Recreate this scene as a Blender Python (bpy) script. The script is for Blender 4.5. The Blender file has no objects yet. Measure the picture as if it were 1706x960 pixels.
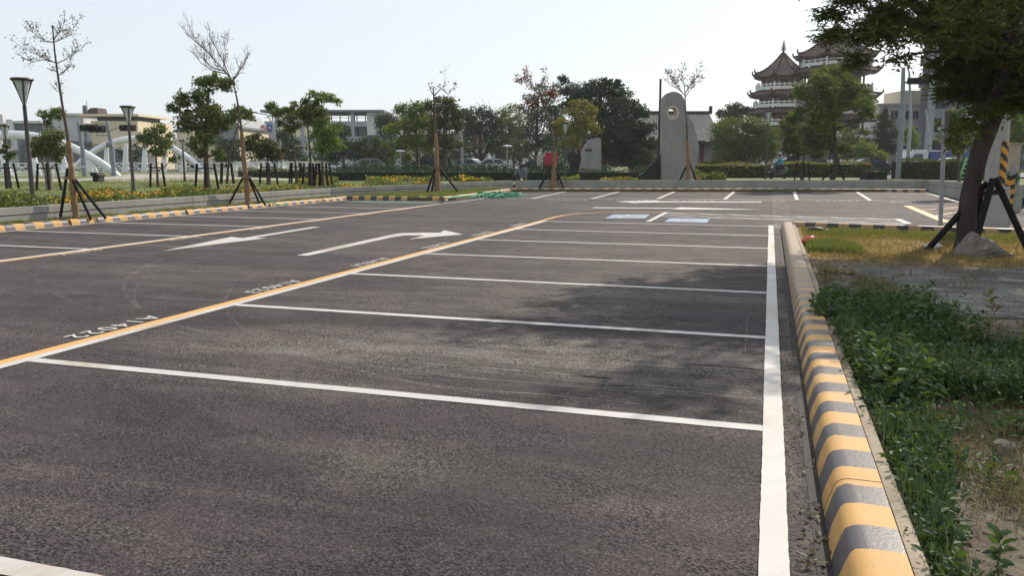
import bpy, bmesh, math, random
import numpy as np
from mathutils import Vector, Matrix

R = math.radians
SC = bpy.context.scene
COL = SC.collection

# ------------------------------------------------------------------ camera, world, sun, exposure
YAW = 0.30543
cd = bpy.data.cameras.new('camera'); cam = bpy.data.objects.new('camera', cd); COL.objects.link(cam)
cd.sensor_width = 36.0; cd.lens = 28.46; cd.clip_start = 0.05; cd.clip_end = 3000
cam.location = (0, 0, 1.5); cam.rotation_euler = (math.pi/2 - 0.15588, 0, YAW)
SC.camera = cam

SUN_EL, SUN_AZ = R(36), math.atan2(0.342, 0.94)      # azimuth measured from +Y towards +X
world = bpy.data.worlds.new("World"); SC.world = world; world.use_nodes = True
nt = world.node_tree; nt.nodes.clear()
sky = nt.nodes.new('ShaderNodeTexSky'); sky.sky_type = 'NISHITA'; sky.sun_disc = False
sky.sun_elevation = SUN_EL; sky.sun_rotation = SUN_AZ
sky.air_density = 1.0; sky.dust_density = 1.5; sky.ozone_density = 1.0; sky.altitude = 0
bg = nt.nodes.new('ShaderNodeBackground'); bg.inputs['Strength'].default_value = 0.15
wo = nt.nodes.new('ShaderNodeOutputWorld')
veil = nt.nodes.new('ShaderNodeMix'); veil.data_type = 'RGBA'          # thin summer haze veil over the clear sky
veil.inputs[0].default_value = 0.78; veil.inputs[7].default_value = (5.8, 6.15, 6.6, 1)
nt.links.new(sky.outputs[0], veil.inputs[6]); nt.links.new(veil.outputs[2], bg.inputs[0]); nt.links.new(bg.outputs[0], wo.inputs[0])
sl = bpy.data.lights.new('sun', 'SUN'); sl.energy = 5.0; sl.angle = R(0.53); sl.color = (1.0, 0.90, 0.77)
so = bpy.data.objects.new('sun', sl); COL.objects.link(so)
sd = Vector((math.sin(SUN_AZ)*math.cos(SUN_EL), math.cos(SUN_AZ)*math.cos(SUN_EL), math.sin(SUN_EL)))
so.rotation_euler = sd.to_track_quat('Z', 'Y').to_euler(); so.location = (20, 40, 40)
SC.view_settings.view_transform = 'Standard'; SC.view_settings.look = 'None'
SC.view_settings.exposure = 0.0; SC.view_settings.gamma = 1.0
SC.view_settings.use_curve_mapping = False
HAZE = 0.00028
SC.cycles.use_denoising = True
SC.cycles.volume_bounces = 0; SC.cycles.max_bounces = 6; SC.cycles.transparent_max_bounces = 6; SC.cycles.diffuse_bounces = 3

# ------------------------------------------------------------------ materials
class NT:
    """small helper for building a node material"""
    def __init__(s, name):
        s.m = bpy.data.materials.new(name); s.m.use_nodes = True
        s.t = s.m.node_tree; s.t.nodes.clear()
        s.out = s.n('ShaderNodeOutputMaterial')
    def n(s, typ, **kw):
        nd = s.t.nodes.new(typ)
        for k, v in kw.items(): setattr(nd, k, v)
        return nd
    def l(s, a, b): s.t.links.new(a, b)
    def pos(s, scale=(1, 1, 1), rot=(0, 0, 0), world=True):
        if world: src = s.n('ShaderNodeNewGeometry').outputs['Position']
        else: src = s.n('ShaderNodeTexCoord').outputs['Object']
        mp = s.n('ShaderNodeMapping'); mp.inputs['Scale'].default_value = scale; mp.inputs['Rotation'].default_value = rot
        s.l(src, mp.inputs[0]); return mp.outputs[0]
    def noise(s, vec, scale, detail=3, rough=.5, dist=0):
        nd = s.n('ShaderNodeTexNoise'); nd.inputs['Scale'].default_value = scale
        nd.inputs['Detail'].default_value = detail; nd.inputs['Roughness'].default_value = rough
        nd.inputs['Distortion'].default_value = dist
        s.l(vec, nd.inputs['Vector']); return nd.outputs['Fac']
    def vor(s, vec, scale, feature='F1', out='Distance'):
        nd = s.n('ShaderNodeTexVoronoi', feature=feature); nd.inputs['Scale'].default_value = scale
        s.l(vec, nd.inputs['Vector']); return nd.outputs[out]
    def ramp(s, fac, stops, interp='LINEAR'):
        nd = s.n('ShaderNodeValToRGB'); cr = nd.color_ramp; cr.interpolation = interp
        while len(cr.elements) < len(stops): cr.elements.new(.5)
        for e, (p, c) in zip(cr.elements, stops):
            e.position = p; e.color = (*c, 1) if len(c) == 3 else c
        s.l(fac, nd.inputs[0]); return nd.outputs['Color']
    def bw(s, fac, a, b):
        return s.ramp(fac, [(a, (0, 0, 0)), (b, (1, 1, 1))])
    def mix(s, fac, a, b, mode='MIX'):
        nd = s.n('ShaderNodeMix', data_type='RGBA', blend_type=mode)
        for sock, v in ((nd.inputs[0], fac), (nd.inputs[6], a), (nd.inputs[7], b)):
            if hasattr(v, 'links'): s.l(v, sock)
            elif isinstance(v, (int, float)): sock.default_value = v
            else: sock.default_value = (*v, 1)
        return nd.outputs[2]
    def math(s, op, a, b=0.0):
        nd = s.n('ShaderNodeMath', operation=op)
        for sock, v in ((nd.inputs[0], a), (nd.inputs[1], b)):
            if hasattr(v, 'links'): s.l(v, sock)
            else: sock.default_value = v
        return nd.outputs[0]
    def bump(s, hgt, strength, dist):
        nd = s.n('ShaderNodeBump'); nd.inputs['Strength'].default_value = strength; nd.inputs['Distance'].default_value = dist
        s.l(hgt, nd.inputs['Height']); return nd.outputs[0]
    def principled(s, color, rough=.8, metal=0, spec=.5, normal=None):
        p = s.n('ShaderNodeBsdfPrincipled')
        for key, v in (('Base Color', color), ('Roughness', rough), ('Metallic', metal), ('Specular IOR Level', spec)):
            sock = p.inputs[key]
            if hasattr(v, 'links'): s.l(v, sock)
            elif isinstance(v, (int, float)): sock.default_value = v
            else: sock.default_value = (*v, 1)
        if normal is not None: s.l(normal, p.inputs['Normal'])
        s.l(p.outputs[0], s.out.inputs[0]); return p

def surf(name, c1, c2=None, scale=4, rough=.8, metal=0, spec=.4, bump=0, bdist=.01, lo=.35, hi=.65, detail=5, world=True):
    k = NT(name); v = k.pos(world=world)
    if c2 is None: c2 = tuple(x*.82 for x in c1)
    n = k.noise(v, scale, detail, .6)
    col = k.ramp(n, [(lo, c1), (hi, c2)])
    nm = k.bump(k.noise(v, scale*8, 3, .6), bump, bdist) if bump else None
    k.principled(col, rough, metal, spec, nm); return k.m

def leaf_mat(name, cols, trans=.35, rough=.55):
    k = NT(name)
    g = k.n('ShaderNodeNewGeometry'); r = g.outputs['Random Per Island']
    n = k.noise(k.pos(), .9, 2)
    f = k.math('ADD', k.math('MULTIPLY', r, .65), k.math('MULTIPLY', n, .4))
    st = [(i/(len(cols)-1)*.85+.08, c) for i, c in enumerate(cols)]
    col = k.ramp(f, st)
    d = k.n('ShaderNodeBsdfDiffuse'); k.l(col, d.inputs[0])
    t = k.n('ShaderNodeBsdfTranslucent'); k.l(k.mix(1.0, col, (1.25, 1.2, .55), 'MULTIPLY'), t.inputs[0])
    m1 = k.n('ShaderNodeMixShader'); m1.inputs[0].default_value = trans
    k.l(d.outputs[0], m1.inputs[1]); k.l(t.outputs[0], m1.inputs[2])
    gl = k.n('ShaderNodeBsdfGlossy'); gl.inputs['Roughness'].default_value = rough; gl.inputs[0].default_value = (.8, .85, .9, 1)
    m2 = k.n('ShaderNodeMixShader'); m2.inputs[0].default_value = .035
    k.l(m1.outputs[0], m2.inputs[1]); k.l(gl.outputs[0], m2.inputs[2])
    k.l(m2.outputs[0], k.out.inputs[0]); return k.m

def asphalt_mat():
    k = NT('asphalt'); v = k.pos()
    big = k.noise(v, .22, 5, .6, .4)
    col = k.ramp(big, [(.3, (.047, .0365, .038)), (.5, (.068, .054, .055)), (.72, (.104, .085, .083))])
    # fresh dark mottling between roller passes
    mot = k.noise(k.pos((.5, 1.6, 1)), 1.1, 6, .65, .8)
    col = k.mix(k.math('MULTIPLY', k.bw(mot, .42, .66), .62), col, (.034, .031, .032))
    # dusty sweep marks running across the bays
    sw = k.noise(k.pos((.10, 1.0, 1), (0, 0, R(-4))), 1.3, 7, .7, .6)
    col = k.mix(k.math('MULTIPLY', k.bw(sw, .50, .68), .62), col, (.150, .131, .115))
    sx = k.n('ShaderNodeSeparateXYZ'); k.l(k.n('ShaderNodeNewGeometry').outputs['Position'], sx.inputs[0])
    X, Y = sx.outputs[0], sx.outputs[1]
    wob = k.math('MULTIPLY', k.math('SUBTRACT', k.noise(k.pos((.35, .35, 1)), 1.0, 3), .5), 1.3)
    def blob(cx, cy, rx, ry):
        a = k.math('POWER', k.math('DIVIDE', k.math('SUBTRACT', X, cx), rx), 2)
        b = k.math('POWER', k.math('DIVIDE', k.math('ADD', k.math('SUBTRACT', Y, cy), wob), ry), 2)
        return k.math('MAXIMUM', k.math('SUBTRACT', 1.0, k.math('ADD', a, b)), 0.0)
    fine = k.noise(k.pos((.25, 1.4, 1)), 3.0, 6, .7)
    fm = k.bw(fine, .35, .66)
    for (cx, cy, rx, ry, s) in ((-2.0, 5.9, 2.7, 1.0, 1.2), (-3.2, 4.5, 1.3, .45, .9), (-1.7, 9.2, 3.0, 1.4, .6), (-2.2, 13.5, 2.6, 3.0, .6),
                                (-4.1, 5.5, 1.3, .6, .8), (-1.75, 3.55, .5, .5, .5), (-8, 9, 3, .8, .5), (-7.5, 13, 2.5, 1.2, .4), (-3.0, 7.9, 2.2, .5, .7)):
        col = k.mix(k.math('MINIMUM', k.math('MULTIPLY', k.math('MULTIPLY', blob(cx, cy, rx, ry), fm), s), .8), col, (.190, .166, .145))
    # darker bands of fresh bitumen left by the roller
    for (cx, cy, rx, ry, s) in ((-1.0, 5.05, 1.7, .30, 1.0), (-.7, 3.6, 1.3, 1.2, .6), (-2.4, 7.0, 3.0, .5, .5), (-3.2, 3.6, 1.4, .7, .5), (-1.2, 2.6, 1.2, .5, .5)):
        col = k.mix(k.math('MINIMUM', k.math('MULTIPLY', k.math('MULTIPLY', blob(cx, cy, rx, ry), k.bw(mot, .3, .55)), s), .85), col, (.030, .027, .028))
    # curved tyre scuffs: thin rings of big circles, broken up by noise
    for (cx, cy, rad, w, y0) in ((-1.4, 13.2, 8.05, .035, 5.1), (-1.2, 12.4, 7.55, .02, 4.8), (-2.6, 15.6, 9.9, .03, 5.6), (-.4, 11.0, 6.35, .022, 4.6), (-6.5, 17.0, 9.0, .04, 8), (-8.4, 2.0, 9.0, .04, 11)):
        dx = k.math('SUBTRACT', X, cx); dy = k.math('SUBTRACT', Y, cy)
        rr = k.math('SQRT', k.math('ADD', k.math('MULTIPLY', dx, dx), k.math('MULTIPLY', dy, dy)))
        ring = k.math('MAXIMUM', k.math('SUBTRACT', 1.0, k.math('DIVIDE', k.math('ABSOLUTE', k.math('SUBTRACT', rr, rad)), w)), 0.0)
        ring = k.math('MULTIPLY', ring, k.bw(k.noise(k.pos((.5, .5, 1)), 1.3, 5, .7), .42, .6))
        col = k.mix(k.math('MULTIPLY', ring, .5), col, (.21, .19, .17))
    # sand in the gutter beside the kerb
    gut = k.math('MULTIPLY', k.bw(X, .13, .16), k.bw(k.noise(k.pos((3, .7, 1)), 1.0, 5, .65), .42, .62))
    gut = k.math('MULTIPLY', gut, k.math('SUBTRACT', 1.0, k.bw(X, .6, .7)))
    col = k.mix(k.math('MULTIPLY', gut, .6), col, (.20, .175, .145))
    # stones
    vc = k.n('ShaderNodeTexVoronoi'); vc.inputs['Scale'].default_value = 130
    k.l(v, vc.inputs['Vector'])
    sep = k.n('ShaderNodeSeparateColor'); k.l(vc.outputs['Color'], sep.inputs[0])
    st = k.ramp(sep.outputs[0], [(0, (.12, .12, .12)), (.5, (.85, .85, .85)), (.85, (1.3, 1.28, 1.25)), (1, (2.3, 2.25, 2.15))])
    near = k.noise(k.pos(), 1.4, 4, .6)
    col = k.mix(k.math('ADD', k.math('MULTIPLY', k.bw(near, .3, .7), .35), .65), col, k.mix(1.0, col, st, 'MULTIPLY'))
    pit = k.vor(v, 52)
    pm = k.bw(pit, .28, .55)
    pn = k.bw(k.noise(k.pos(), 1.6, 7, .78), .42, .56)
    pitf = k.math('MULTIPLY', k.math('SUBTRACT', 1.0, pm), pn)
    col = k.mix(k.math('MULTIPLY', pitf, .92), col, (.010, .009, .010))
    speck = k.bw(k.noise(v, 60, 2, .5), .74, .78)
    col = k.mix(k.math('MULTIPLY', speck, .25), col, (.42, .39, .35))
    h = k.math('SUBTRACT', k.math('ADD', k.math('MULTIPLY', vc.outputs['Distance'], .5), k.noise(v, 230, 2)), k.math('MULTIPLY', pitf, 1.2))
    k.principled(col, .82, 0, .28, k.bump(h, .8, .006)); return k.m

def paint_mat(name, c, dirt, wear=.25, stain=False):
    k = NT(name); v = k.pos()
    n = k.noise(v, 1.4, 6, .65); col = k.ramp(n, [(.35, c), (.75, tuple(x*.86 for x in c))])
    d = k.bw(k.noise(k.pos((1, .6, 1)), .9, 6, .7, .7), .52, .66)
    col = k.mix(k.math('MULTIPLY', d, wear), col, dirt)
    if stain:                                                # sandy wash marks where water dries along the kerb side line
        sp = k.n('ShaderNodeSeparateXYZ'); k.l(k.n('ShaderNodeNewGeometry').outputs['Position'], sp.inputs[0])
        g = k.math('MULTIPLY', k.bw(sp.outputs[0], -.01, .02), k.math('MULTIPLY', k.bw(sp.outputs[1], 3.1, 3.7), k.math('SUBTRACT', 1.0, k.bw(sp.outputs[1], 7.5, 9.5))))
        e = k.noise(k.pos((2.2, 1.1, 1)), 1.6, 3, .5, 1.2)
        col = k.mix(k.math('MULTIPLY', k.math('MULTIPLY', k.bw(e, .47, .50), .62), g), col, (.44, .36, .265))
        col = k.mix(k.math('MULTIPLY', k.math('MULTIPLY', k.bw(k.noise(k.pos((2, 1, 1)), 2.3, 3, .5, 1), .55, .57), .5), g), col, (.36, .39, .40))
    ch = k.bw(k.noise(v, 75, 3, .65), .66, .72)
    col = k.mix(k.math('MULTIPLY', ch, .5), col, (.12, .11, .105))
    k.principled(col, .6, 0, .4, k.bump(k.noise(v, 160, 2), .35, .003)); return k.m

def kerb_paint(name, c, dirt, rough):
    k = NT(name); v = k.pos()
    col = k.ramp(k.noise(v, 2.0, 6, .65), [(.3, c), (.7, tuple(x*.82 for x in c))])
    col = k.mix(k.math('MULTIPLY', k.bw(k.noise(k.pos((1, .5, 2.5)), 3.2, 7, .72, .6), .52, .68), .45), col, dirt)
    col = k.mix(k.math('MULTIPLY', k.bw(k.noise(v, 26, 5, .75), .62, .68), .8), col, (.19, .17, .145))
    sp = k.n('ShaderNodeSeparateXYZ'); k.l(k.n('ShaderNodeNewGeometry').outputs['Position'], sp.inputs[0])
    foot = k.math('MULTIPLY', k.math('SUBTRACT', 1.0, k.bw(sp.outputs[2], .01, .075)), k.bw(k.noise(v, 5, 5, .7), .35, .6))      # splash dirt along the foot
    col = k.mix(k.math('MULTIPLY', foot, .65), col, (.13, .11, .09))
    far = k.math('MULTIPLY', k.bw(k.math('MULTIPLY', sp.outputs[1], .05), .30, .50), k.bw(sp.outputs[0], 0, .1))      # paint blends to a greyish tan towards the far end
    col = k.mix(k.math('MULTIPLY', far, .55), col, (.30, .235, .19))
    sc = k.bw(k.noise(k.pos((30, 1.5, 8)), 1.0, 4, .6), .66, .72)
    col = k.mix(k.math('MULTIPLY', sc, .45), col, tuple(min(x*1.5+.06, .8) for x in c))
    k.principled(col, rough, 0, .4, k.bump(k.noise(v, 60, 4, .65), .35, .004)); return k.m

def stained_mat(name, c1, c2, c3, scale=1.2, rough=.85, bump=.3, streak=False):
    k = NT(name); v = k.pos()
    col = k.ramp(k.noise(v, scale, 7, .65), [(.32, c1), (.68, c2)])
    s = k.noise(k.pos((3, 3, .35) if streak else (1, 1, 1)), scale*1.7, 6, .7, .5)
    col = k.mix(k.math('MULTIPLY', k.bw(s, .52, .70), .6), col, c3)
    col = k.mix(.35, col, k.mix(1.0, col, k.ramp(k.noise(v, 70, 3, .7), [(.3, (.6, .6, .6)), (.7, (1.35, 1.35, 1.35))]), 'MULTIPLY'))
    k.principled(col, rough, 0, .3, k.bump(k.noise(v, 45, 4, .65), bump, .006)); return k.m

M = {}
M['asphalt'] = asphalt_mat()
M['white_paint'] = paint_mat('white_road_paint', (.52, .505, .48), (.38, .30, .215), .8, True)
M['orange_paint'] = paint_mat('orange_road_paint', (.66, .36, .10), (.50, .38, .22), .35)
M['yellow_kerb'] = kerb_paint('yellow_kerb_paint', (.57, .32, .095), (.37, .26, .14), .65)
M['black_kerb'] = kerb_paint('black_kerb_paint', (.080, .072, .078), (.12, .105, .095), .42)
M['far_black'] = surf('far_black_paint', (.05, .047, .05), (.03, .03, .032), 6, .5, 0, .5)
M['rust_kerb'] = surf('weathered_kerb_end', (.36, .19, .04), (.12, .06, .02), 9, .85)
M['blue_paint'] = paint_mat('blue_road_paint', (.24, .31, .46), (.26, .25, .27), .9)
M['concrete'] = stained_mat('grey_concrete', (.34, .34, .30), (.24, .24, .22), (.15, .16, .12), .8, .9, .35, True)
M['plinth'] = stained_mat('sandy_concrete', (.40, .34, .26), (.27, .23, .17), (.16, .15, .10), 2.5, .9, .6)
M['pale_concrete'] = stained_mat('pale_concrete', (.46, .45, .42), (.36, .35, .33), (.27, .26, .24), 1.0, .85, .2, True)
def slab_mat():
    k = NT('old_slab'); v = k.pos()
    col = k.ramp(k.noise(v, 1.3, 8, .72), [(.34, (.070, .067, .063)), (.5, (.125, .119, .11)), (.66, (.20, .19, .17))])
    col = k.mix(k.math('MULTIPLY', k.bw(k.noise(k.pos((.7, 2.2, 1), (0, 0, .3)), 1.5, 8, .75, .8), .52, .64), .8), col, (.40, .36, .30))
    col = k.mix(k.math('MULTIPLY', k.bw(k.noise(k.pos((1, 1, 1), (0, 0, 1.1)), 4.0, 8, .8, 1.5), .58, .68), .7), col, (.05, .045, .04))
    col = k.mix(.7, col, k.mix(1.0, col, k.ramp(k.noise(v, 40, 5, .8), [(.3, (.45, .45, .45)), (.7, (1.5, 1.5, 1.5))]), 'MULTIPLY'))
    k.principled(col, .92, 0, .25, k.bump(k.noise(v, 18, 8, .75), .9, .02)); return k.m
M['slab'] = slab_mat()
M['stone'] = stained_mat('monument_stone', (.285, .272, .268), (.225, .215, .212), (.165, .158, .156), .7, .85, .6, True)
M['stone_edge'] = surf('cut_stone', (.50, .45, .36), (.38, .34, .28), 5, .8)
M['rock'] = stained_mat('rock', (.21, .185, .155), (.12, .105, .09), (.28, .25, .20), 2.2, .95, 1.0)
M['steel_dark'] = surf('weathered_steel', (.030, .025, .024), (.018, .015, .015), 3, .8)
M['black_post'] = surf('black_stake', (.011, .010, .011), (.018, .016, .017), 6, .75, 0, .15)
M['lamp_pole'] = surf('brown_metal', (.065, .052, .048), (.045, .038, .036), 3, .45, .2)
M['galv'] = surf('galvanised', (.36, .37, .38), (.28, .29, .30), 2, .5, .4)
M['grey_paint'] = surf('grey_pole_paint', (.22, .24, .27), (.18, .195, .22), 2, .5, .1)
M['white_metal'] = surf('white_metal', (.78, .79, .80), (.66, .67, .69), .8, .4)
M['white_wall'] = surf('white_stone', (.72, .72, .70), (.58, .58, .56), 1.5, .8)
M['bark'] = stained_mat('bark', (.115, .088, .066), (.062, .048, .038), (.17, .14, .105), 3, .95, 1.0, True)
M['dark_bark'] = stained_mat('dark_bark', (.062, .050, .042), (.034, .028, .024), (.095, .08, .066), 4, .95, 1.0, True)
M['pale_bark'] = stained_mat('pale_bark', (.34, .30, .24), (.22, .19, .15), (.14, .12, .1), 3, .95, .6, True)
M['burlap'] = stained_mat('burlap', (.27, .165, .085), (.17, .10, .052), (.34, .22, .12), 5, .95, 1.0)
M['twig'] = surf('twig', (.17, .13, .10), (.12, .09, .07), 6, .9)
M['leaf_mid'] = leaf_mat('leaf_mid', [(.055, .080, .020), (.100, .135, .030), (.155, .185, .045)])
M['leaf_light'] = leaf_mat('leaf_light', [(.075, .120, .024), (.125, .185, .034), (.195, .240, .050)], .42)
M['leaf_yellow'] = leaf_mat('leaf_yellow', [(.095, .105, .022), (.170, .170, .032), (.235, .215, .045)], .4)
M['leaf_dark'] = leaf_mat('leaf_dark', [(.014, .028, .011), (.024, .046, .016), (.042, .070, .023)], .25)
M['leaf_olive'] = leaf_mat('leaf_olive', [(.038, .050, .016), (.072, .085, .024), (.115, .115, .034)], .35)
M['leaf_near'] = leaf_mat('leaf_near', [(.048, .068, .016), (.085, .115, .026), (.145, .172, .042)], .55)
M['leaf_brown'] = leaf_mat('leaf_brown', [(.10, .035, .020), (.16, .065, .032), (.20, .10, .05)], .3)
M['leaf_dry'] = leaf_mat('leaf_dry', [(.12, .095, .06), (.16, .13, .08), (.11, .12, .05)], .2)
M['weed'] = leaf_mat('weed_leaf', [(.021, .044, .014), (.038, .076, .021), (.068, .115, .031), (.13, .165, .055)], .35)
M['weed_dry'] = leaf_mat('weed_dry', [(.10, .075, .035), (.16, .12, .055), (.12, .13, .04), (.22, .17, .09)], .3)
M['grass_blade'] = leaf_mat('grass_blade', [(.13, .125, .04), (.21, .165, .06), (.29, .205, .09), (.34, .25, .12)], .4)
M['strip_grass'] = leaf_mat('strip_grass', [(.09, .14, .028), (.14, .18, .042), (.21, .19, .07)], .4)
M['flower'] = leaf_mat('flower', [(.62, .33, .02), (.75, .45, .03), (.60, .22, .02)], .3)
M['hedge_core'] = surf('hedge_core', (.012, .02, .008), (.02, .03, .012), 5, .95)
M['glass'] = surf('window_glass', (.035, .045, .055), (.05, .06, .07), .3, .12, 0, .6)
M['dark_room'] = surf('dark_opening', (.03, .033, .038), (.05, .055, .06), .4, .8)
M['tyre'] = surf('tyre', (.018, .018, .018), (.025, .025, .025), 8, .8)

# ------------------------------------------------------------------ geometry helpers
class MB:
    def __init__(s): s.v = []; s.f = []; s.mi = []
    def add(s, vs, fs, mi=0):
        o = len(s.v); s.v += [tuple(p) for p in vs]
        s.f += [tuple(i+o for i in f) for f in fs]; s.mi += [mi]*len(fs); return s
    def box(s, x0, x1, y0, y1, z0, z1, mi=0):
        v = [(x0,y0,z0),(x1,y0,z0),(x1,y1,z0),(x0,y1,z0),(x0,y0,z1),(x1,y0,z1),(x1,y1,z1),(x0,y1,z1)]
        return s.add(v, [(0,3,2,1),(4,5,6,7),(0,1,5,4),(1,2,6,5),(2,3,7,6),(3,0,4,7)], mi)
    def cbox(s, c, sx, sy, sz, mi=0, rz=0):
        m = Matrix.Rotation(rz, 3, 'Z'); q = []
        for dz in (-.5, .5):
            for dx, dy in ((-.5,-.5),(.5,-.5),(.5,.5),(-.5,.5)): q.append(Vector(c)+m@Vector((dx*sx, dy*sy, dz*sz)))
        return s.add(q, [(0,3,2,1),(4,5,6,7),(0,1,5,4),(1,2,6,5),(2,3,7,6),(3,0,4,7)], mi)
    def tube(s, pts, rad, n=8, mi=0, cap=True):
        pts = [Vector(p) for p in pts]; m = len(pts)
        if isinstance(rad, (int, float)): rad = [rad]*m
        rings = []; up = None
        for i, p in enumerate(pts):
            d = (pts[min(i+1, m-1)]-pts[max(i-1, 0)])
            if d.length < 1e-9: d = Vector((0,0,1))
            d.normalize()
            if up is None:
                up = Vector((1,0,0)) if abs(d.x) < .9 else Vector((0,1,0))
            a = (up-d*up.dot(d))
            if a.length < 1e-6: a = d.orthogonal()
            a.normalize(); b = d.cross(a); up = a
            rings.append([p+(a*math.cos(t)+b*math.sin(t))*rad[i] for t in [2*math.pi*k/n for k in range(n)]])
        vs = [q for r in rings for q in r]; fs = []
        for i in range(m-1):
            for k in range(n):
                fs.append((i*n+k, i*n+(k+1)%n, (i+1)*n+(k+1)%n, (i+1)*n+k))
        if cap: fs.append(tuple(range(n-1, -1, -1))); fs.append(tuple((m-1)*n+k for k in range(n)))
        return s.add(vs, fs, mi)
    def prism(s, out, a, b, axis='y', mi=0):
        """closed outline [(u,w)] extruded between a and b along an axis; u,w are the other two axes in order"""
        def P(u, w, t): return (u, t, w) if axis == 'y' else ((t, u, w) if axis == 'x' else (u, w, t))
        n = len(out); vs = [P(u, w, a) for u, w in out]+[P(u, w, b) for u, w in out]
        fs = [(i, (i+1)%n, n+(i+1)%n, n+i) for i in range(n)]+[tuple(range(n-1, -1, -1)), tuple(range(n, 2*n))]
        return s.add(vs, fs, mi)
    def lathe(s, prof, n=16, c=(0,0,0), mi=0, a0=0):
        vs = []; m = len(prof)
        for r, z in prof:
            for k in range(n):
                t = a0+2*math.pi*k/n; vs.append((c[0]+r*math.cos(t), c[1]+r*math.sin(t), c[2]+z))
        fs = [(i*n+k, i*n+(k+1)%n, (i+1)*n+(k+1)%n, (i+1)*n+k) for i in range(m-1) for k in range(n)]
        if prof[0][0] > 1e-6: fs.append(tuple(range(n-1, -1, -1)))
        if prof[-1][0] > 1e-6: fs.append(tuple((m-1)*n+k for k in range(n)))
        return s.add(vs, fs, mi)
    def poly(s, pts, z=None, mi=0):
        vs = [(p[0], p[1], z) if z is not None else p for p in pts]
        a = sum(vs[i][0]*vs[(i+1)%len(vs)][1]-vs[(i+1)%len(vs)][0]*vs[i][1] for i in range(len(vs)))
        if z is not None and a < 0: vs.reverse()
        return s.add(vs, [tuple(range(len(vs)))], mi)
    def strip(s, pts, w, z, mi=0):
        """flat band of width w following pts"""
        m = len(pts); L = []; Rr = []
        for i in range(m):
            a = Vector(pts[max(i-1, 0)]); b = Vector(pts[min(i+1, m-1)]); d = (b-a).normalized(); nrm = Vector((-d.y, d.x))
            L.append(Vector(pts[i])+nrm*w/2); Rr.append(Vector(pts[i])-nrm*w/2)
        for i in range(m-1): s.add([(*Rr[i], z), (*Rr[i+1], z), (*L[i+1], z), (*L[i], z)], [(0,1,2,3)], mi)
        return s

def link_mesh(name, me, parent=None, loc=None):
    o = bpy.data.objects.new(name, me); COL.objects.link(o)
    if parent is not None: o.parent = parent
    if loc is not None: o.location = loc
    return o

def build(mb, name, mats, parent=None, smooth=False, loc=None, bevel=0):
    me = bpy.data.meshes.new(name); me.from_pydata(mb.v, [], mb.f)
    if not isinstance(mats, (list, tuple)): mats = [mats]
    for m in mats: me.materials.append(M[m] if isinstance(m, str) else m)
    if len(mats) > 1: me.polygons.foreach_set('material_index', mb.mi)
    if smooth: me.polygons.foreach_set('use_smooth', [True]*len(mb.f))
    bm = bmesh.new(); bm.from_mesh(me); bmesh.ops.recalc_face_normals(bm, faces=bm.faces)
    if bevel: bmesh.ops.bevel(bm, geom=[e for e in bm.edges if e.calc_face_angle(0) > .5], offset=bevel, segments=2, affect='EDGES', clamp_overlap=True)
    bm.to_mesh(me); bm.free(); me.update()
    if smooth:
        try: me.set_sharp_from_angle(angle=R(40))
        except Exception: pass
    return link_mesh(name, me, parent, loc)

def tag(o, label, cat, group=None, kind=None):
    if label: o['label'] = label
    if cat: o['category'] = cat
    if group: o['group'] = group
    if kind: o['kind'] = kind
    return o
def thing(name, label, cat, loc=(0,0,0), rz=0, group=None):
    o = bpy.data.objects.new(name, None); o.empty_display_size = .2; COL.objects.link(o)
    o.location = loc; o.rotation_euler = (0, 0, rz); return tag(o, label, cat, group)
def struct(mb, name, mats, **kw):
    o = build(mb, name, mats, **kw); o['kind'] = 'structure'; return o
def dup(root, loc, rz, label, group=None):
    r = root.copy(); COL.objects.link(r); r.location = loc; r.rotation_euler = (0, 0, rz); r['label'] = label
    if group: r['group'] = group
    for ch in list(root.children):
        c = ch.copy(); COL.objects.link(c); c.parent = r
        for g in list(ch.children):
            d = g.copy(); COL.objects.link(d); d.parent = c
    return r

# ---------------- leaves: many small folded leaf faces in one mesh
def mesh_np(name, V, F, mats, parent=None, mi=None, loc=None):
    me = bpy.data.meshes.new(name); V = np.asarray(V, np.float32); F = np.asarray(F, np.int32)
    k = F.shape[1]; me.vertices.add(len(V)); me.vertices.foreach_set('co', V.ravel())
    me.loops.add(F.size); me.loops.foreach_set('vertex_index', F.ravel())
    me.polygons.add(len(F)); me.polygons.foreach_set('loop_start', np.arange(0, F.size, k, dtype=np.int32))
    me.polygons.foreach_set('loop_total', np.full(len(F), k, np.int32))
    for m in (mats if isinstance(mats, (list, tuple)) else [mats]): me.materials.append(M[m])
    if mi is not None: me.polygons.foreach_set('material_index', np.asarray(mi, np.int32))
    me.update(calc_edges=True); me.validate()
    return link_mesh(name, me, parent, loc)

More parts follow.
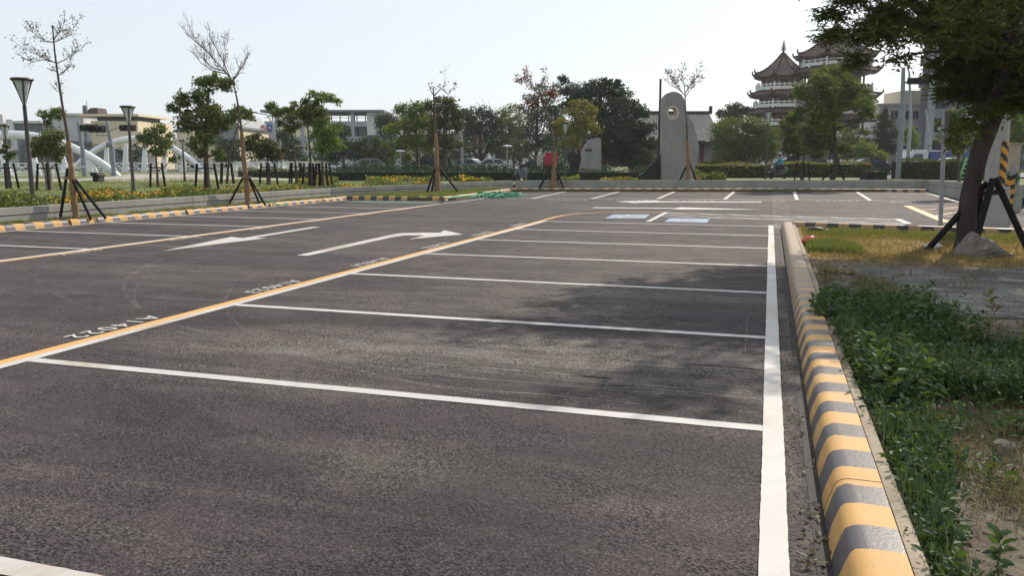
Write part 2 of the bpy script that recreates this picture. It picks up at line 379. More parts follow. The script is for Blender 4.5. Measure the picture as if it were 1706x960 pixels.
def unit(a): return a/np.maximum(np.linalg.norm(a, axis=-1, keepdims=True), 1e-9)
def leaves(P, size, rng, up=.6, aspect=.45, dirs=None, jit=.35, droop=0):
    """folded two-panel leaves at points P; returns verts, quads"""
    n = len(P); s = size*(1+rng.uniform(-jit, jit, (n, 1)))
    D = unit(rng.normal(size=(n, 3))+(0 if dirs is None else dirs)) if dirs is None else unit(dirs+rng.normal(size=(n, 3))*.35)
    D[:, 2] -= droop; D = unit(D)
    N = rng.normal(size=(n, 3)); N[:, 2] = np.abs(N[:, 2])*(1-up)+up*1.6
    N = unit(N-D*np.sum(N*D, 1, keepdims=True)); S = np.cross(D, N)
    w = s*aspect*.5; cup = N*w*.5
    b = P; t = P+D*s
    l1 = P+D*s*.35+S*w+cup; l2 = P+D*s*.7+S*w*.8+cup*.8
    r1 = P+D*s*.35-S*w+cup; r2 = P+D*s*.7-S*w*.8+cup*.8
    V = np.stack([b, l1, l2, t, r2, r1], 1).reshape(-1, 3)
    i = np.arange(n)[:, None]*6
    F = np.concatenate([i+np.array([[0, 3, 2, 1]]), i+np.array([[0, 5, 4, 3]])], 1).reshape(-1, 4)
    return V, F
def cards(P, size, rng, up=.5, aspect=.6):
    """single diamond leaf clumps for far crowns"""
    n = len(P); s = size*rng.uniform(.6, 1.4, (n, 1)); D = unit(rng.normal(size=(n, 3)))
    N = rng.normal(size=(n, 3)); N[:, 2] += up; N = unit(N-D*np.sum(N*D, 1, keepdims=True)); S = np.cross(D, N)
    V = np.stack([P-D*s*.5, P+S*s*aspect*.5+N*s*.08, P+D*s*.5, P-S*s*aspect*.5+N*s*.08], 1).reshape(-1, 3)
    return V, np.arange(n*4).reshape(-1, 4)

def clump_points(blobs, n, rng, sub=12, tight=.20, flat=.8):
    """blobs (x,y,z,r): leaf positions gathered in small clumps so that gaps stay between"""
    B = np.asarray(blobs, float); w = B[:, 3]**2.2; w /= w.sum(); out = []
    for b, k in zip(B, np.maximum((w*n).astype(int), 4)):
        m = max(int(sub*(b[3]/B[:, 3].mean())**1.6), 3)
        c = unit(rng.normal(size=(m, 3)))*rng.uniform(.35, 1.0, (m, 1))**.7*b[3]; c[:, 2] *= flat
        sz = rng.uniform(.5, 1.4, m)
        idx = rng.choice(m, k, p=sz/sz.sum())
        g = rng.normal(size=(k, 3))*(tight*b[3]*sz[idx][:, None]); g[:, 2] *= .65
        out.append(b[:3]+c[idx]+g)
    return np.concatenate(out)

def tree(name, label, group, base, blobs, stem, mat='leaf_mid', n=3000, leaf=.16, r0=.1, bark='bark', depth=.55, seed=1, up=.5,
         stems=None, sub=12, tight=.2, limb=True, cat='tree', ys=None, keep=1e9, folded=False):
    rng = np.random.default_rng(seed); rnd = random.Random(seed)
    t = thing(name, label, cat, base, YAW, group)
    xs = [b[0] for b in blobs]; half = max(max(xs)-min(xs), 1e-3)*.5+max(b[2] for b in blobs)*.4; mid = sum(xs)/len(xs)
    B = []
    for i, b in enumerate(blobs):
        room = math.sqrt(max(half*half-(b[0]-mid)**2, .02))
        y = ys[i] if ys else rnd.uniform(-1, 1)*room*depth
        B.append((b[0], y, b[1], b[2]))
    mb = MB(); paths = stems if stems else [stem]
    top = []
    for j, p in enumerate(paths):
        dy = 0 if j == 0 else rnd.uniform(-.15, .15)
        pts = [(q[0], dy*(k > 0), q[1]) for k, q in enumerate(p)]
        L = len(pts); rr = [r0*(1-.62*k/max(L-1, 1))*(1.25 if k == 0 else 1) for k in range(L)]
        mb.tube(pts, rr, 8); top.append((pts, rr))
    if limb:
        lm = mb
        for b in B:
            pts, rr = min(top, key=lambda q: min((Vector(w)-Vector(b[:3])).length for w in q[0]))
            cand = [(w, r) for w, r in zip(pts, rr) if w[2] < b[2]+.1][1:] or [(pts[-1], rr[-1])]
            st, r = min(cand, key=lambda q: (Vector(q[0])-Vector(b[:3])).length)
            a = Vector(st); c = Vector(b[:3]); m = a.lerp(c, .5)+Vector((0, 0, -.12*(c-a).length+.05))
            lm.tube([a, m, c, c+(c-m)*.35], [r*.6, r*.42, r*.25, r*.08], 5)
            for q in range(3):
                e = c+Vector((rnd.uniform(-1, 1), rnd.uniform(-1, 1), rnd.uniform(-.3, .9)))*b[3]*.75
                lm.tube([c, c.lerp(e, .5)+Vector((0, 0, .04)), e], [r*.22, r*.14, r*.05], 4)
    build(mb, 'trunk', bark, t, True)
    P = clump_points([(b[0], b[1], b[2], b[3]*1.12) for b in B], int(n*2.5), rng, int(sub*1.7), tight*1.5)
    V, F = leaves(P, leaf, rng, .4, .5) if folded else cards(P, leaf*.85, rng, up)
    mesh_np('crown', V, F, mat, t)
    return t

def twig_tree(name, label, base, stem, branches, mat, nleaf, leaf, r0, wrap, seed, group='young staked trees along the low wall', twig_len=.45, blobs=None, per=9, rise=1.0):
    """nearly bare young tree: trunk with a burlap wrap, arching branches with fine twigs, a few leaves"""
    rng = np.random.default_rng(seed); rnd = random.Random(seed)
    t = thing(name, label, 'tree', base, YAW, group)
    pts = [(q[0], 0, q[1]) for q in stem]; L = len(pts)
    H = stem[-1][1]
    rr = [r0*(1-.78*(max(q[1], 0)/H)**.8)+.004 for q in stem]
    build(MB().tube(pts, rr, 8), 'trunk', 'bark', t, True)
    if wrap:
        wp = []; wr = []
        def at(z):
            for i in range(L-1):
                if stem[i][1] <= z <= stem[i+1][1]:
                    k = (z-stem[i][1])/max(stem[i+1][1]-stem[i][1], 1e-6)
                    return stem[i][0]+(stem[i+1][0]-stem[i][0])*k, rr[i]+(rr[i+1]-rr[i])*k
            return stem[-1][0], rr[-1]
        nz = 26
        for i in range(nz+1):
            z = .02+(wrap-.02)*i/nz; x, r = at(z)
            wp.append((x+rnd.uniform(-.006, .006), rnd.uniform(-.006, .006), z)); wr.append(r*1.12+.012+rnd.uniform(-.005, .009)+(.012 if rnd.random() < .14 else 0))
        build(MB().tube(wp, wr, 10), 'trunk_wrap', 'burlap', t, True)
    bm_ = MB(); tips = []
    for br in branches:
        y1 = rnd.uniform(-.5, .5)
        bp = [Vector((q[0], y1*(k/(len(br)-1))*.8, q[1])) for k, q in enumerate(br)]
        ln = sum((bp[i+1]-bp[i]).length for i in range(len(bp)-1))
        bm_.tube(bp, [max(r0*.28*(1-.85*k/(len(bp)-1)), .004) for k in range(len(bp))], 5)
        for q in range(max(int(ln*per), 3)):
            u = rnd.uniform(.15, 1)*(len(bp)-1); i = min(int(u), len(bp)-2); p = bp[i].lerp(bp[i+1], u-i); d = (bp[i+1]-bp[i]).normalized()
            e = d*rnd.uniform(.2, .9)+Vector((rnd.uniform(-.7, .7), rnd.uniform(-.7, .7), rnd.uniform(-.15, .95)*rise)); e.normalize()
            l = twig_len*rnd.uniform(.4, 1.1); a = p+e*l*.5+Vector((0, 0, .03)); b = p+e*l+Vector((0, 0, .08*l))
            bm_.tube([p, a, b], [.006, .0045, .003], 3, cap=False); tips += [a, b, a.lerp(b, .5)]
            for w in range(2):
                e2 = (e+Vector((rnd.uniform(-.8, .8), rnd.uniform(-.8, .8), rnd.uniform(-.3, .8)*rise))).normalized(); c = a+e2*l*.55
                bm_.tube([a, c], [.004, .0025], 3, cap=False); tips += [c, a.lerp(c, .6)]
    build(bm_, 'branch', 'twig', t)
    if nleaf:
        T = np.array([tuple(q) for q in tips]); P = T[rng.integers(0, len(T), nleaf)]+rng.normal(size=(nleaf, 3))*.05
        if blobs:
            P = np.concatenate([P, clump_points([(b[0], rnd.uniform(-.3, .3), b[1], b[2]) for b in blobs], nleaf, rng, 8)])
        V, F = cards(P, leaf, rng, .2); mesh_np('crown', V, F, mat, t)
    return t

def stakes(label, base, feet, top, rad=.035, zt=1.15, group='black stakes tied round the young trees', tie=True, band=.11):
    """tripod of dark posts leaning on a trunk; base at the trunk foot"""
    t = thing('tree_stakes', label, 'tree stakes', base, YAW, group)
    for k, (x, y) in enumerate(feet):
        tp = Vector((top[0], 0, zt)); ft = Vector((x, y, -.02)); d = (tp-ft).normalized()
        off = Vector((x, y, 0)).normalized()*.06
        build(MB().tube([ft, tp+off+d*.16], rad, 8), 'post', 'black_post', t, True)
    if tie: build(MB().lathe([(band, -.03), (band+.02, -.03), (band+.02, .03), (band, .03)], 12, (top[0], 0, zt-.08)), 'tie', 'burlap', t, True)
    return t
def stake_frame(label, base, n=4, w=.45, ht=1.1, seed=0, group='dark stake frames in the park'):
    t = thing('tree_stakes', label, 'tree stakes', base, YAW+.3*seed, group); tops = []
    for k in range(n):
        a = 2*math.pi*k/n+.5; x, y = math.cos(a)*w, math.sin(a)*w; b = .72
        build(MB().tube([(x, y, -.03), (x*b, y*b, ht)], .05, 7), 'post', 'black_post', t, True); tops.append((x*(b+.06), y*(b+.06), ht*.82))
    m = MB()
    for k in range(n): m.tube([tops[k], tops[(k+1)%n]], .03, 6)
    build(m, 'crossbar', 'black_post', t, True); return t

def text_mesh(txt, size, thick=0, spacing=1.0):
    cu = bpy.data.curves.new('lettering', 'FONT'); cu.body = txt; cu.size = size; cu.align_x = 'CENTER'; cu.align_y = 'CENTER'
    cu.extrude = thick; cu.offset = size*.008; cu.resolution_u = 3; cu.space_character = spacing
    tmp = bpy.data.objects.new('lettering', cu); COL.objects.link(tmp); bpy.context.view_layer.update()
    me = bpy.data.meshes.new_from_object(tmp.evaluated_get(bpy.context.evaluated_depsgraph_get()))
    bpy.data.objects.remove(tmp); bpy.data.curves.remove(cu); return me

# ------------------------------------------------------------------ ground and roads
def soil_mat():
    k = NT('verge_soil'); v = k.pos()
    sx = k.n('ShaderNodeSeparateXYZ'); k.l(k.n('ShaderNodeNewGeometry').outputs['Position'], sx.inputs[0])
    n = k.noise(v, 3.2, 8, .74)
    soil = k.ramp(n, [(.3, (.085, .066, .048)), (.5, (.165, .135, .10)), (.7, (.27, .235, .185))])
    dry = k.ramp(k.noise(v, 1.1, 7, .7), [(.32, (.13, .125, .04)), (.46, (.25, .18, .08)), (.62, (.30, .21, .11)), (.75, (.18, .12, .065))])
    yy = k.math('ADD', sx.outputs[1], k.math('MULTIPLY', k.math('SUBTRACT', k.noise(v, .8, 4), .5), 1.6))
    col = k.mix(k.bw(k.math('MULTIPLY', yy, .04), .485, .515), soil, dry)
    col = k.mix(.6, col, k.mix(1.0, col, k.ramp(k.noise(v, 55, 4, .75), [(.3, (.45, .45, .45)), (.7, (1.5, 1.5, 1.5))]), 'MULTIPLY'))
    k.principled(col, .95, 0, .2, k.bump(k.noise(v, 30, 6, .7), .9, .03)); return k.m
M['soil'] = soil_mat()
M['lawn'] = surf('lawn', (.095, .125, .035), (.14, .15, .05), .5, .95, bump=.5, bdist=.05, detail=8)
M['strip_soil'] = surf('strip_soil', (.075, .085, .03), (.13, .11, .06), 1.5, .95, bump=.6, bdist=.03, detail=8)
M['earth'] = surf('earth', (.12, .12, .07), (.16, .14, .09), .05, .95)
M['street'] = surf('street', (.075, .073, .072), (.10, .098, .096), .2, .85)
M['paving'] = stained_mat('paving', (.36, .33, .28), (.29, .27, .23), (.24, .22, .19), .5, .9, .2)
M['water'] = surf('water', (.07, .085, .07), (.085, .10, .085), .2, .08)

struct(MB().poly([(-900,-900),(900,-900),(900,1500),(-900,1500)], -.03), 'ground', 'earth')
struct(MB().poly([(-16.0,-14),(30,-14),(30,47),(-16.0,47)], 0), 'parking_lot', 'asphalt')
struct(MB().poly([(-16.45,-30),(-16.5,28.4),(-12.65,39.95),(7.75,45.35),(8.2,30),(400,30),(400,900),(-500,900),(-500,-30)], .3), 'park_lawn', 'lawn')
# verge on the right, one slab slightly above the lot
vg = MB(); vg.prism([(.586,-14),(30,-14),(30,18.05),(4.8,18.15),(.586,18.8)], -.02, .06, 'z'); struct(vg, 'verge', 'soil')
pl = MB(); pl.prism([(-15.85,-14),(-15.85,28.3),(-12.3,28.35),(-11.5,29.3),(-12.2,38.2),(7.2,43.7),(7.2,45),(-12.6,39.6),(-16.4,28.3),(-16.4,-14)], -.02, .125, 'z')
struct(pl, 'planting_strip', 'strip_soil')
# street and plaza beyond the hedge
yl = lambda a, d: (math.cos(YAW)*a-math.sin(YAW)*d, math.sin(YAW)*a+math.cos(YAW)*d)
struct(MB().poly([yl(-24,60),yl(120,56),yl(120,82),yl(-24,84)], .305), 'street', 'street')
struct(MB().poly([(-49.58, 42.22),(-43.82, 43.08),(-50.24, 53.64),(-56.32, 61.25),(-48.36, 61.99),(-35.73, 50.74),(-25.38, 44.57),(-24.27, 42.62),(-33.01, 45.57),(-34.51, 43.34),(-35.89, 39.7),(-38.17, 37.51),(-45.06, 38.36)], .306), 'park_path', 'paving')
cs = MB(); cs.prism([(0.76, 11.45),(1.36, 11.84),(2.17, 11.84),(3.29, 12.25),(9,14.0),(9,9.2),(3.6,8.6),(1.95, 8.29),(1.59, 9.01),(1.23, 9.49),(0.71, 9.45)], -.01, .075, 'z')
struct(cs, 'concrete_apron', 'slab')

# ------------------------------------------------------------------ painted markings
Z1, Z2 = .004, .008
rp = random.Random(5)
def lines(name, rects, mat, z=Z1):
    m = MB()
    for x0, x1, y0, y1 in rects:
        along_x = (x1-x0) > (y1-y0); L = (x1-x0) if along_x else (y1-y0); n = max(int(L/.045), 1); j = lambda: rp.gauss(0, .0010)
        drift = [0]; 
        for i in range(n): drift.append(drift[-1]*.97+rp.gauss(0, .00035))
        for i in range(n+1):
            u = i/n
            if along_x: x = x0+L*u; m.v += [(x, y0+drift[i]+j(), z), (x, y1+drift[i]+j(), z)]
            else: y = y0+L*u; m.v += [(x1+drift[i]+j(), y, z), (x0+drift[i]+j(), y, z)]
        o = len(m.v)-2*(n+1)
        for i in range(n): m.f.append((o+2*i, o+2*i+2, o+2*i+3, o+2*i+1)); m.mi.append(0)
    return struct(m, name, mat)
lines('edge_line', [(.03,.14,-8,19.93)], 'white_paint', Z2)
lines('lane_line_white', [(-5.385,-5.28,-8,19.75),(-11.12,-11.01,-8,24.2)], 'white_paint')
lines('lane_line_orange', [(-5.495,-5.388,-8,19.9),(-11.007,-10.91,-8,26.0)], 'orange_paint')
lines('bay_line', [(-5.279,.05,4.625+2.5*i-.052,4.625+2.5*i+.052) for i in range(-3,7)]+[(.14,.29,19.57,19.67)], 'white_paint')
LY = [-.7+2.5*i for i in range(12)]
lines('left_bay_line', [(-15.5,-11.121,y+1.72-.05,y+1.72+.05) for y in LY if y < 23.5], 'white_paint')
lines('kerb_line', [(-15.52,-15.43,-8,28.0)], 'white_paint', Z2)
m = MB(); m.strip([(-11.06,24.2),(-11.03,26.5),(-10.87, 28.31),(-10.96, 30.55),(-11.67, 36.74)], .12, Z1); struct(m, 'island_line', 'white_paint')
m = MB(); m.strip([(-5.44,19.9),(-5.45, 21.17),(-5.4, 21.95),(-5.15, 22.76),(-4.67, 23.39),(-3.88, 23.91),(-2.91, 24.06)], .11, Z2); struct(m, 'curved_line', 'orange_paint')
m = MB(); m.strip([(-10.01, 31.12),(-6.45, 32.25),(-1.66, 33.22),(3.73, 33.88),(6.75, 33.54)], .12, Z1); struct(m, 'far_bay_front_line', 'white_paint')
m = MB()
for a, b in (((-9.04, 31.21),(-9.53, 38.83)),((-6.75, 31.93),(-7.01, 39.62)),((-4.22, 32.62),(-4.41, 40.52)),((-1.65, 33.01),(-1.62, 41.32)),((1.06, 33.45),(1.18, 42.2)),((3.71, 33.68),(4.08, 42.72)),((6.66, 33.37),(7.17, 43.06))):
    m.strip([a, b], .14, Z2)
struct(m, 'far_bay_line', 'white_paint')
# hatched walkway
A_, B_, C_, D_ = (Vector(p) for p in ((-2.86, 23.93),(3.21, 23.05),(3.23, 21.36),(-2.76, 22.39)))
m = MB(); m.strip([A_, B_], .11, Z1); m.strip([D_, C_], .11, Z1)
for i in range(-1, 7):
    u, v = i/7, (i+2)/7
    if u < 0: p = D_.lerp(A_, .5); q = D_.lerp(C_, .15)
    elif v > 1: p = A_.lerp(B_, u); q = C_.lerp(B_, .5)
    else: p = A_.lerp(B_, u); q = D_.lerp(C_, v)
    m.strip([p, q], .10, Z2)
struct(m, 'hatched_walkway', 'white_paint')
m = MB(); m.strip([(-2.84, 24.09),(-2.82, 20.18)], .13, .012); m.strip([B_, C_], .16, .012); struct(m, 'bay_divider', 'white_paint')
# orange hatch before the entrance
m = MB(); m.strip([(4.45, 30.04),(4.21, 22.29)], .22, Z2); m.strip([(4.45, 30.04),(6.84, 29.61)], .14, Z1)
for a, b in (((4.42, 28.5),(6.47, 28.0)),((4.38, 26.72),(6.12, 26.12)),((4.3, 24.75),(5.81, 24.48)),((4.25, 23.28),(5.85, 22.92))):
    m.strip([a, b], .10, Z1)
for a, b in (((4.37, 27.33),(5.99, 29.7)),((4.28, 24.61),(6.61, 29.37))): m.strip([a, b], .08, Z1)
struct(m, 'orange_hatch', 'orange_paint')
# arrows
for nm, pts in (('straight_arrow', [(-9.67, 11.16), (-10.18, 13.67), (-9.81, 13.52), (-9.95, 16.31), (-9.78, 16.42), (-9.61, 13.63), (-9.36, 13.67)]),
    ('turn_arrow', [(-7.17, 11.26), (-7.34, 14.95), (-7.31, 15.48), (-6.94, 15.73), (-6.57, 15.8), (-6.72, 16.39), (-5.98, 15.6), (-6.6, 14.27), (-6.61, 15.09), (-7.0, 15.02), (-7.08, 14.59), (-6.97, 11.27)]),
    ('far_left_arrow', [(-5.43, 30.12), (-4.11, 31.41), (-3.88, 30.85), (-0.24, 31.62), (-0.23, 31.07), (-3.78, 30.08), (-4.64, 29.27)]),
    ('far_right_arrow', [(-5.45, 26.1), (-2.79, 26.51), (-2.76, 26.95), (-0.17, 26.42), (-2.86, 25.77), (-2.76, 26.17), (-5.37, 25.69)])):
    me = MB().poly(pts, Z1); o = struct(me, nm, 'white_paint')
# stall numbers: read from the lane, so they run towards the camera on the right row
def number(txt, x, y, rz, size=.27, z=Z2):
    o = link_mesh('stall_number', text_mesh(txt, size, 0, 1.22)); o.data.materials.append(M['white_paint'])
    o.location = (x, y, z); o.rotation_euler = (0, 0, rz); o.scale = (1.02, 1.0, 1); o['kind'] = 'structure'
for i in range(6): number('A1402%d' % (2+i), -5.63, 5.82+2.5*i, -math.pi/2)
for i in range(6): number('A140%02d' % (19-i), -10.77, 10.55+2.5*i, math.pi/2, .22)
FK = (math.cos(.15), math.sin(.15))
for i, p in enumerate(((-7.44, 30.72),(-5.21, 31.37),(-2.75, 31.89),(-0.22, 32.34),(2.47, 32.8),(5.02, 32.77))): number('A140%02d' % (35-i), p[0], p[1], .15, .42)
# wheelchair symbols on blue ground
def wheelchair(quad):
    a, b, c, d = (Vector(p) for p in quad)       # near left, far left, far right, near right
    P = lambda u, v: (a.lerp(d, u)).lerp(b.lerp(c, u), v)
    m = MB(); m.add([(*P(0,0),Z1),(*P(1,0),Z1),(*P(1,1),Z1),(*P(0,1),Z1)], [(0,1,2,3)], 0)
    def band(pts, w):
        for i in range(len(pts)-1):
            p, q = Vector(pts[i]), Vector(pts[i+1]); n = Vector((-(q-p).y, (q-p).x)).normalized()*w/2
            m.add([(*P(*(p-n)),Z2),(*P(*(q-n)),Z2),(*P(*(q+n)),Z2),(*P(*(p+n)),Z2)], [(0,1,2,3)], 1)
    band([(.46+.17*math.cos(t), .34+.2*math.sin(t)) for t in [2.3+i*.38 for i in range(13)]], .06)
    band([(.44,.72),(.46,.45),(.62,.45),(.72,.2),(.8,.22)], .07); band([(.45,.58),(.6,.58)], .05)
    m.add([(*P(.44+.06*math.cos(t), .83+.07*math.sin(t)),Z2) for t in [i*.6283 for i in range(10)]], [tuple(range(10))], 1)
    struct(m, 'wheelchair_symbol', ['blue_paint','white_paint'])
wheelchair([(-4.09, 21.12),(-4.16, 22.71),(-3.17, 23.02),(-3.08, 21.44)])
wheelchair([(-2.45, 20.39),(-2.46, 21.68),(-1.44, 21.72),(-1.41, 20.36)])
# scratches and thin chalk lines
m = MB()
for i in range(22):
    y = rp.uniform(4.75, 6.9); x = rp.uniform(-2.6, -.3); l = rp.uniform(.6, 2.2); b = rp.uniform(-.05, .07)
    m.strip([(x, y), (x+l*.35, y+b), (min(x+l, .02), y+b*.5)], rp.uniform(.009, .022), .002)
m.strip([(-0.14, 7.97),(-0.13, 7.23)], .008, Z2); m.strip([(-0.13, 7.01),(-0.12, 6.51)], .008, Z2)
M['scratch'] = surf('scratch', (.19, .17, .15), (.085, .076, .07), 5, .9)
struct(m, 'tyre_scratches', 'scratch')

# ------------------------------------------------------------------ kerbs
KP = [(0,0),(.012,.05),(.03,.11),(.042,.137),(.058,.151),(.08,.159),(.11,.161),(.22,.160),(.225,0)]
def kerb(label, p0, p1, period=.5, black='far_black', h=1.0, w=1.0, phase=0, endmat=True, seed=0):
    a, b = Vector(p0), Vector(p1); L = (b-a).length; d = (b-a)/L; n = Vector((-d.y, d.x)); rr = random.Random(seed)
    m = MB(); np_ = len(KP)
    ev = []; x = period/2; c = phase % 2
    while x < L-.04: c = 1-c; ev.append((x+rr.uniform(-.012, .012), c)); x += period/2
    joints = [q for q in [1.03*i+rr.uniform(-.02, .02) for i in range(1, int(L/1.03))] if all(abs(q-e[0]) > .02 for e in ev)]
    segs = [0.0]; mats_ = []; cur = phase % 2
    for q, c in sorted(ev+[(j, 9) for j in joints]):
        if c == 9: segs += [q-.004, q+.004]; mats_ += [cur, 2]
        else: segs.append(q); mats_.append(cur); cur = c
    segs.append(L); mats_.append(cur)
    wav = [[rr.gauss(0, .004) for _ in KP] for _ in segs]
    def ring(i, sh=0):
        s = segs[i]; ed = 0 < i < len(segs)-1
        return [(*(a+d*(s+(wav[i][j] if ed and not sh else 0))+n*(q[0]*w+(sh if q[0] < .1 else -sh))), max(q[1]*h-sh, 0)) for j, q in enumerate(KP)]
    for i in range(len(segs)-1):
        sh = .006 if mats_[i] == 2 else 0
        J = mats_[i] == 2 or (i > 0 and mats_[i-1] == 2); J2 = mats_[i] == 2 or (i+1 < len(mats_) and mats_[i+1] == 2)
        if J: wav[i] = [0]*np_
        if J2: wav[i+1] = [0]*np_
        m.add(ring(i, sh)+ring(i+1, sh), [(j, j+1, np_+j+1, np_+j) for j in range(np_-1)], mats_[i])
    for i in (0, len(segs)-1): m.add(ring(i), [tuple(range(np_))], 2)
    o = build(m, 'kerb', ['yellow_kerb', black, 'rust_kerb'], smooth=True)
    return tag(o, label, 'kerb', 'yellow and black kerbs round the lot')
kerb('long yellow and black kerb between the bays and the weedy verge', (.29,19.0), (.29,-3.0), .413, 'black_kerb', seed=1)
for i, (y0, y1, lb) in enumerate(((4.0,14.93,'yellow and dark striped kerb in front of the round lamp, before the twig tree with three tiers'),
        (15.02,18.95,'striped kerb run starting at the foot of the three tiered twig tree'),
        (19.05,22.95,'striped kerb run by the long bare leaning tree, with a rusty yellow end'),
        (23.05,28.1,'striped kerb run from the long bare tree to the green netting'))):
    kerb(lb, (-15.55,y0), (-15.55,y1), .5, 'black_kerb', .85, seed=2+i)
pI = ((-15.85, 28.12),(-13.02, 28.31),(-12.87, 28.31),(-11.74, 28.56),(-11.71, 28.72),(-11.71, 32.56),(-11.72, 32.8),(-12.03, 37.96))
kerb('dark faced striped kerb along the grass island, under the cut off sapling', pI[0], pI[1], .5, seed=7)
kerb('short striped kerb closing the grass island, with a green hose over it', pI[2], pI[3], .5, phase=1, seed=8)
kerb('oblique sunlit striped kerb at the right end of the grass island', pI[4], pI[5], .5, 'black_kerb', seed=9)
kerb('oblique striped kerb behind the green net heap', pI[6], pI[7], .5, 'black_kerb', seed=10)
pF = ((-12.11, 38.42),(-8.33, 39.79),(-8.04, 39.87),(-3.8, 41.13),(-3.57, 41.2),(0.85, 42.35),(1.16, 42.44),(4.63, 43.05),(4.88, 43.13),(7.28, 43.41))
for i, lb in enumerate(('striped kerb run in front of the sapling with the red trunk','striped kerb run in front of the small standing stone','striped kerb run below the scooter rider and tall stone','striped kerb run in front of the leafy forked tree','last striped kerb run ending at the corner of the low wall')):
    kerb(lb, pF[2*i], pF[2*i+1], .52, seed=11+i, phase=i % 2)
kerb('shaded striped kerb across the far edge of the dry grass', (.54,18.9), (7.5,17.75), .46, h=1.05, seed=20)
m = MB(); m.box(.523,.588,-8,18.85,-.02,.118); o = build(m, 'plinth', 'plinth', bevel=.008); tag(o, 'rough sandy concrete backing strip beside the long striped kerb', 'kerb backing')
m = MB(); m.box(.235,.287,-8,18.8,-.01,.003); struct(m, 'kerb_shadow_strip', 'steel_dark')  # thin dark strip laid in as the kerb's shadow on the asphalt

# ------------------------------------------------------------------ low walls
def low_wall(label, p0, p1, z0, z1, mat='concrete', th=.26):
    a, b = Vector(p0), Vector(p1); L = (b-a).length
    t = thing('low_wall', label, 'wall', (a.x, a.y, 0), math.atan2((b-a).y, (b-a).x))
    def course(lo0, lo1, hi0, hi1, y0, y1):
        m = MB(); n = max(int(L/4), 1)
        for i in range(n):
            u, v = i/n, (i+1)/n; g = .008 if i < n-1 else 0
            f = lambda p, q, r: p+(q-p)*r
            x0, x1 = L*u, L*v-g
            vs = [(x0,y0,f(lo0,lo1,u)),(x1,y0,f(lo0,lo1,v)),(x1,y1,f(lo0,lo1,v)),(x0,y1,f(lo0,lo1,u)),(x0,y0,f(hi0,hi1,u)),(x1,y0,f(hi0,hi1,v)),(x1,y1,f(hi0,hi1,v)),(x0,y1,f(hi0,hi1,u))]
            m.add(vs, [(0,3,2,1),(4,5,6,7),(0,1,5,4),(1,2,6,5),(2,3,7,6),(3,0,4,7)])
        return m
    s0, s1 = z0*.62, z1*.62
    build(course(-.05, -.05, s0, s1, .015, th), 'wall_base', mat, t)
    build(course(s0+.012, s1+.012, z0, z1, 0, th+.015), 'coping', mat, t, bevel=.006)
    return t
low_wall('long sunlit concrete wall along the flower bed by the lamp posts', (-16.2,-12), (-16.3,28.2), .45, .45)
low_wall('shaded concrete wall running obliquely behind the grass island', (-16.3,28.25), (-12.45,39.75), .45, .51)
low_wall('long dark concrete wall below the two standing stones', (-12.4,39.8), (7.5,45.2), .51, .56)
low_wall('dark concrete wall with pale top turning towards the big tree', (7.45,45.15), (6.9,27.5), .56, .80)

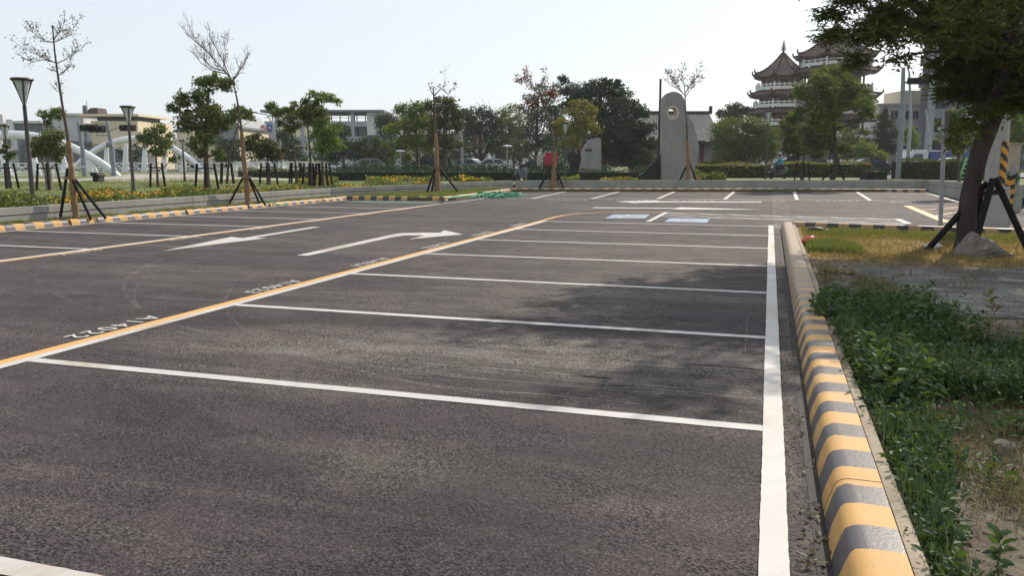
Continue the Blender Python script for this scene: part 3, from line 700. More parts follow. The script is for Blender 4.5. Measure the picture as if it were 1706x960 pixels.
# ------------------------------------------------------------------ big shade tree on the verge
def big_tree():
    base = (3.1, 14.66, 0.06)
    D = 13.04; lat0 = 7.37
    rng = np.random.default_rng(77); rnd = random.Random(77)
    t = thing('shade_tree', 'large dark shade tree leaning over the dry grass, held by thick black stakes', 'tree', base, YAW)
    st = [(-0.0, -0.06), (-0.02, 0.19), (-0.03, 0.5), (-0.03, 0.85), (0.01, 1.2), (0.09, 1.61), (0.19, 1.97), (0.29, 2.24)]
    m = MB(); rr = [.22,.16,.14,.13,.13,.135,.14,.13]
    pts = [(p[0]+(0 if i < 2 else rnd.uniform(-.015,.015)), rnd.uniform(-.02,.02), p[1]) for i, p in enumerate(st)]
    m.tube(pts, rr, 14)
    top = Vector(pts[-1])
    limbs = [[(0,0,0),(-.35,.3,.9),(-.8,.7,2.0),(-1.5,1.0,2.9)],[(0,0,0),(.25,.2,.9),(.35,.5,2.0),(.2,.7,3.4)],[(0,0,0),(.6,-.5,.6),(1.5,-1.3,1.2),(2.6,-1.9,1.7)],
             [(-.05,0,-.1),(-.25,-.6,.9),(-.6,-1.5,2.0),(-1.1,-2.4,2.8)],[(0,0,.1),(.4,1.1,.9),(.3,2.4,1.8),(-.5,3.4,2.4)],[(-.1,0,.1),(-.7,.6,1.3),(-1.6,1.2,2.5),(-2.4,1.4,3.1)],
             [(0,0,.1),(1.0,.5,.8),(2.1,.9,1.5),(3.2,1.0,2.0)],[(0,0,.3),(-.5,.2,1.6),(-1.0,-.1,3.0),(-1.4,-.3,4.1)],[(.1,0,.2),(.9,-.6,1.7),(1.5,-.8,3.0)]]
    lm = m; ends = []
    for L in limbs:
        q = [top+Vector(v) for v in L]; lm.tube(q, [.11*(1-.78*i/(len(q)-1)) for i in range(len(q))], 8)
        for i in range(1, len(q)):
            for r in range(5):
                p = q[i-1].lerp(q[i], rnd.random()); d = Vector((rnd.uniform(-1,1), rnd.uniform(-1,1), rnd.uniform(-.3,.8))).normalized()
                l = rnd.uniform(.6,1.35); e = p+d*l; mid = p.lerp(e,.5)+Vector((0,0,.12))
                lm.tube([p, mid, e], [.035,.022,.008], 5); ends += [mid, e]
    build(lm, 'trunk', 'dark_bark', t, True)
    # crown clumps seen against the sky, in the tree's own frame
    low = [(-2.54, 3.65, 0.15), (-2.27, 3.45, 0.15), (-2.02, 3.22, 0.14), (-1.78, 3.07, 0.14), (-1.6, 2.96, 0.1), (-1.9, 3.58, 0.21), (-1.53, 3.54, 0.23), (-1.33, 3.3, 0.15), (-1.17, 3.72, 0.25), (-0.88, 3.04, 0.13), (-0.71, 2.81, 0.11), (-0.77, 3.4, 0.23), (-0.42, 2.54, 0.14), (-0.51, 3.0, 0.21), (-0.22, 2.22, 0.11), (-0.28, 1.95, 0.09), (-0.1, 2.08, 0.1), (-0.18, 1.77, 0.06), (-0.05, 2.81, 0.23), (-0.02, 3.36, 0.29), (-0.41, 3.54, 0.27), (0.35, 3.36, 0.29), (0.51, 2.72, 0.23), (0.59, 2.34, 0.17), (0.24, 2.54, 0.17), (0.5, 3.72, 0.25), (-2.38, 3.82, 0.15), (-2.67, 3.86, 0.12), (0.05, 2.54, 0.23), (0.24, 3.0, 0.27), (-0.19, 3.13, 0.25), (0.35, 2.54, 0.21), (0.08, 2.26, 0.14), (0.08, 3.72, 0.29), (-0.66, 3.76, 0.25), (-1.06, 3.49, 0.21), (-0.35, 2.81, 0.19), (0.57, 3.04, 0.23), (-0.1, 1.95, 0.08), (0.62, 2.54, 0.19)]
    # the crown hangs as flat sprays: each clump has its own depth round the trunk
    B1 = [(b[0], rnd.uniform(-1.3, 1.1)*(1 if b[1] > 3 else .5), b[1], b[2]*1.15) for b in low]
    B2 = []
    for i in range(90):
        a = rnd.uniform(0, 2*math.pi); r = 3.8*math.sqrt(rnd.random()); z = rnd.uniform(3.9, 6.2)-.045*r*r
        q = rnd.uniform(.45,.75); bx, by = .8+math.cos(a)*r*.88, .3+math.sin(a)*r*.90
        if (lat0+bx-q)/(D+by) < .455: z = max(z, 1.5+.19*(D+by)+q*1.05)      # boughs on the open side arch higher
        B2.append((bx, by, z, q))
    P = np.concatenate([clump_points(B1, 4800, rng, 9, .26, .6), clump_points(B2, 11000, rng, 13, .27, .6)])
    # pinnate sprays: a short stalk with paired leaflets
    n = len(P); D0 = unit(rng.normal(size=(n,3))*np.array([1,1,.35])+np.array([0,0,-.15])); S0 = unit(np.cross(D0, np.array([0,0,1.0])))
    k = 5; pts = []; dr = []
    for i in range(k):
        for sgn in (-1, 1):
            pts.append(P+D0*(.045*(i+.3))); dr.append(D0*.55+S0*sgn)
    pts.append(P+D0*.05*k); dr.append(D0)
    PP = np.concatenate(pts); DD_ = np.concatenate(dr)
    V, F = leaves(PP, .074, rng, .85, .42, DD_, .25, .12)
    mesh_np('crown', V, F, 'leaf_near', t)
    # stakes: heavy posts with crossbars
    s = thing('tree_stakes', 'four thick black posts propping up the large shade tree above the rock', 'tree stakes', base, YAW)
    for f, tp in (([(-0.59, 0.15), (0.18, 1.1)], (.15,-.1)),([(-0.2, -0.01), (0.16, 1.16)], (-.5,-.27)),([(0.4, 0.16), (0.15, 1.06)], (.45,.02)),([(0.82, -0.04), (0.2, 1.18)], (-.35,-.25))):
        a = (f[0][0], tp[0], -.04); b = (f[1][0], tp[1], f[1][1])
        build(MB().tube([a, b], .05, 10), 'post', 'black_post', s, True)
    c = [(0.14, 0.93), (0.31, 0.97)]
    build(MB().tube([(c[0][0]-.1,-.26,c[0][1]),(c[1][0]+.05,-.26,c[1][1])], .04, 8), 'crossbar', 'black_post', s, True)
big_tree()

# ------------------------------------------------------------------ nearly bare saplings along the wall
twig_tree('sapling', 'tall bare sapling with three arched tiers of twigs, leaning by the round lamp', (-15.99, 15.57, 0.12),
    [(-0.0, -0.01), (-0.02, 0.49), (-0.02, 0.92), (-0.02, 1.47), (-0.04, 1.92), (-0.09, 2.48), (-0.13, 3.04), (-0.16, 3.52), (-0.18, 3.93), (-0.18, 4.51)],
    [[(-0.19, 4.14), (-0.43, 4.16), (-0.65, 4.3), (-0.91, 4.46)],[(-0.18, 4.14), (0.04, 4.19), (0.29, 4.27), (0.5, 4.51)],[(-0.16, 3.66), (-0.42, 3.77), (-0.65, 3.89), (-0.93, 4.05)],
     [(-0.15, 3.66), (0.04, 3.73), (0.25, 3.84), (0.48, 4.0)],[(-0.14, 3.38), (0.02, 3.42), (0.17, 3.51), (0.31, 3.75)],[(-0.16, 3.67), (-0.42, 3.73), (-0.64, 3.67), (-0.84, 3.75)],[(-0.11, 2.93), (-0.21, 2.97), (-0.38, 3.09)],[(-0.18, 4.19), (-0.02, 4.3), (0.16, 4.38), (0.31, 4.6)],[(-0.14, 3.42), (-0.23, 3.48), (-0.37, 3.51)]],
    'leaf_olive', 800, .042, .052, 1.85, 11, twig_len=.26, per=15, rise=.55)
twig_tree('sapling', 'tall bare leaning tree with a leafless fan of twigs swept to one side', (-15.81, 22.2, 0.12),
    [(-0.0, -0.02), (-0.03, 0.59), (-0.07, 1.34), (-0.09, 2.0), (-0.13, 2.65), (-0.19, 3.24), (-0.25, 3.6), (-0.31, 3.86)],
    [[(-0.31, 3.86), (-0.7, 4.33), (-1.13, 4.8), (-1.75, 5.34)],[(-0.35, 3.89), (-0.56, 4.47), (-0.72, 4.83), (-0.89, 5.16)],[(-0.31, 3.87), (-0.05, 4.15), (0.14, 4.33), (0.28, 4.53)],
     [(-0.5, 4.07), (-0.89, 4.15), (-1.2, 4.38), (-1.33, 4.69)],[(-0.43, 4.0), (-0.57, 4.26), (-0.44, 4.62), (-0.49, 5.01)],[(-0.78, 4.4), (-0.95, 4.69), (-1.31, 5.01), (-1.44, 5.34)],[(-0.29, 3.86), (-0.13, 4.04), (-0.04, 4.38)],[(-0.57, 4.15), (-0.98, 4.26), (-1.24, 4.51)]],
    'leaf_dry', 260, .05, .075, 2.3, 12, twig_len=.5, per=14)
twig_tree('sapling', 'thin sapling cut off at the top, on the grass island', (-13.38, 31.94, 0.12),
    [(-0.0, -0.03), (-0.01, 0.83), (-0.02, 2.0), (-0.06, 3.06), (-0.09, 3.92), (-0.11, 4.36)],
    [[(-0.09, 4.04), (0.11, 4.24), (0.34, 4.38), (0.42, 4.92)],[(0.29, 4.31), (0.53, 4.09), (0.66, 4.29)],[(-0.12, 4.12), (-0.24, 4.29), (-0.29, 4.46)]],
    'leaf_dry', 70, .09, .10, 2.55, 13, twig_len=.4)
twig_tree('sapling', 'leaning sapling with wilted brown leaves and a reddish trunk', (-10.44, 39.99, 0.12),
    [(0.0, -0.03), (0.05, 0.87), (0.08, 1.92), (-0.08, 2.81), (-0.33, 3.69), (-0.54, 4.33), (-0.75, 4.86)],
    [[(-0.66, 4.57), (-0.96, 4.92), (-1.26, 5.15), (-1.71, 5.32)],[(-0.72, 4.8), (-0.58, 5.15), (-0.37, 5.5)],[(-0.54, 4.28), (-0.9, 4.28), (-1.26, 4.22)],[(-0.48, 4.13), (-0.24, 4.42), (-0.07, 4.71)],[(-0.75, 4.86), (-1.11, 4.98), (-1.41, 5.38)]],
    'leaf_brown', 520, .11, .10, 1.9, 14, blobs=[(-1.02, 4.16, 0.28), (-0.19, 4.68, 0.24), (-0.54, 4.28, 0.18)], twig_len=.55)
twig_tree('sapling', 'bare topped sapling standing in front of the tall stone with a round hole', (-3.96, 42.52, 0.12),
    [(0.0, -0.05), (-0.03, 1.02), (-0.11, 2.22), (-0.17, 3.27), (-0.26, 4.01), (-0.31, 4.75)],
    [[(-0.31, 4.66), (-0.65, 4.96), (-1.02, 5.13), (-1.48, 5.54)],[(-0.31, 4.75), (-0.05, 5.13), (0.18, 5.43), (0.37, 5.86)],[(-0.31, 4.75), (-0.36, 5.19), (-0.49, 5.72)],[(-0.3, 4.54), (-0.04, 4.9), (0.25, 5.19)],[(-0.46, 4.81), (-0.81, 5.25), (-1.1, 5.78)]],
    'leaf_dry', 420, .10, .095, 2.45, 15, twig_len=.6)
stakes('black tripod stakes at the foot of the three tiered sapling', (-15.99, 15.57, 0.12), [(-.22,-.32),(.42,-.12),(.62,.2)], (-.09,0), .035, 1.05)
stakes('black tripod stakes at the foot of the bare leaning tree', (-15.81, 22.2, 0.12), [(-.6,-.15),(.55,-.05),(.22,.45)], (-.03,0), .035, .95)
stakes('black tripod stakes of the cut off sapling on the island', (-13.38, 31.94, 0.12), [(-.45,-.3),(-.3,.4),(.95,.05)], (0,0), .045, 1.15)
stakes('black tripod stakes round the brown leaved sapling', (-10.44, 39.99, 0.12), [(-.7,.1),(.55,-.1),(.35,.5)], (0,0), .05, 1.2)
stakes('crossed black stakes in front of the tall stone', (-3.96, 42.52, 0.12), [(-.6,.1),(.6,.1),(.1,.5)], (0,0), .05, 1.25)

# ------------------------------------------------------------------ leafy trees: base, crown clumps and stem measured from the photo, each with its own depth
T1 = 'leafy trees behind the low wall'
tree('forked_tree', 'dark green forked tree between the wall and the pagodas', T1, (3.17, 46.65, 0.14), [(-1.28, 5.49, 0.48), (-0.35, 5.79, 0.58), (0.44, 5.64, 0.52), (-1.78, 4.97, 0.45), (-0.83, 4.85, 0.65), (0.34, 4.72, 0.71), (1.3, 5.03, 0.45), (1.71, 4.54, 0.32), (-0.4, 3.92, 0.61), (-1.35, 4.04, 0.52), (0.86, 4.04, 0.48), (-1.97, 3.74, 0.39), (-2.33, 3.39, 0.32), (1.51, 3.8, 0.26), (0.13, 3.11, 0.39), (-0.99, 3.24, 0.45)], [(-0.06, -0.03), (0.06, 0.51), (0.2, 0.98), (0.1, 1.93), (-0.03, 3.02), (-0.16, 4.11)], mat='leaf_mid', n=5200, leaf=.17, r0=.17, bark='dark_bark', seed=21, sub=10)
stakes('black stakes crossing over the trunk of the forked tree', (3.17, 46.65, 0.14), [(-.75,.1),(.85,.1),(.65,-.3)], (.25,0), .055, 1.3)
tree('park_tree', 'yellowish loose tree standing left of the forked tree', T1, (1.96, 54.84, 0.3), [(-0.72, 3.43, 0.5), (0.05, 3.17, 0.61), (0.91, 3.28, 0.5), (-0.44, 2.54, 0.58), (0.47, 2.39, 0.61), (1.29, 2.54, 0.5), (1.92, 2.13, 0.42), (-0.87, 1.99, 0.35), (1.12, 1.69, 0.38), (2.62, 1.87, 0.35), (0.06, 1.72, 0.35)], [(0.0, -0.04), (-0.0, 0.75), (0.06, 1.69), (0.18, 2.8)], mat='leaf_olive', n=3200, leaf=.2, r0=.1, seed=22)
tree('park_tree', 'small leafy tree with pale forked stems behind the flower bed', T1, (-28.97, 26.93, 0.3), [(-0.02, 3.13, 0.23), (0.38, 3.17, 0.26), (0.05, 2.81, 0.2), (0.52, 2.14, 0.38), (-0.23, 1.9, 0.33), (0.09, 1.57, 0.36), (0.6, 1.67, 0.28), (-0.42, 1.5, 0.23), (0.27, 1.95, 0.31), (0.51, 1.2, 0.18)], [(-0.0, -0.03), (0.02, 0.78), (0.07, 1.35), (0.16, 2.88)], mat='leaf_mid', n=2400, leaf=.11, r0=.07, bark='pale_bark', seed=23,
     stems=[[(-0.05, -0.03), (-0.09, 0.65), (-0.2, 1.2), (-0.08, 1.9), (0.11, 2.88)],[(-0.0, -0.03), (0.02, 0.78), (0.12, 1.35), (0.37, 1.9)],[(0.07, -0.03), (0.11, 0.65), (0.02, 1.35), (-0.24, 1.77)]])
tree('park_tree', 'small feathery tree left of the leafy spreading tree', T1, (-26.84, 30.9, 0.3), [(-0.19, 2.44, 0.31), (0.15, 2.66, 0.25), (-0.33, 2.07, 0.28), (0.17, 2.07, 0.33), (0.6, 1.96, 0.25), (-0.08, 1.64, 0.25), (0.35, 1.53, 0.25), (0.69, 1.26, 0.17), (-0.53, 2.28, 0.19), (0.68, 2.36, 0.19)], [(-0.0, -0.03), (0.02, 0.74), (0.01, 1.42), (0.01, 2.23)], mat='leaf_mid', n=1500, leaf=.12, r0=.06, seed=24)
tree('park_tree', 'tall leafy spreading tree with airy tiers, near the bridge end', T1, (-21.71, 27.77, 0.3), [(0.25, 4.21, 0.32), (-0.1, 4.38, 0.22), (0.84, 4.21, 0.32), (0.66, 4.45, 0.2), (-0.19, 3.7, 0.34), (-0.79, 3.61, 0.32), (-1.13, 3.24, 0.22), (-0.13, 3.16, 0.37), (0.54, 3.14, 0.34), (-0.49, 2.7, 0.37), (0.15, 2.53, 0.42), (0.81, 2.7, 0.29), (0.24, 1.99, 0.34), (-0.49, 1.92, 0.27), (1.13, 2.93, 0.2), (-0.15, 1.51, 0.22), (-0.83, 3.05, 0.24), (0.45, 1.51, 0.2)], [(-0.0, -0.02), (0.02, 0.67), (0.03, 1.34), (0.05, 2.1), (0.15, 2.93), (0.3, 3.98)], mat='leaf_mid', n=4200, leaf=.13, r0=.13, seed=25, sub=9)
tree('park_tree', 'slanting thin tree with a dark tuft, behind the bare leaning tree', T1, (-27.55, 36.93, 0.3), [(0.75, 3.85, 0.29), (1.18, 3.64, 0.29), (0.48, 3.64, 0.23), (1.42, 3.39, 0.16), (-0.05, 1.39, 0.16), (0.99, 3.7, 0.26)], [(-0.03, -0.03), (0.08, 0.82), (0.26, 1.77), (0.63, 2.86), (0.92, 3.64)], mat='leaf_mid', n=900, leaf=.14, r0=.07, seed=26)
tree('park_tree', 'bushy light green tree in front of the round traffic signs', T1, (-24.17, 35.7, 0.3), [(-0.74, 2.33, 0.34), (-0.26, 2.1, 0.31), (-0.88, 1.86, 0.31), (-0.15, 1.86, 0.37), (0.39, 1.92, 0.34), (0.81, 1.74, 0.21), (0.13, 1.5, 0.34), (0.58, 1.44, 0.28), (-0.47, 1.5, 0.28), (-1.05, 2.04, 0.21)], [(-0.0, -0.03), (-0.03, 0.69), (0.0, 1.38), (-0.02, 2.18)], mat='leaf_olive', n=1700, leaf=.14, r0=.06, seed=27)
tree('park_tree', 'slender dark tree with separate tufts beside the speed sign', T1, (-24.04, 38.04, 0.3), [(-1.16, 4.01, 0.26), (-0.83, 3.7, 0.26), (-0.35, 3.82, 0.26), (0.11, 4.07, 0.19), (-0.11, 3.45, 0.26), (0.34, 3.7, 0.23), (-0.26, 2.89, 0.26), (0.22, 3.08, 0.23), (-0.63, 3.2, 0.19)], [(-0.0, -0.03), (-0.02, 1.14), (-0.07, 2.08), (-0.19, 3.17), (-0.34, 3.88)], mat='leaf_mid', n=1100, leaf=.15, r0=.06, seed=28)
tree('park_tree', 'slim green tree, left one of the close pair before the grey school', T1, (-20.07, 33.04, 0.3), [(-0.11, 3.51, 0.31), (0.24, 3.41, 0.31), (-0.34, 3.19, 0.22), (0.01, 2.98, 0.22), (-0.12, 3.83, 0.19), (0.34, 3.78, 0.17)], [(-0.0, -0.03), (-0.02, 0.87), (-0.05, 1.69), (-0.09, 2.63), (-0.09, 3.43)], mat='leaf_mid', n=1100, leaf=.13, r0=.065, seed=29)
tree('park_tree', 'light green tree with drooping foliage, right one of the close pair before the grey school', T1, (-19.59, 33.19, 0.3), [(-0.34, 4.18, 0.19), (0.04, 4.07, 0.25), (0.44, 4.02, 0.25), (0.79, 3.89, 0.19), (0.21, 3.41, 0.22), (0.16, 2.9, 0.31), (0.42, 2.44, 0.36), (-0.08, 2.34, 0.33), (0.56, 1.96, 0.31), (0.12, 1.82, 0.33), (0.7, 2.77, 0.19), (-0.17, 2.87, 0.22)], [(-0.0, -0.03), (0.0, 0.87), (0.01, 1.82), (0.08, 2.9), (0.08, 3.83)], mat='leaf_light', n=2000, leaf=.13, r0=.065, seed=30)
tree('park_tree', 'broad light green tree behind the cut off sapling', T1, (-28.16, 63.51, 0.3), [(-1.31, 5.36, 0.51), (-0.41, 5.26, 0.67), (0.3, 5.65, 0.51), (-0.83, 4.28, 0.82), (0.38, 4.33, 0.87), (-1.94, 3.83, 0.56), (-0.45, 2.89, 0.82), (-1.77, 2.5, 0.67), (0.65, 2.7, 0.72), (-2.55, 3.88, 0.41), (-1.19, 1.5, 0.46), (-2.73, 2.6, 0.36)], [(-0.15, -0.05), (-0.18, 1.1), (-0.26, 2.35), (-0.33, 4.08), (-0.41, 5.31)], mat='leaf_light', n=3600, leaf=.22, r0=.2, seed=31)
tree('park_tree', 'broad brownish green tree right behind the cut off sapling', T1, (-25.08, 61.58, 0.3), [(-0.89, 5.38, 0.59), (0.17, 5.57, 0.69), (0.78, 4.91, 0.59), (-0.28, 4.34, 0.84), (0.92, 3.82, 0.49), (-0.93, 3.11, 0.64), (0.33, 2.73, 0.74), (1.15, 2.54, 0.34), (-0.32, 1.68, 0.44), (-0.5, 6.04, 0.29)], [(-0.0, -0.05), (0.01, 1.11), (-0.02, 2.54), (-0.04, 4.2), (0.07, 5.29)], mat='leaf_olive', n=3200, leaf=.22, r0=.2, seed=32)
tree('park_tree', 'low bushy tree in front of the grey school windows', T1, (-39.76, 79.0, 0.3), [(-0.36, 3.22, 0.65), (-1.09, 2.34, 0.78), (0.26, 2.53, 0.84), (1.2, 1.96, 0.65), (-0.6, 1.46, 0.78), (0.73, 1.2, 0.71), (-1.63, 1.2, 0.52)], [(-0.0, -0.06), (-0.11, 0.76), (-0.2, 2.02), (-0.31, 2.97)], mat='leaf_olive', n=1500, leaf=.25, r0=.12, seed=33, ys=[0]*7)
tree('park_tree', 'small round tree beside the blue school sign', T1, (-41.47, 78.47, 0.3), [(-0.69, 2.71, 0.58), (0.09, 3.22, 0.52), (-0.33, 1.96, 0.65), (0.44, 1.83, 0.58), (-0.98, 1.58, 0.52)], [(-0.0, -0.06), (-0.11, 0.76), (-0.2, 1.83), (-0.24, 2.84)], mat='leaf_dark', n=900, leaf=.22, r0=.1, seed=34)
tree('park_tree', 'small bluish green tree left of the blue school sign', T1, (-44.04, 77.66, 0.3), [(-0.29, 2.71, 0.58), (0.48, 2.97, 0.58), (-0.07, 1.83, 0.71), (0.77, 2.09, 0.52), (-0.59, 1.58, 0.52)], [(-0.0, -0.06), (0.03, 0.76), (0.06, 1.71), (0.09, 2.65)], mat='leaf_dark', n=900, leaf=.22, r0=.1, seed=35)
tree('banyan_tree', 'dark spreading banyan with forked trunk behind the street pole', T1, (-34.98, 97.76, 0.3), [(-1.16, 7.01, 0.92), (0.34, 7.3, 1.08), (1.62, 6.56, 0.92), (-1.93, 5.83, 0.92), (-0.04, 5.53, 1.23), (1.92, 5.23, 0.92), (-1.41, 4.04, 0.77), (2.37, 3.75, 0.69), (1.08, 4.19, 0.85), (-2.14, 7.16, 0.62), (-0.8, 4.64, 0.85)], [(-0.0, -0.08), (-0.07, 1.05), (-0.06, 2.18), (-0.21, 3.67), (-0.04, 5.9)], mat='leaf_dark', n=3400, leaf=.26, r0=.35, bark='dark_bark', seed=36,
     stems=[[(-0.0, -0.08), (-0.22, 1.2), (-0.97, 2.55), (-1.41, 4.19)],[(-0.0, -0.08), (0.16, 1.35), (0.85, 2.7), (1.46, 4.42)],[(-0.0, -0.08), (-0.07, 1.43), (-0.06, 3.3), (-0.04, 5.53)]])
tree('park_tree', 'slim grove tree with several thin trunks left of the reddish sapling', T1, (-31.71, 98.79, 0.3), [(-0.6, 7.16, 0.69), (0.53, 7.67, 0.69), (0.16, 6.05, 0.92), (-0.9, 5.16, 0.77), (0.91, 4.86, 0.92), (0.15, 3.45, 0.77), (1.21, 6.42, 0.62), (-0.3, 4.19, 0.69), (1.52, 3.6, 0.62), (-1.05, 6.27, 0.54)], [(-0.0, -0.08), (-0.07, 1.43), (-0.07, 3.67), (0.01, 6.27)], mat='leaf_mid', n=2300, leaf=.22, r0=.12, bark='dark_bark', seed=37,
     stems=[[(-0.61, -0.08), (-0.61, 1.8), (-0.75, 4.42), (-0.6, 6.64)],[(-0.0, -0.08), (0.0, 1.8), (0.0, 4.04), (0.31, 6.64)],[(0.76, -0.08), (0.76, 2.18), (0.91, 4.42)]])
tree('park_tree', 'tall dark tree behind the wilted brown sapling', T1, (-30.19, 106.56, 0.3), [(-0.92, 9.36, 0.98), (0.67, 10.53, 0.9), (1.96, 9.59, 1.07), (-0.28, 7.4, 1.4), (1.5, 6.77, 1.48), (-0.75, 4.87, 1.31), (1.03, 3.76, 1.48), (2.64, 4.71, 1.23), (2.75, 10.69, 0.82), (-1.72, 8.03, 0.74), (2.78, 7.71, 0.98), (-1.07, 2.96, 1.07)], [(0.0, -0.08), (-0.01, 1.44), (0.06, 3.84), (0.13, 7.0), (0.28, 9.75)], mat='leaf_dark', n=4400, leaf=.25, r0=.3, bark='dark_bark', seed=38)
tree('broad_tree', 'massive dark green tree with shaggy needle-like foliage behind the small stone', T1, (-13.85, 69.57, 0.3), [(-3.29, 7.94, 0.42), (-2.87, 7.14, 0.63), (-2.0, 6.85, 0.78), (-0.74, 7.24, 0.78), (0.54, 7.04, 0.89), (1.73, 6.55, 0.84), (2.67, 5.45, 0.73), (3.5, 5.15, 0.42), (-2.76, 5.75, 0.78), (-0.96, 5.5, 1.1), (0.83, 5.25, 1.2), (2.39, 4.34, 0.89), (-2.12, 4.14, 0.89), (-0.16, 3.54, 1.2), (1.65, 2.93, 1.1), (3.13, 3.44, 0.58), (-0.14, 2.02, 0.94), (1.42, 1.71, 0.84), (-1.69, 2.37, 0.78), (2.54, 2.22, 0.63), (2.72, 3.23, 0.78), (2.35, 1.3, 0.73), (3.68, 3.89, 0.63), (3.87, 2.73, 0.63), (3.48, 1.51, 0.63), (2.72, 1.2, 0.63), (0.02, 7.64, 0.42), (1.19, 7.54, 0.42)], [(0.0, -0.05), (-0.07, 1.1), (-0.15, 2.63), (-0.18, 4.65), (-0.22, 6.65)], mat='leaf_dark', n=12000, leaf=.24, r0=.4, bark='dark_bark', seed=39, up=.2, sub=18)
tree('park_tree', 'yellow green tree with leaning pale trunks beside the small standing stone', T1, (-13.58, 61.25, 0.3), [(-0.71, 5.5, 0.32), (-0.17, 5.5, 0.42), (0.39, 4.96, 0.46), (-0.97, 4.7, 0.42), (-1.6, 4.08, 0.46), (-1.96, 3.36, 0.37), (-1.14, 3.63, 0.56), (-0.05, 3.99, 0.56), (0.86, 3.58, 0.37), (-0.67, 2.64, 0.46), (-1.49, 2.46, 0.42), (0.53, 4.25, 0.37), (-0.23, 3.18, 0.37), (-2.05, 3.99, 0.28)], [(0.0, -0.16), (-0.2, 0.89), (-0.48, 1.92), (-0.59, 3.14), (-0.34, 4.7)], mat='leaf_yellow', n=3000, leaf=.17, r0=.08, bark='pale_bark', seed=40,
     stems=[[(0.0, -0.16), (-0.29, 1.11), (-0.81, 2.46), (-1.14, 3.58)],[(0.09, -0.16), (-0.11, 1.11), (-0.31, 2.46), (0.03, 4.25)]])
tree('round_tree', 'rounded dense tree with bright sunlit top between the temple hall and the pagodas', T1, (-1.9, 71.79, 0.3), [(-2.33, 3.78, 0.72), (-2.49, 2.6, 0.67), (-2.34, 1.5, 0.67), (-1.44, 4.18, 0.77), (-0.04, 4.28, 0.77), (0.98, 3.98, 0.77), (1.82, 3.29, 0.67), (-1.54, 2.99, 0.87), (-0.28, 2.8, 1.02), (1.14, 2.6, 0.92), (2.17, 2.3, 0.51), (-0.99, 1.8, 0.82), (0.53, 1.6, 0.87), (1.8, 1.5, 0.56), (-2.02, 2.2, 0.46)], [(0.0, -0.05), (-0.05, 1.1), (-0.09, 2.1), (-0.15, 3.34)], mat='leaf_mid', n=8500, leaf=.18, r0=.2, seed=41, sub=22)
tree('park_tree', 'dark spiky tree seen over the round tree top', T1, (-5.08, 132.43, 0.3), [(-2.4, 8.36, 0.85), (-1.31, 8.9, 0.85), (-0.02, 8.99, 0.95), (1.3, 8.63, 0.85), (2.25, 8.08, 0.57), (-0.43, 7.81, 1.14)], [(0.0, -0.09), (-0.12, 2.87), (-0.24, 5.62), (-0.34, 7.9)], mat='leaf_dark', n=2000, leaf=.35, r0=.3, seed=42)
tree('shrub_tree', 'dark bush in front of the temple hall, left of the steel mast', T1, (-10.41, 72.27, 0.3), [(-0.67, 1.51, 0.48), (0.06, 1.83, 0.48), (0.6, 1.31, 0.37), (-0.34, 0.84, 0.48), (0.4, 0.73, 0.37)], [(0.0, -0.05), (-0.01, 0.37), (-0.03, 0.99), (-0.04, 1.51)], mat='leaf_mid', n=900, leaf=.18, r0=.06, seed=61)
tree('shrub_tree', 'low green bush right of the tall standing stone', T1, (-4.28, 68.13, 0.3), [(-0.71, 0.82, 0.34), (-0.04, 1.01, 0.39), (0.56, 0.72, 0.34), (-0.31, 0.48, 0.29)], [(0.0, -0.05), (-0.01, 0.24), (-0.02, 0.53), (-0.03, 0.82)], mat='leaf_mid', n=700, leaf=.16, r0=.05, seed=62)
tree('conifer', 'dark pointed conifer right of the second pagoda', T1, (11.7, 95.23, 0.3), [(-0.46, 6.46, 0.32), (-0.54, 5.84, 0.52), (-0.11, 5.09, 0.65), (-0.83, 4.47, 0.65), (0.23, 3.97, 0.71), (-0.48, 3.22, 0.84), (0.45, 2.59, 0.71), (-0.67, 2.21, 0.65)], [(0.0, -0.06), (-0.17, 2.34), (-0.3, 4.22), (-0.48, 6.71)], mat='leaf_dark', n=2800, leaf=.2, r0=.25, bark='dark_bark', seed=43, ys=[0]*8)
tree('shrub_tree', 'bright round shrub tree before the red pagoda column', T1, (8.82, 85.57, 0.3), [(-0.85, 2.34, 0.53), (-0.29, 2.63, 0.53), (0.48, 2.34, 0.59), (1.04, 1.77, 0.53), (0.18, 1.55, 0.64), (-0.68, 1.55, 0.47), (1.54, 1.2, 0.35)], [(0.0, -0.06), (-0.03, 0.52), (0.02, 1.37), (0.02, 2.23)], mat='leaf_light', n=1700, leaf=.2, r0=.1, seed=44)
tree('park_tree', 'thin pale leaved tree in front of the apartment block', T1, (12.49, 82.94, 0.3), [(-0.69, 4.02, 0.39), (-0.1, 3.48, 0.45), (-0.37, 2.72, 0.45), (0.49, 1.53, 0.45), (-0.03, 1.09, 0.45), (-0.85, 3.16, 0.34), (1.07, 1.2, 0.34)], [(0.0, -0.05), (-0.08, 1.09), (-0.24, 2.45), (-0.46, 3.81)], mat='leaf_light', n=800, leaf=.2, r0=.07, seed=45)
tree('park_tree', 'light tree in the shade just behind the shade tree trunk', T1, (7.35, 36.93, 0.3), [(-0.66, 2.7, 0.29), (-0.41, 3.05, 0.27), (-0.12, 2.53, 0.34), (-0.5, 2.15, 0.29), (0.11, 2.06, 0.32), (-0.19, 1.68, 0.27), (0.2, 2.67, 0.22)], [(0.0, -0.02), (-0.06, 0.67), (-0.15, 1.51), (-0.28, 2.46)], mat='leaf_mid', n=1500, leaf=.13, r0=.07, seed=46)
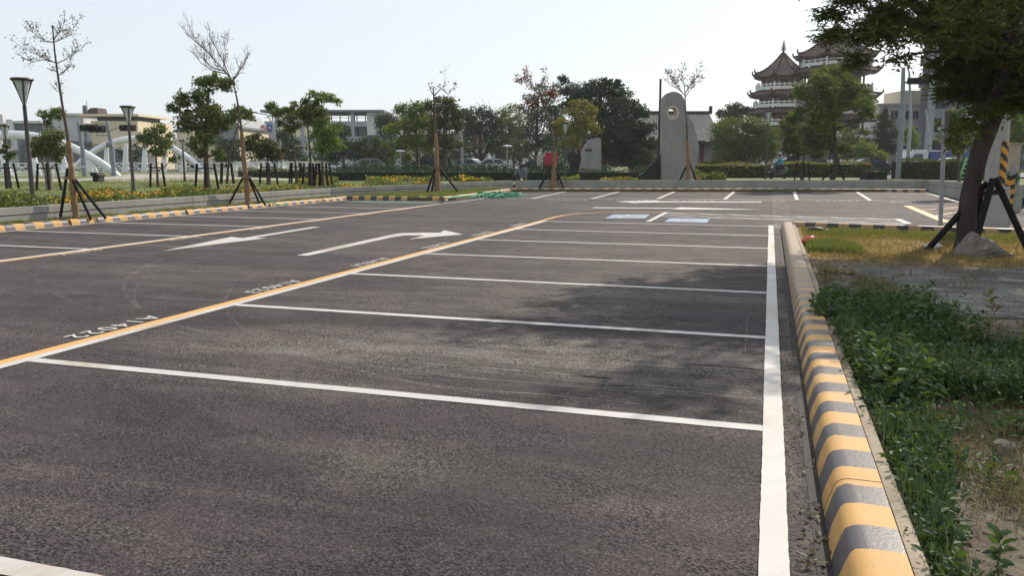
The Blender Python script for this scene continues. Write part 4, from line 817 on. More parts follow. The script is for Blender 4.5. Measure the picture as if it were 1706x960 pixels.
tree('park_tree', 'green tree right of the concrete pole behind the fence', T1, (14.94, 58.93, 0.3), [(-0.74, 3.73, 0.46), (-0.19, 3.54, 0.5), (-0.43, 2.91, 0.46), (0.19, 2.69, 0.46), (-0.75, 2.32, 0.38), (-0.05, 2.1, 0.46)], [(0.0, -0.04), (-0.11, 1.13), (-0.26, 2.25), (-0.36, 3.36)], mat='leaf_light', n=1500, leaf=.17, r0=.1, seed=47)
tree('park_tree', 'dark rounded tree behind the cream gabled building', T1, (-56.17, 78.94, 0.3), [(-3.0, 3.2, 0.82), (-2.17, 2.4, 0.89), (-1.32, 3.2, 0.68), (-2.62, 1.47, 0.82), (-1.27, 1.6, 0.75), (0.02, 3.06, 0.62)], [(-0.0, -0.07), (-0.42, 1.07), (-1.04, 2.07), (-1.46, 3.06)], mat='leaf_dark', n=1400, leaf=.25, r0=.15, seed=48, ys=[0]*6)
tree('park_tree', 'dark tree right beside the speed limit sign', T1, (-51.72, 80.34, 0.3), [(-0.22, 2.67, 0.62), (0.6, 3.06, 0.68), (0.15, 1.87, 0.75), (0.95, 1.6, 0.62), (-0.41, 1.47, 0.55), (1.25, 2.4, 0.48)], [(-0.0, -0.07), (0.03, 0.74), (0.14, 1.74), (0.25, 2.73)], mat='leaf_dark', n=1200, leaf=.22, r0=.1, seed=49, ys=[0]*6)
tree('park_tree', 'thin young tree at the left edge of the picture behind the lamp', T1, (-32.0, 27.55, 0.3), [(0.18, 1.36, 0.16), (-0.0, 1.62, 0.13), (0.36, 1.51, 0.13), (0.18, 1.82, 0.13)], [(-0.0, -0.03), (0.09, 0.63), (0.06, 1.15), (0.16, 1.67)], mat='leaf_mid', n=350, leaf=.1, r0=.045, seed=50)
for i, (b, lb) in enumerate((((-28.38, 26.38, 0.3),'stake frame round the pale forked tree'),((-26.84, 30.9, 0.3),'stake frame round the small feathery tree'),((-21.71, 27.77, 0.3),'stout stake frame round the tall spreading tree'),((-27.55, 36.93, 0.3),'stake frame round the slanting thin tree'),((-24.17, 35.7, 0.3),'stake frame round the bushy tree before the round signs'),((-24.04, 38.04, 0.3),'stake frame round the slender tree by the speed sign'),((-20.07, 33.04, 0.3),'stake frame of the slim left tree of the close pair'),((-19.56, 33.19, 0.3),'stake frame of the drooping right tree of the close pair'),((1.96, 54.84, 0.3),'stake frame round the yellowish tree by the scooter rider'),((-32.0, 27.55, 0.3),'stake frame at the left picture edge'))):
    if i == 0: SF = stake_frame(lb, b)
    else: dup(SF, b, YAW+i*.7, lb)
for i, (px, D, y0, y1, hw, mt) in enumerate(((575,88,214,262,22,'leaf_dark'),(655,86,205,262,26,'leaf_dark'),(718,90,200,264,30,'leaf_dark'),(772,92,206,264,24,'leaf_dark'),(826,88,200,266,28,'leaf_dark'),(866,86,196,266,26,'leaf_mid'),(925,84,180,266,24,'leaf_dark'),(1072,92,214,262,18,'leaf_dark'),(1330,90,216,262,26,'leaf_dark'),(1420,92,224,262,20,'leaf_mid'),(482,96,222,262,20,'leaf_dark'),(425,94,226,264,16,'leaf_mid'))):
    if i < 7 or i > 9: D += 26
    rr_ = random.Random(300+i); b_ = yl((px-853)/1348.7*D, D); mp = D/1348.7; zt = 1.5+(268-y0)*mp; zb = 1.5+(268-y1)*mp
    bl = [(rr_.uniform(-1,1)*hw*mp*.8, (zb+(zt-zb)*rr_.random()), hw*mp*rr_.uniform(.35,.55)) for _ in range(11)]
    lb = ('dark tree crown behind the small bluish tree','dark filler tree behind the broad light green tree, to its left','dark tree between the two broad trees behind the cut sapling','dark tree behind the tall pale street light','dark tree behind the banyan and the grove','greener tree filling the grove behind its thin trunks','dark tall tree behind the yellow green tree','dark tree between the shaggy giant and the temple hall','dark tree behind the yellowish tree near the rider','tree behind the bright round shrub tree','dark tree behind the slender tufted tree','tree behind the bushy tree before the round signs')[i]
    tree('park_tree', lb, 'dark trees along the street', (*b_, .3), bl, [(0,0),(.1,zt*.3),(0,zt*.6),(0,zt*.85)], mat=mt, n=1500, leaf=.3, r0=.18, bark='dark_bark', seed=400+i, sub=8)
# grove filling in behind, far enough to read as one mass
def woods(name, pts, n, leaf, mat, seed):
    rng = np.random.default_rng(seed); P = clump_points(pts, n, rng, 12, .22); V, F = cards(P, leaf, rng, .4)
    o = mesh_np(name, V, F, mat); o['kind'] = 'stuff'; return o
rw = random.Random(8); B = []
for i in range(95):
    a = rw.uniform(-48, 60); d = rw.uniform(96, 108) if a < 8 else rw.uniform(140,150); q = yl(a, d); hh = rw.uniform(2.6, 4.6)*(1 if a < 8 else 1.3); B.append((q[0], q[1], .3+hh*rw.uniform(.35,.75), hh*.45))
woods('far_woods', B, 15000, .42, 'leaf_dark', 9)

# ------------------------------------------------------------------ hedges
def hedge(label, pix, d0, d1, h, w, seed, mat='leaf_mid', size=.09, dens=260):
    """clipped hedge between two points in the view-aligned frame"""
    rng = np.random.default_rng(seed)
    a, b = Vector(pix[0]), Vector(pix[1]); L = (b-a).length
    t = thing('hedge', label, 'hedge', (a.x, a.y, .3), math.atan2((b-a).y, (b-a).x), 'clipped hedges along the street')
    m = MB(); m.box(.05, L-.05, .08, w-.08, 0, h-.1); build(m, 'core', 'hedge_core', t)
    n = int(dens*L*(h+w)*.5)
    u = rng.uniform(0, L, n); k = rng.random(n) < (h/(h+w)); y = np.where(k, rng.normal(0, .06, n), rng.uniform(0, w, n)); z = np.where(k, rng.uniform(0, h, n), h+rng.normal(0, .05, n)+.07*np.sin(u*1.7+seed))
    V, F = cards(np.stack([u, y, z], 1), size, rng, .3); mesh_np('foliage', V, F, mat, t); return t
hedge('dark clipped hedge behind the flowers, before the grey school', ((-25.83, 44.28),(-14.51, 47.85)), 50, 50, .62, 1.2, 1, 'leaf_dark')
hedge('clipped hedge behind the reddish sapling and the small stone', ((-14.66, 48.85),(-7.72, 51.04)), 50, 50, .60, 1.2, 2, 'leaf_dark')
hedge('sunlit hedge between the tall stone and the scooter rider', ((-4.96, 59.25),(-0.08, 60.79)), 50, 50, .95, 1.2, 3, 'leaf_yellow', .12)
hedge('yellowish hedge behind the forked tree and the scooter', ((0.08, 62.94),(7.14, 65.16)), 50, 50, 1.05, 1.3, 4, 'leaf_yellow', .13)
hedge('low square dark hedge by the foot of the grey signal pole', ((5.87, 56.38),(7.22, 56.8)), 50, 50, .62, 1.2, 5, 'leaf_dark')
hedge('rounded green hedge beyond the wall, left of the shade tree', ((7.85, 61.19),(12.56, 56.39)), 50, 50, 1.25, 1.4, 6, 'leaf_olive', .12)
hedge('low hedge at the far side of the lawn below the round signs', ((-38.54, 52.86),(-28.93, 49.6)), 50, 50, .55, 1.0, 7, 'leaf_olive', .12)

# ------------------------------------------------------------------ flower beds and grass
def bed(name, poly_lr, n, h, seed, fl=.25, size=.07, mats=('leaf_light','leaf_olive','flower')):
    """poly_lr: list of (left, right) ground point pairs along the bed"""
    rng = np.random.default_rng(seed); k = len(poly_lr)-1
    Lp = np.array([p[0] for p in poly_lr]); Rp = np.array([p[1] for p in poly_lr])
    u = rng.uniform(0, k, n); i = np.minimum(u.astype(int), k-1); f = (u-i)[:, None]; v = rng.random((n, 1))
    A = Lp[i]*(1-f)+Lp[i+1]*f; B = Rp[i]*(1-f)+Rp[i+1]*f; xy = A*(1-v)+B*v
    hh = h*(.55+.45*np.sin(xy[:, 0]*2.3+seed)*np.sin(xy[:, 1]*1.9))+.08
    z = .3+hh*rng.random(n)**.6
    patch = .5+.5*np.sin(xy[:, 0]*.9+xy[:, 1]*1.35+seed)*np.sin(xy[:, 1]*.45-xy[:, 0]*.6)
    isf = (rng.random(n) < fl*patch**2*1.1) & (z > .3+hh*.70)
    P = np.stack([xy[:, 0], xy[:, 1], z], 1)
    V, F = cards(P, size, rng, .5); mi = np.where(isf, 2, rng.integers(0, 2, n))
    o = mesh_np(name, V, F, mats, mi=mi); o['kind'] = 'stuff'; return o
bed('flower_bed', [((-18.3,9),(-16.55,9)),((-18.6,14),(-16.55,14)),((-18.7,18),(-16.58,18)),((-18.9,23.5),(-16.6,23.5))], 15000, .38, 3, .5, .085)
bed('flower_bed', [((-18.2,23.5),(-16.6,23.5)),((-18.0,28.2),(-16.62,28.2)),((-15.6,33),(-14.9,33)),((-13.6,38.5),(-13.0,38.5))], 9000, .25, 4, .45, .1)
bed('flower_bed', [((-23.62, 45.12),(-19.72, 37.66)),((-22.51, 50.76),(-19.01, 42.85)),((-21.01, 55.38),(-17.82, 46.95))], 4500, .3, 5, .45, .13)
bed('flower_bed', [((-15.95, 41.11),(-15.08, 39.28)),((-14.25, 41.64),(-13.66, 39.73))], 1600, .42, 6, .6, .14)
bed('flower_bed', [((-24.66, 39.08),(-21.07, 33.64)),((-24.63, 43.25),(-20.78, 36.77))], 2200, .35, 7, .6, .11)
bed('flower_bed', [((-4.3, 48.97),(-4.06, 46.95)),((-2.42, 49.57),(-2.38, 47.48))], 1800, .6, 8, .15, .14)
bed('flower_bed', [((-11.43, 45.68),(-11.06, 44.22)),((-10.44, 45.99),(-10.11, 44.52))], 700, .4, 9, .1, .14, ('leaf_yellow','leaf_light','flower'))
bed('flower_bed', [((-9.29, 46.35),(-9.09, 45.37)),((-7.24, 47.0),(-7.09, 46.0))], 1100, .3, 10, .35, .13, ('leaf_yellow','leaf_light','flower'))

def blades(P, h, w, rng, lean=.5):
    n = len(P); H = h*rng.uniform(.4, 1.3, (n, 1)); a = rng.uniform(0, 2*np.pi, n); d = np.stack([np.cos(a), np.sin(a), np.zeros(n)], 1); s = np.stack([-np.sin(a), np.cos(a), np.zeros(n)], 1)
    up = np.array([0, 0, 1.0]); l = rng.uniform(.1, 1, (n, 1))*lean; W = w*rng.uniform(.6, 1.3, (n, 1))
    m = P+up*H*.6+d*H*l*.3; t = P+up*H*(1-.25*l)+d*H*l
    V = np.stack([P-s*W, P+s*W, m+s*W*.7, m-s*W*.7, t+s*W*.1, t-s*W*.1], 1).reshape(-1, 3); i = np.arange(n)[:, None]*6
    return V, np.concatenate([i+np.array([[0,1,2,3]]), i+np.array([[3,2,4,5]])], 1).reshape(-1, 4)
def in_poly(x, y, poly):
    c = np.zeros(len(x), bool); j = len(poly)-1
    for i in range(len(poly)):
        xi, yi = poly[i]; xj, yj = poly[j]
        c ^= ((yi > y) != (yj > y)) & (x < (xj-xi)*(y-yi)/(yj-yi+1e-12)+xi); j = i
    return c
def scatter(poly, n, rng, z, clump=0, cl_r=.2):
    p = np.array(poly); lo, hi = p.min(0), p.max(0); out = np.zeros((0, 2)); guard = 0
    cc = rng.uniform(lo, hi, (max(clump, 1), 2))
    while len(out) < n and guard < 60:
        q = rng.uniform(lo, hi, (n, 2)) if not clump else cc[rng.integers(0, clump, n)]+rng.normal(size=(n, 2))*cl_r
        out = np.concatenate([out, q[in_poly(q[:, 0], q[:, 1], poly)]]); guard += 1
    out = out[:n]; return np.column_stack([out, np.full(len(out), z)])
def stuff(name, V, F, mat, **kw):
    o = mesh_np(name, V, F, mat, **kw); o['kind'] = 'stuff'; return o
def merge(*parts):
    V = []; F = []; o = 0
    for v, f in parts: V.append(v); F.append(f+o); o += len(v)
    return np.concatenate(V), np.concatenate(F)
rg = np.random.default_rng(101)
# dry grass round the big tree
dry = [(.66,13.0),(2,12.9),(6.5,13.1),(6.5,17.6),(.66,18.5)]
V, F = merge(blades(scatter(dry, 16000, rg, .06), .05, .004, rg, .9), blades(scatter(dry, 9000, rg, .06, 60, .22), .085, .004, rg, .9))
stuff('dry_grass', V, F, 'grass_blade')
gs = [(.64,13.6),(1.5,13.4),(1.3,15.2),(.64,15.5)]
V, F = blades(scatter(gs, 5200, rg, .06, 14, .2), .13, .005, rg, .7); stuff('green_grass', V, F, 'strip_grass')
V, F = blades(scatter([(.7,16.6),(6,15.6),(6,17.4),(.7,18.2)], 7000, rg, .06, 40, .3), .1, .005, rg, .7); stuff('green_grass', V, F, 'strip_grass')
V, F = merge(blades(scatter([(-16.2,8),(-15.85,8),(-15.85,28.2),(-16.25,28.2)], 7000, rg, .125, 120, .15), .07, .006, rg), blades(scatter([(-15.9,28.45),(-12.3,28.45),(-11.6,29.4),(-12.3,37.5),(-13.0,37)], 9000, rg, .125, 140, .3), .12, .010, rg))
stuff('strip_grass', V, F, 'strip_grass')
V, F = blades(scatter([(-40,13),(-18.6,13),(-18.6,40),(-40,48)], 20000, rg, .3, 700, .5), .08, .014, rg); stuff('lawn_grass', V, F, 'strip_grass')

# weeds: low leafy herbs growing through one another
def herbs(poly, n, hgt, leafs, size, seed, z=.06, clump=0, cr=.2, aspect=.42, spread=.12, edge=None):
    rng = np.random.default_rng(seed); P = scatter(poly, n, rng, z, clump, cr); n = len(P)
    H = hgt*rng.uniform(.35, 1.15, n)
    if edge is not None: H *= edge(P)
    lean = rng.normal(size=(n, 3))*.28; lean[:, 2] = 1; lean = unit(lean)
    pts = []; drs = []
    for k in range(leafs):
        t = (k+.6)/leafs; a = rng.uniform(0, 2*np.pi, n)+k*2.4
        pts.append(P+lean*(H*t)[:, None]+rng.normal(size=(n, 3))*spread*.15); drs.append(np.stack([np.cos(a), np.sin(a), rng.uniform(-.1, .7, n)], 1))
    V, F = leaves(np.concatenate(pts), size, rng, .75, aspect, np.concatenate(drs), .4)
    st = lean*H[:, None]; w = np.array([.0018, 0, 0]); Vs = np.stack([P-w, P+w, P+st+w*.5, P+st-w*.5], 1).reshape(-1, 3)
    return merge((V, F), (Vs, np.arange(n*4).reshape(-1, 4)))
def rise(P):
    x, y = P[:, 0], P[:, 1]
    return .55+.45*np.sin(x*3.1+.7)*np.sin(y*2.3)+.25*np.clip((x-.7)/.7, 0, 1)
big = [(.60,5.3),(1.1,5.25),(4.5,5.5),(4.5,5.9),(2.05,6.15),(1.62,6.75),(1.35,7.9),(1.18,8.6),(.60,8.9)]
V, F = herbs(big, 6500, .27, 8, .042, 201, edge=rise); stuff('weeds', V, F, 'weed')
V, F = herbs(big, 1100, .34, 10, .052, 202, clump=60, cr=.2, edge=rise); stuff('weeds', V, F, 'weed')
V, F = blades(scatter(big, 4000, rg, .06, 120, .2), .24, .0035, rg, .7); stuff('weed_grass', V, F, 'weed')
V, F = herbs([(.68,5.0),(.95,5.0),(.95,6.0),(.68,6.2)], 260, .28, 8, .06, 210, clump=16, cr=.1); stuff('weeds', V, F, 'weed')
# runner hanging over the kerb
V, F = herbs([(.42,7.5),(.75,7.3),(.75,8.4),(.52,8.2)], 150, .17, 6, .055, 203, z=.14, aspect=.4); stuff('weeds', V, F, 'weed')
strip = [(.592,2.0),(.70,2.0),(.74,3.2),(.84,3.9),(.95,4.6),(.9,5.2),(.592,5.2)]
V, F = herbs(strip, 620, .11, 6, .042, 204, clump=40, cr=.09); stuff('weeds', V, F, 'weed')
V, F = blades(scatter(strip, 2200, rg, .06, 60, .08), .13, .0026, rg, .9); stuff('weed_grass', V, F, 'weed')
V, F = herbs([(.8,2.1),(2.4,2.1),(2.4,2.75),(.84,2.85)], 150, .1, 6, .045, 205, clump=14, cr=.1); stuff('weeds', V, F, 'weed')
brown = [(.85,3.5),(3.2,3.6),(3.6,5.5),(.95,5.3)]
V, F = merge(herbs(brown, 900, .09, 5, .028, 206, clump=70, cr=.14), blades(scatter(brown, 6200, rg, .06, 90, .16), .09, .0016, rg, 1.3)); stuff('dry_weeds', V, F, 'weed_dry')
V, F = herbs([(1.9,6.5),(4.6,6.3),(4.6,7.6),(2.2,8.2),(1.5,8.4)], 520, .14, 6, .035, 207, clump=40, cr=.2); stuff('dry_weeds', V, F, 'weed_dry')
V, F = herbs(brown, 300, .14, 6, .05, 208, clump=26, cr=.14); stuff('weeds', V, F, 'weed')
# shrubs growing loose along the street edge
B = []
for i in range(46):
    px = 560+i*10+rw.uniform(-4, 4); d = rw.uniform(57, 61); q = yl((px-853)/1348.7*d, d); r = rw.uniform(.42, .72); B.append((q[0], q[1], .3+r*.8, r))
for i in range(14):
    px = 1060+i*8+rw.uniform(-3, 3); d = rw.uniform(58, 62); q = yl((px-853)/1348.7*d, d); r = rw.uniform(.35, .6); B.append((q[0], q[1], .3+r*.7, r))
rq = np.random.default_rng(66); V, F = cards(clump_points(B, 11000, rq, 14, .26), .16, rq, .4); stuff('undergrowth', V, F, 'leaf_dark')
V, F = merge(herbs([(.62,8.9),(1.3,8.6),(1.7,9.4),(.9,11.5),(.62,12.5)], 420, .10, 6, .035, 211, clump=50, cr=.1), blades(scatter([(.6,8.9),(4,8.3),(4,12.9),(.6,12.9)], 1500, rg, .076, 45, .12), .08, .0028, rg, 1.2)); stuff('dry_weeds', V, F, 'weed_dry')
# fallen leaves and crumbs
rl = np.random.default_rng(55)
P = np.concatenate([np.column_stack([rl.normal(.255, .03, 130), rl.uniform(2.4, 12, 130), np.full(130, .012)]), np.column_stack([rl.uniform(.2, .3, 60), rl.uniform(2.5, 3.6, 60), np.full(60, .014)])])
V, F = leaves(P, .03, rl, .9, .5, np.column_stack([rl.normal(size=(len(P), 2)), np.zeros(len(P))])); stuff('fallen_leaves', V, F, 'leaf_dry')
P = np.column_stack([rl.uniform(.7, 5.5, 700), rl.uniform(11, 18, 700), np.full(700, .066)])
V, F = leaves(P, .05, rl, .95, .5, np.column_stack([rl.normal(size=(700, 2)), np.zeros(700)])); stuff('fallen_leaves', V, F, 'leaf_dry')
P = np.column_stack([rl.uniform(.62, 3.2, 1900), rl.uniform(2.3, 5.4, 1900), np.full(1900, .066)])
V, F = leaves(P, .028, rl, .95, .5, np.column_stack([rl.normal(size=(1900, 2)), np.zeros(1900)])); stuff('fallen_leaves', V, F, 'leaf_dry')

def pebbles(P, size, rng):
    n = len(P); s = size*rng.uniform(.4, 1.6, (n, 1))*np.array([1, 1, .6]); o = np.array([[1,0,0],[0,1,0],[-1,0,0],[0,-1,0],[0,0,1],[0,0,-1]], float)
    V = (P[:, None, :]+o[None]*s[:, None, :]*rng.uniform(.7, 1.2, (n, 6, 1))).reshape(-1, 3); i = np.arange(n)[:, None]*6
    f = np.array([[0,1,4,4],[1,2,4,4],[2,3,4,4],[3,0,4,4],[1,0,5,5],[2,1,5,5],[3,2,5,5],[0,3,5,5]])[:, :3]
    return V, np.concatenate([i+f[q][None] for q in range(8)])
V, F = merge(pebbles(scatter([(.65,2),(3.2,2),(3.4,5.4),(.65,5.4)], 1500, rl, .062), .008, rl), pebbles(scatter([(.65,5.4),(6,5.4),(6,13),(.65,13)], 1500, rl, .078), .012, rl), pebbles(scatter([(.145,1.5),(.29,1.5),(.29,14),(.145,14)], 900, rl, .003), .004, rl), pebbles(scatter([(-5,2),(0,2),(0,12),(-5,12)], 160, rl, .003), .006, rl))
stuff('gravel', V, F, 'rock')
V, F = merge(pebbles(scatter([(.75,2),(3.2,2),(3.4,5.4),(.85,5.4)], 700, rl, .06, 40, .15), .016, rl), pebbles(scatter([(.6,12.2),(6,12.2),(6,13.4),(.6,13.4)], 500, rl, .06, 30, .3), .018, rl)); stuff('soil_clods', V, F, 'soil')
V, F = blades(scatter([(.7,2.3),(3.2,2.5),(3.4,5.4),(.7,5.2)], 2200, rl, .062), .06, .0014, rl, 4.0); stuff('dry_straw', V, F, 'weed_dry')
V, F = blades(scatter([(.66,12.4),(6,12.3),(6,13.6),(.66,13.8)], 3500, rl, .062, 50, .25), .06, .004, rl, 1.2); stuff('dry_grass', V, F, 'grass_blade')
def seedling(label, loc, h, n, size, seed, mat='weed', pair=True):
    rng = np.random.default_rng(seed); rnd = random.Random(seed)
    t = thing('broadleaf_weed', label, 'plant', loc, rnd.uniform(0, 3)); pts = [(0,0,-.02)]
    for i in range(1, 7): pts.append((pts[-1][0]+rnd.uniform(-.03,.03)*h*2, pts[-1][1]+rnd.uniform(-.03,.03)*h*2, h*i/6))
    build(MB().tube(pts, [.006*(1-.7*i/6) for i in range(7)], 5), 'stem', 'weed_stem', t)
    P = []; Dr = []
    for i in range(n):
        u = .25+.75*i/n; k = min(int(u*6), 5); p = Vector(pts[k]).lerp(Vector(pts[k+1]), u*6-k); a = i*2.4+rnd.uniform(-.3,.3)
        P.append(tuple(p)); Dr.append((math.cos(a), math.sin(a), .35+.4*u))
    V, F = leaves(np.array(P), size, rng, .9, .5, np.array(Dr), .25, .1); mesh_np('leaf', V, F, mat, t); return t
M['weed_stem'] = surf('weed_stem', (.10,.14,.04), (.14,.15,.06), 6)
seedling('broad leaved green weed standing on bare soil in the near corner', (*(0.81, 2.97),.06), .19, 20, .056, 1)
seedling('low broad leaved weed next to the tall one in the near corner', (*(0.67, 2.93),.06), .12, 12, .05, 2)
seedling('tall thin weed with reddish leaves rising before the concrete apron', (*(1.56, 6.54),.06), .52, 22, .07, 3, 'weed_dry')
seedling('short reddish weed left of the tall thin one', (*(1.45, 6.54),.06), .3, 14, .06, 4, 'weed_dry')

# ------------------------------------------------------------------ park lamps
M['lamp_glass'] = surf('lamp_glass', (.55,.56,.56), (.45,.46,.47), 3, .25)
def park_lamp(label, base, H):
    t = thing('park_lamp', label, 'lamp post', base, YAW, 'park lamps with funnel shaped heads'); hh = H*.205; rw_ = hh*.34; r0 = .055
    build(MB().tube([(0,0,-.05),(0,0,.25),(0,0,.3),(0,0,H-hh)], [.085,.08,.062,.045], 12), 'pole', 'lamp_pole', t, True)
    m = MB()
    for k in range(4):
        a = k*math.pi/2+.6; m.tube([(0,0,H-hh-.04),(math.cos(a)*rw_*.5, math.sin(a)*rw_*.5, H-hh*.5),(math.cos(a)*rw_, math.sin(a)*rw_, H)], .022, 6)
    build(m, 'arm', 'lamp_pole', t, True)
    build(MB().lathe([(0,H-.05),(rw_+.03,H-.05),(rw_+.05,H-.02),(rw_+.03,H+.015),(0,H+.03)], 16), 'lamp_cap', 'lamp_pole', t, True)
    build(MB().lathe([(.03,H-hh+.02),(rw_*.82,H-.055)], 16), 'lamp_shade', 'lamp_glass', t, True)
    return t
park_lamp('nearest tall park lamp rising beside the three tiered sapling', (-18.42, 16.59, 0.3), 3.29)
park_lamp('park lamp with glass funnel head in front of the beige building', (-21.51, 23.55, 0.3), 3.09)
park_lamp('park lamp partly cut by the edge of the photograph', (-31.87, 27.59, 0.3), 2.75)
park_lamp('park lamp between the reddish sapling and the small standing stone', (-11.98, 48.79, 0.3), 3.47)
park_lamp('park lamp above the scooter rider', (-0.27, 57.77, 0.3), 4.48)
park_lamp('small distant park lamp left of the tall spreading tree', (-32.27, 39.37, 0.3), 2.39)
def disc_lamp(label, base, H):
    t = thing('garden_lamp', label, 'lamp post', base, YAW, 'lamps with flat disc heads')
    build(MB().tube([(0,0,-.05),(0,0,H)], .04, 8), 'pole', 'galv', t, True)
    build(MB().lathe([(0,-.08),(.12,-.06),(.15,0),(.36,.02),(.33,.07),(0,.13)], 16, (0,0,H)), 'lamp_head', 'white_metal', t, True)
disc_lamp('pale lamp with a flat disc head under the dark trees', (-20.22, 62.83, 0.3), 2.35)
disc_lamp('white lamp head glinting beside the broad light tree', (-26.68, 56.6, 0.3), 1.9)

# ------------------------------------------------------------------ standing stones
def monument():
    base, out = (-5.59, 53.28, 0.3), [(-1.04, 0.02), (-1.11, 2.26), (-1.13, 3.77), (-1.16, 4.81), (-1.08, 5.22), (-0.86, 5.44), (-0.56, 5.54), (-0.25, 5.51), (0.02, 5.37), (0.22, 5.07), (0.33, 4.7), (0.36, 4.29), (0.52, 4.06), (0.76, 3.62), (1.01, 3.02), (1.19, 2.41), (1.28, 2.04), (1.25, 1.66), (1.12, 1.05), (0.99, 0.44), (0.93, 0.02)]
    hc = [(-0.48, 4.21, 0.33)][0]
    t = thing('standing_stone', 'tall grey standing stone with a curved side and a round hole', 'monument', base, YAW)
    me = bmesh.new(); th = .75
    # face with a hole: bridge outline to circle by triangulated fill
    ov = [me.verts.new((x, 0, z)) for x, z in out]; cv = [me.verts.new((hc[0]+hc[2]*.90*math.cos(a), 0, hc[1]+hc[2]*1.08*math.sin(a))) for a in [2*math.pi*i/28 for i in range(28)]]
    e = [me.edges.new((L[i], L[(i+1) % len(L)])) for L in (ov, cv) for i in range(len(L))]
    g = bmesh.ops.triangle_fill(me, edges=e, use_beauty=True); fs = [f for f in g['geom'] if isinstance(f, bmesh.types.BMFace)]
    r = bmesh.ops.extrude_face_region(me, geom=fs); bmesh.ops.translate(me, verts=[v for v in r['geom'] if isinstance(v, bmesh.types.BMVert)], vec=(0, th, 0))
    bmesh.ops.recalc_face_normals(me, faces=me.faces); d = bpy.data.meshes.new('stone_body'); me.to_mesh(d); me.free()
    d.materials.append(M['stone']); link_mesh('stone_body', d, t)
    m = MB(); a_, b_ = hc[2]*.90, hc[2]*1.08; ring = []
    n = 28; vs = []
    for i in range(n):
        an = 2*math.pi*i/n; cx, cz = math.cos(an), math.sin(an)
        vs += [(hc[0]+a_*1.36*cx, -.03, hc[1]+b_*1.3*cz), (hc[0]+a_*1.34*cx, .01, hc[1]+b_*1.28*cz), (hc[0]+a_*.80*cx, th+.012, hc[1]+b_*.80*cz), (hc[0]+a_*.97*cx, -.035, hc[1]+b_*.97*cz)]
    fs = []
    for i in range(n):
        j = (i+1) % n; fs += [(4*i, 4*j, 4*j+3, 4*i+3), (4*i+3, 4*j+3, 4*j+2, 4*i+2), (4*i, 4*i+1, 4*j+1, 4*j)]
    m.add(vs, fs); build(m, 'hole_rim', 'stone_edge', t, True)
monument()
def small_stone():
    base, out = (-11.11, 52.07, 0.3), [(-0.93, -0.07), (-0.82, 0.36), (-0.67, 0.82), (-0.56, 1.32), (-0.49, 1.81), (-0.38, 2.16), (-0.19, 2.42), (0.08, 2.6), (0.39, 2.67), (0.66, 2.67), (0.7, 2.27), (0.74, -0.07)]
    t = thing('standing_stone', 'smaller grey standing stone with a rounded shoulder and dark slot', 'monument', base, YAW)
    build(MB().prism(out, 0, .7, 'y'), 'stone_body', 'stone', t)
    w = [(-0.34, 1.97), (0.09, 1.81)]
    m = MB(); m.box(w[0][0], w[1][0], -.02, .05, w[1][1], w[0][1]); build(m, 'slot', 'dark_room', t)
small_stone()
def dark_sculpture(label, data, th=.5):
    base, out = data; t = build(MB().prism(out, 0, th, 'y'), 'steel_ramp', 'steel_dark'); t.location = base; t.rotation_euler = (0,0,YAW); tag(t, label, 'sculpture')
dark_sculpture('black wedge shaped steel ramp rising to the tall standing stone', ((-7.32, 53.26, 0.3), [(-1.01, -0.03), (-0.86, 0.2), (-0.51, 0.43), (-0.21, 0.78), (0.09, 1.05), (0.28, 1.2), (0.39, 1.43), (0.5, 1.58), (0.62, 1.66), (0.67, -0.03)]))
dark_sculpture('black curved steel bracket reaching to the small standing stone', ((-12.16, 52.16, 0.3), [(-0.53, 1.66), (-0.34, 1.8), (-0.03, 1.78), (0.29, 1.59), (0.45, 1.28), (0.41, 0.89), (0.26, 0.58), (0.11, 0.23), (-0.09, 0.12), (-0.29, 0.5), (-0.29, 0.89), (-0.45, 1.2)]))
def mast():
    b, p = (-7.04, 54.4, 0.3), [(-0.18, 6.47), (0.18, 4.68), (0.23, 3.07), (-0.13, 4.68), (-0.08, 3.07)]
    t = thing('steel_mast', 'thin dark steel mast with two short crossbars beside the tall stone', 'mast', b, YAW)
    m = MB(); H = p[0][1]; m.box(-.06,.06,-.06,.06,-.05,H); build(m, 'pole', 'steel_dark', t)
    for q in (p[1], p[2]): build(MB().box(.061, q[0], -.05, .05, q[1]-.05, q[1]+.05), 'crossbar', 'steel_dark', t)
mast()

# ------------------------------------------------------------------ poles, signals and signs
M['signal_black'] = surf('signal_housing', (.02,.022,.022), (.03,.03,.03), 4, .5)
M['red_sign'] = surf('red_sign', (.42,.02,.03), (.36,.02,.025), 3, .5)
M['blue_sign'] = surf('blue_sign', (.02,.08,.35), (.02,.07,.3), 3, .5)
M['white_sign'] = surf('white_sign', (.75,.75,.74), (.68,.68,.67), 3, .5)
M['black_ink'] = surf('black_ink', (.015,.015,.015), (.02,.02,.02), 3, .6)
M['sign_back'] = surf('sign_back', (.20,.18,.15), (.15,.135,.115), 3, .6, .3)
M['warn_yellow'] = surf('warning_yellow', (.70,.33,.02), (.62,.28,.02), 3, .5)
def signal_heads(t, x, z, n, w=.3, vertical=False, y=0, lens=True):
    m = MB(); L = n*w+.1
    m.box(x-L/2, x+L/2, y-.2, y+.0, z-w*.62, z+w*.62) if not vertical else m.box(x-w*.62, x+w*.62, y-.2, y, z-L/2, z+L/2)
    h = build(m, 'signal_head', 'signal_black', t, bevel=.03)
    m = MB()
    for i in range(n):
        o = (i-(n-1)/2)*w; c = (x+o, y-.2, z) if not vertical else (x, y-.2, z+o)
        m.tube([(c[0], c[1]-.16, c[2]), (c[0], c[1], c[2])], w*.46, 10, cap=False)
    v = build(m, 'visor', 'signal_black', t, True); return h
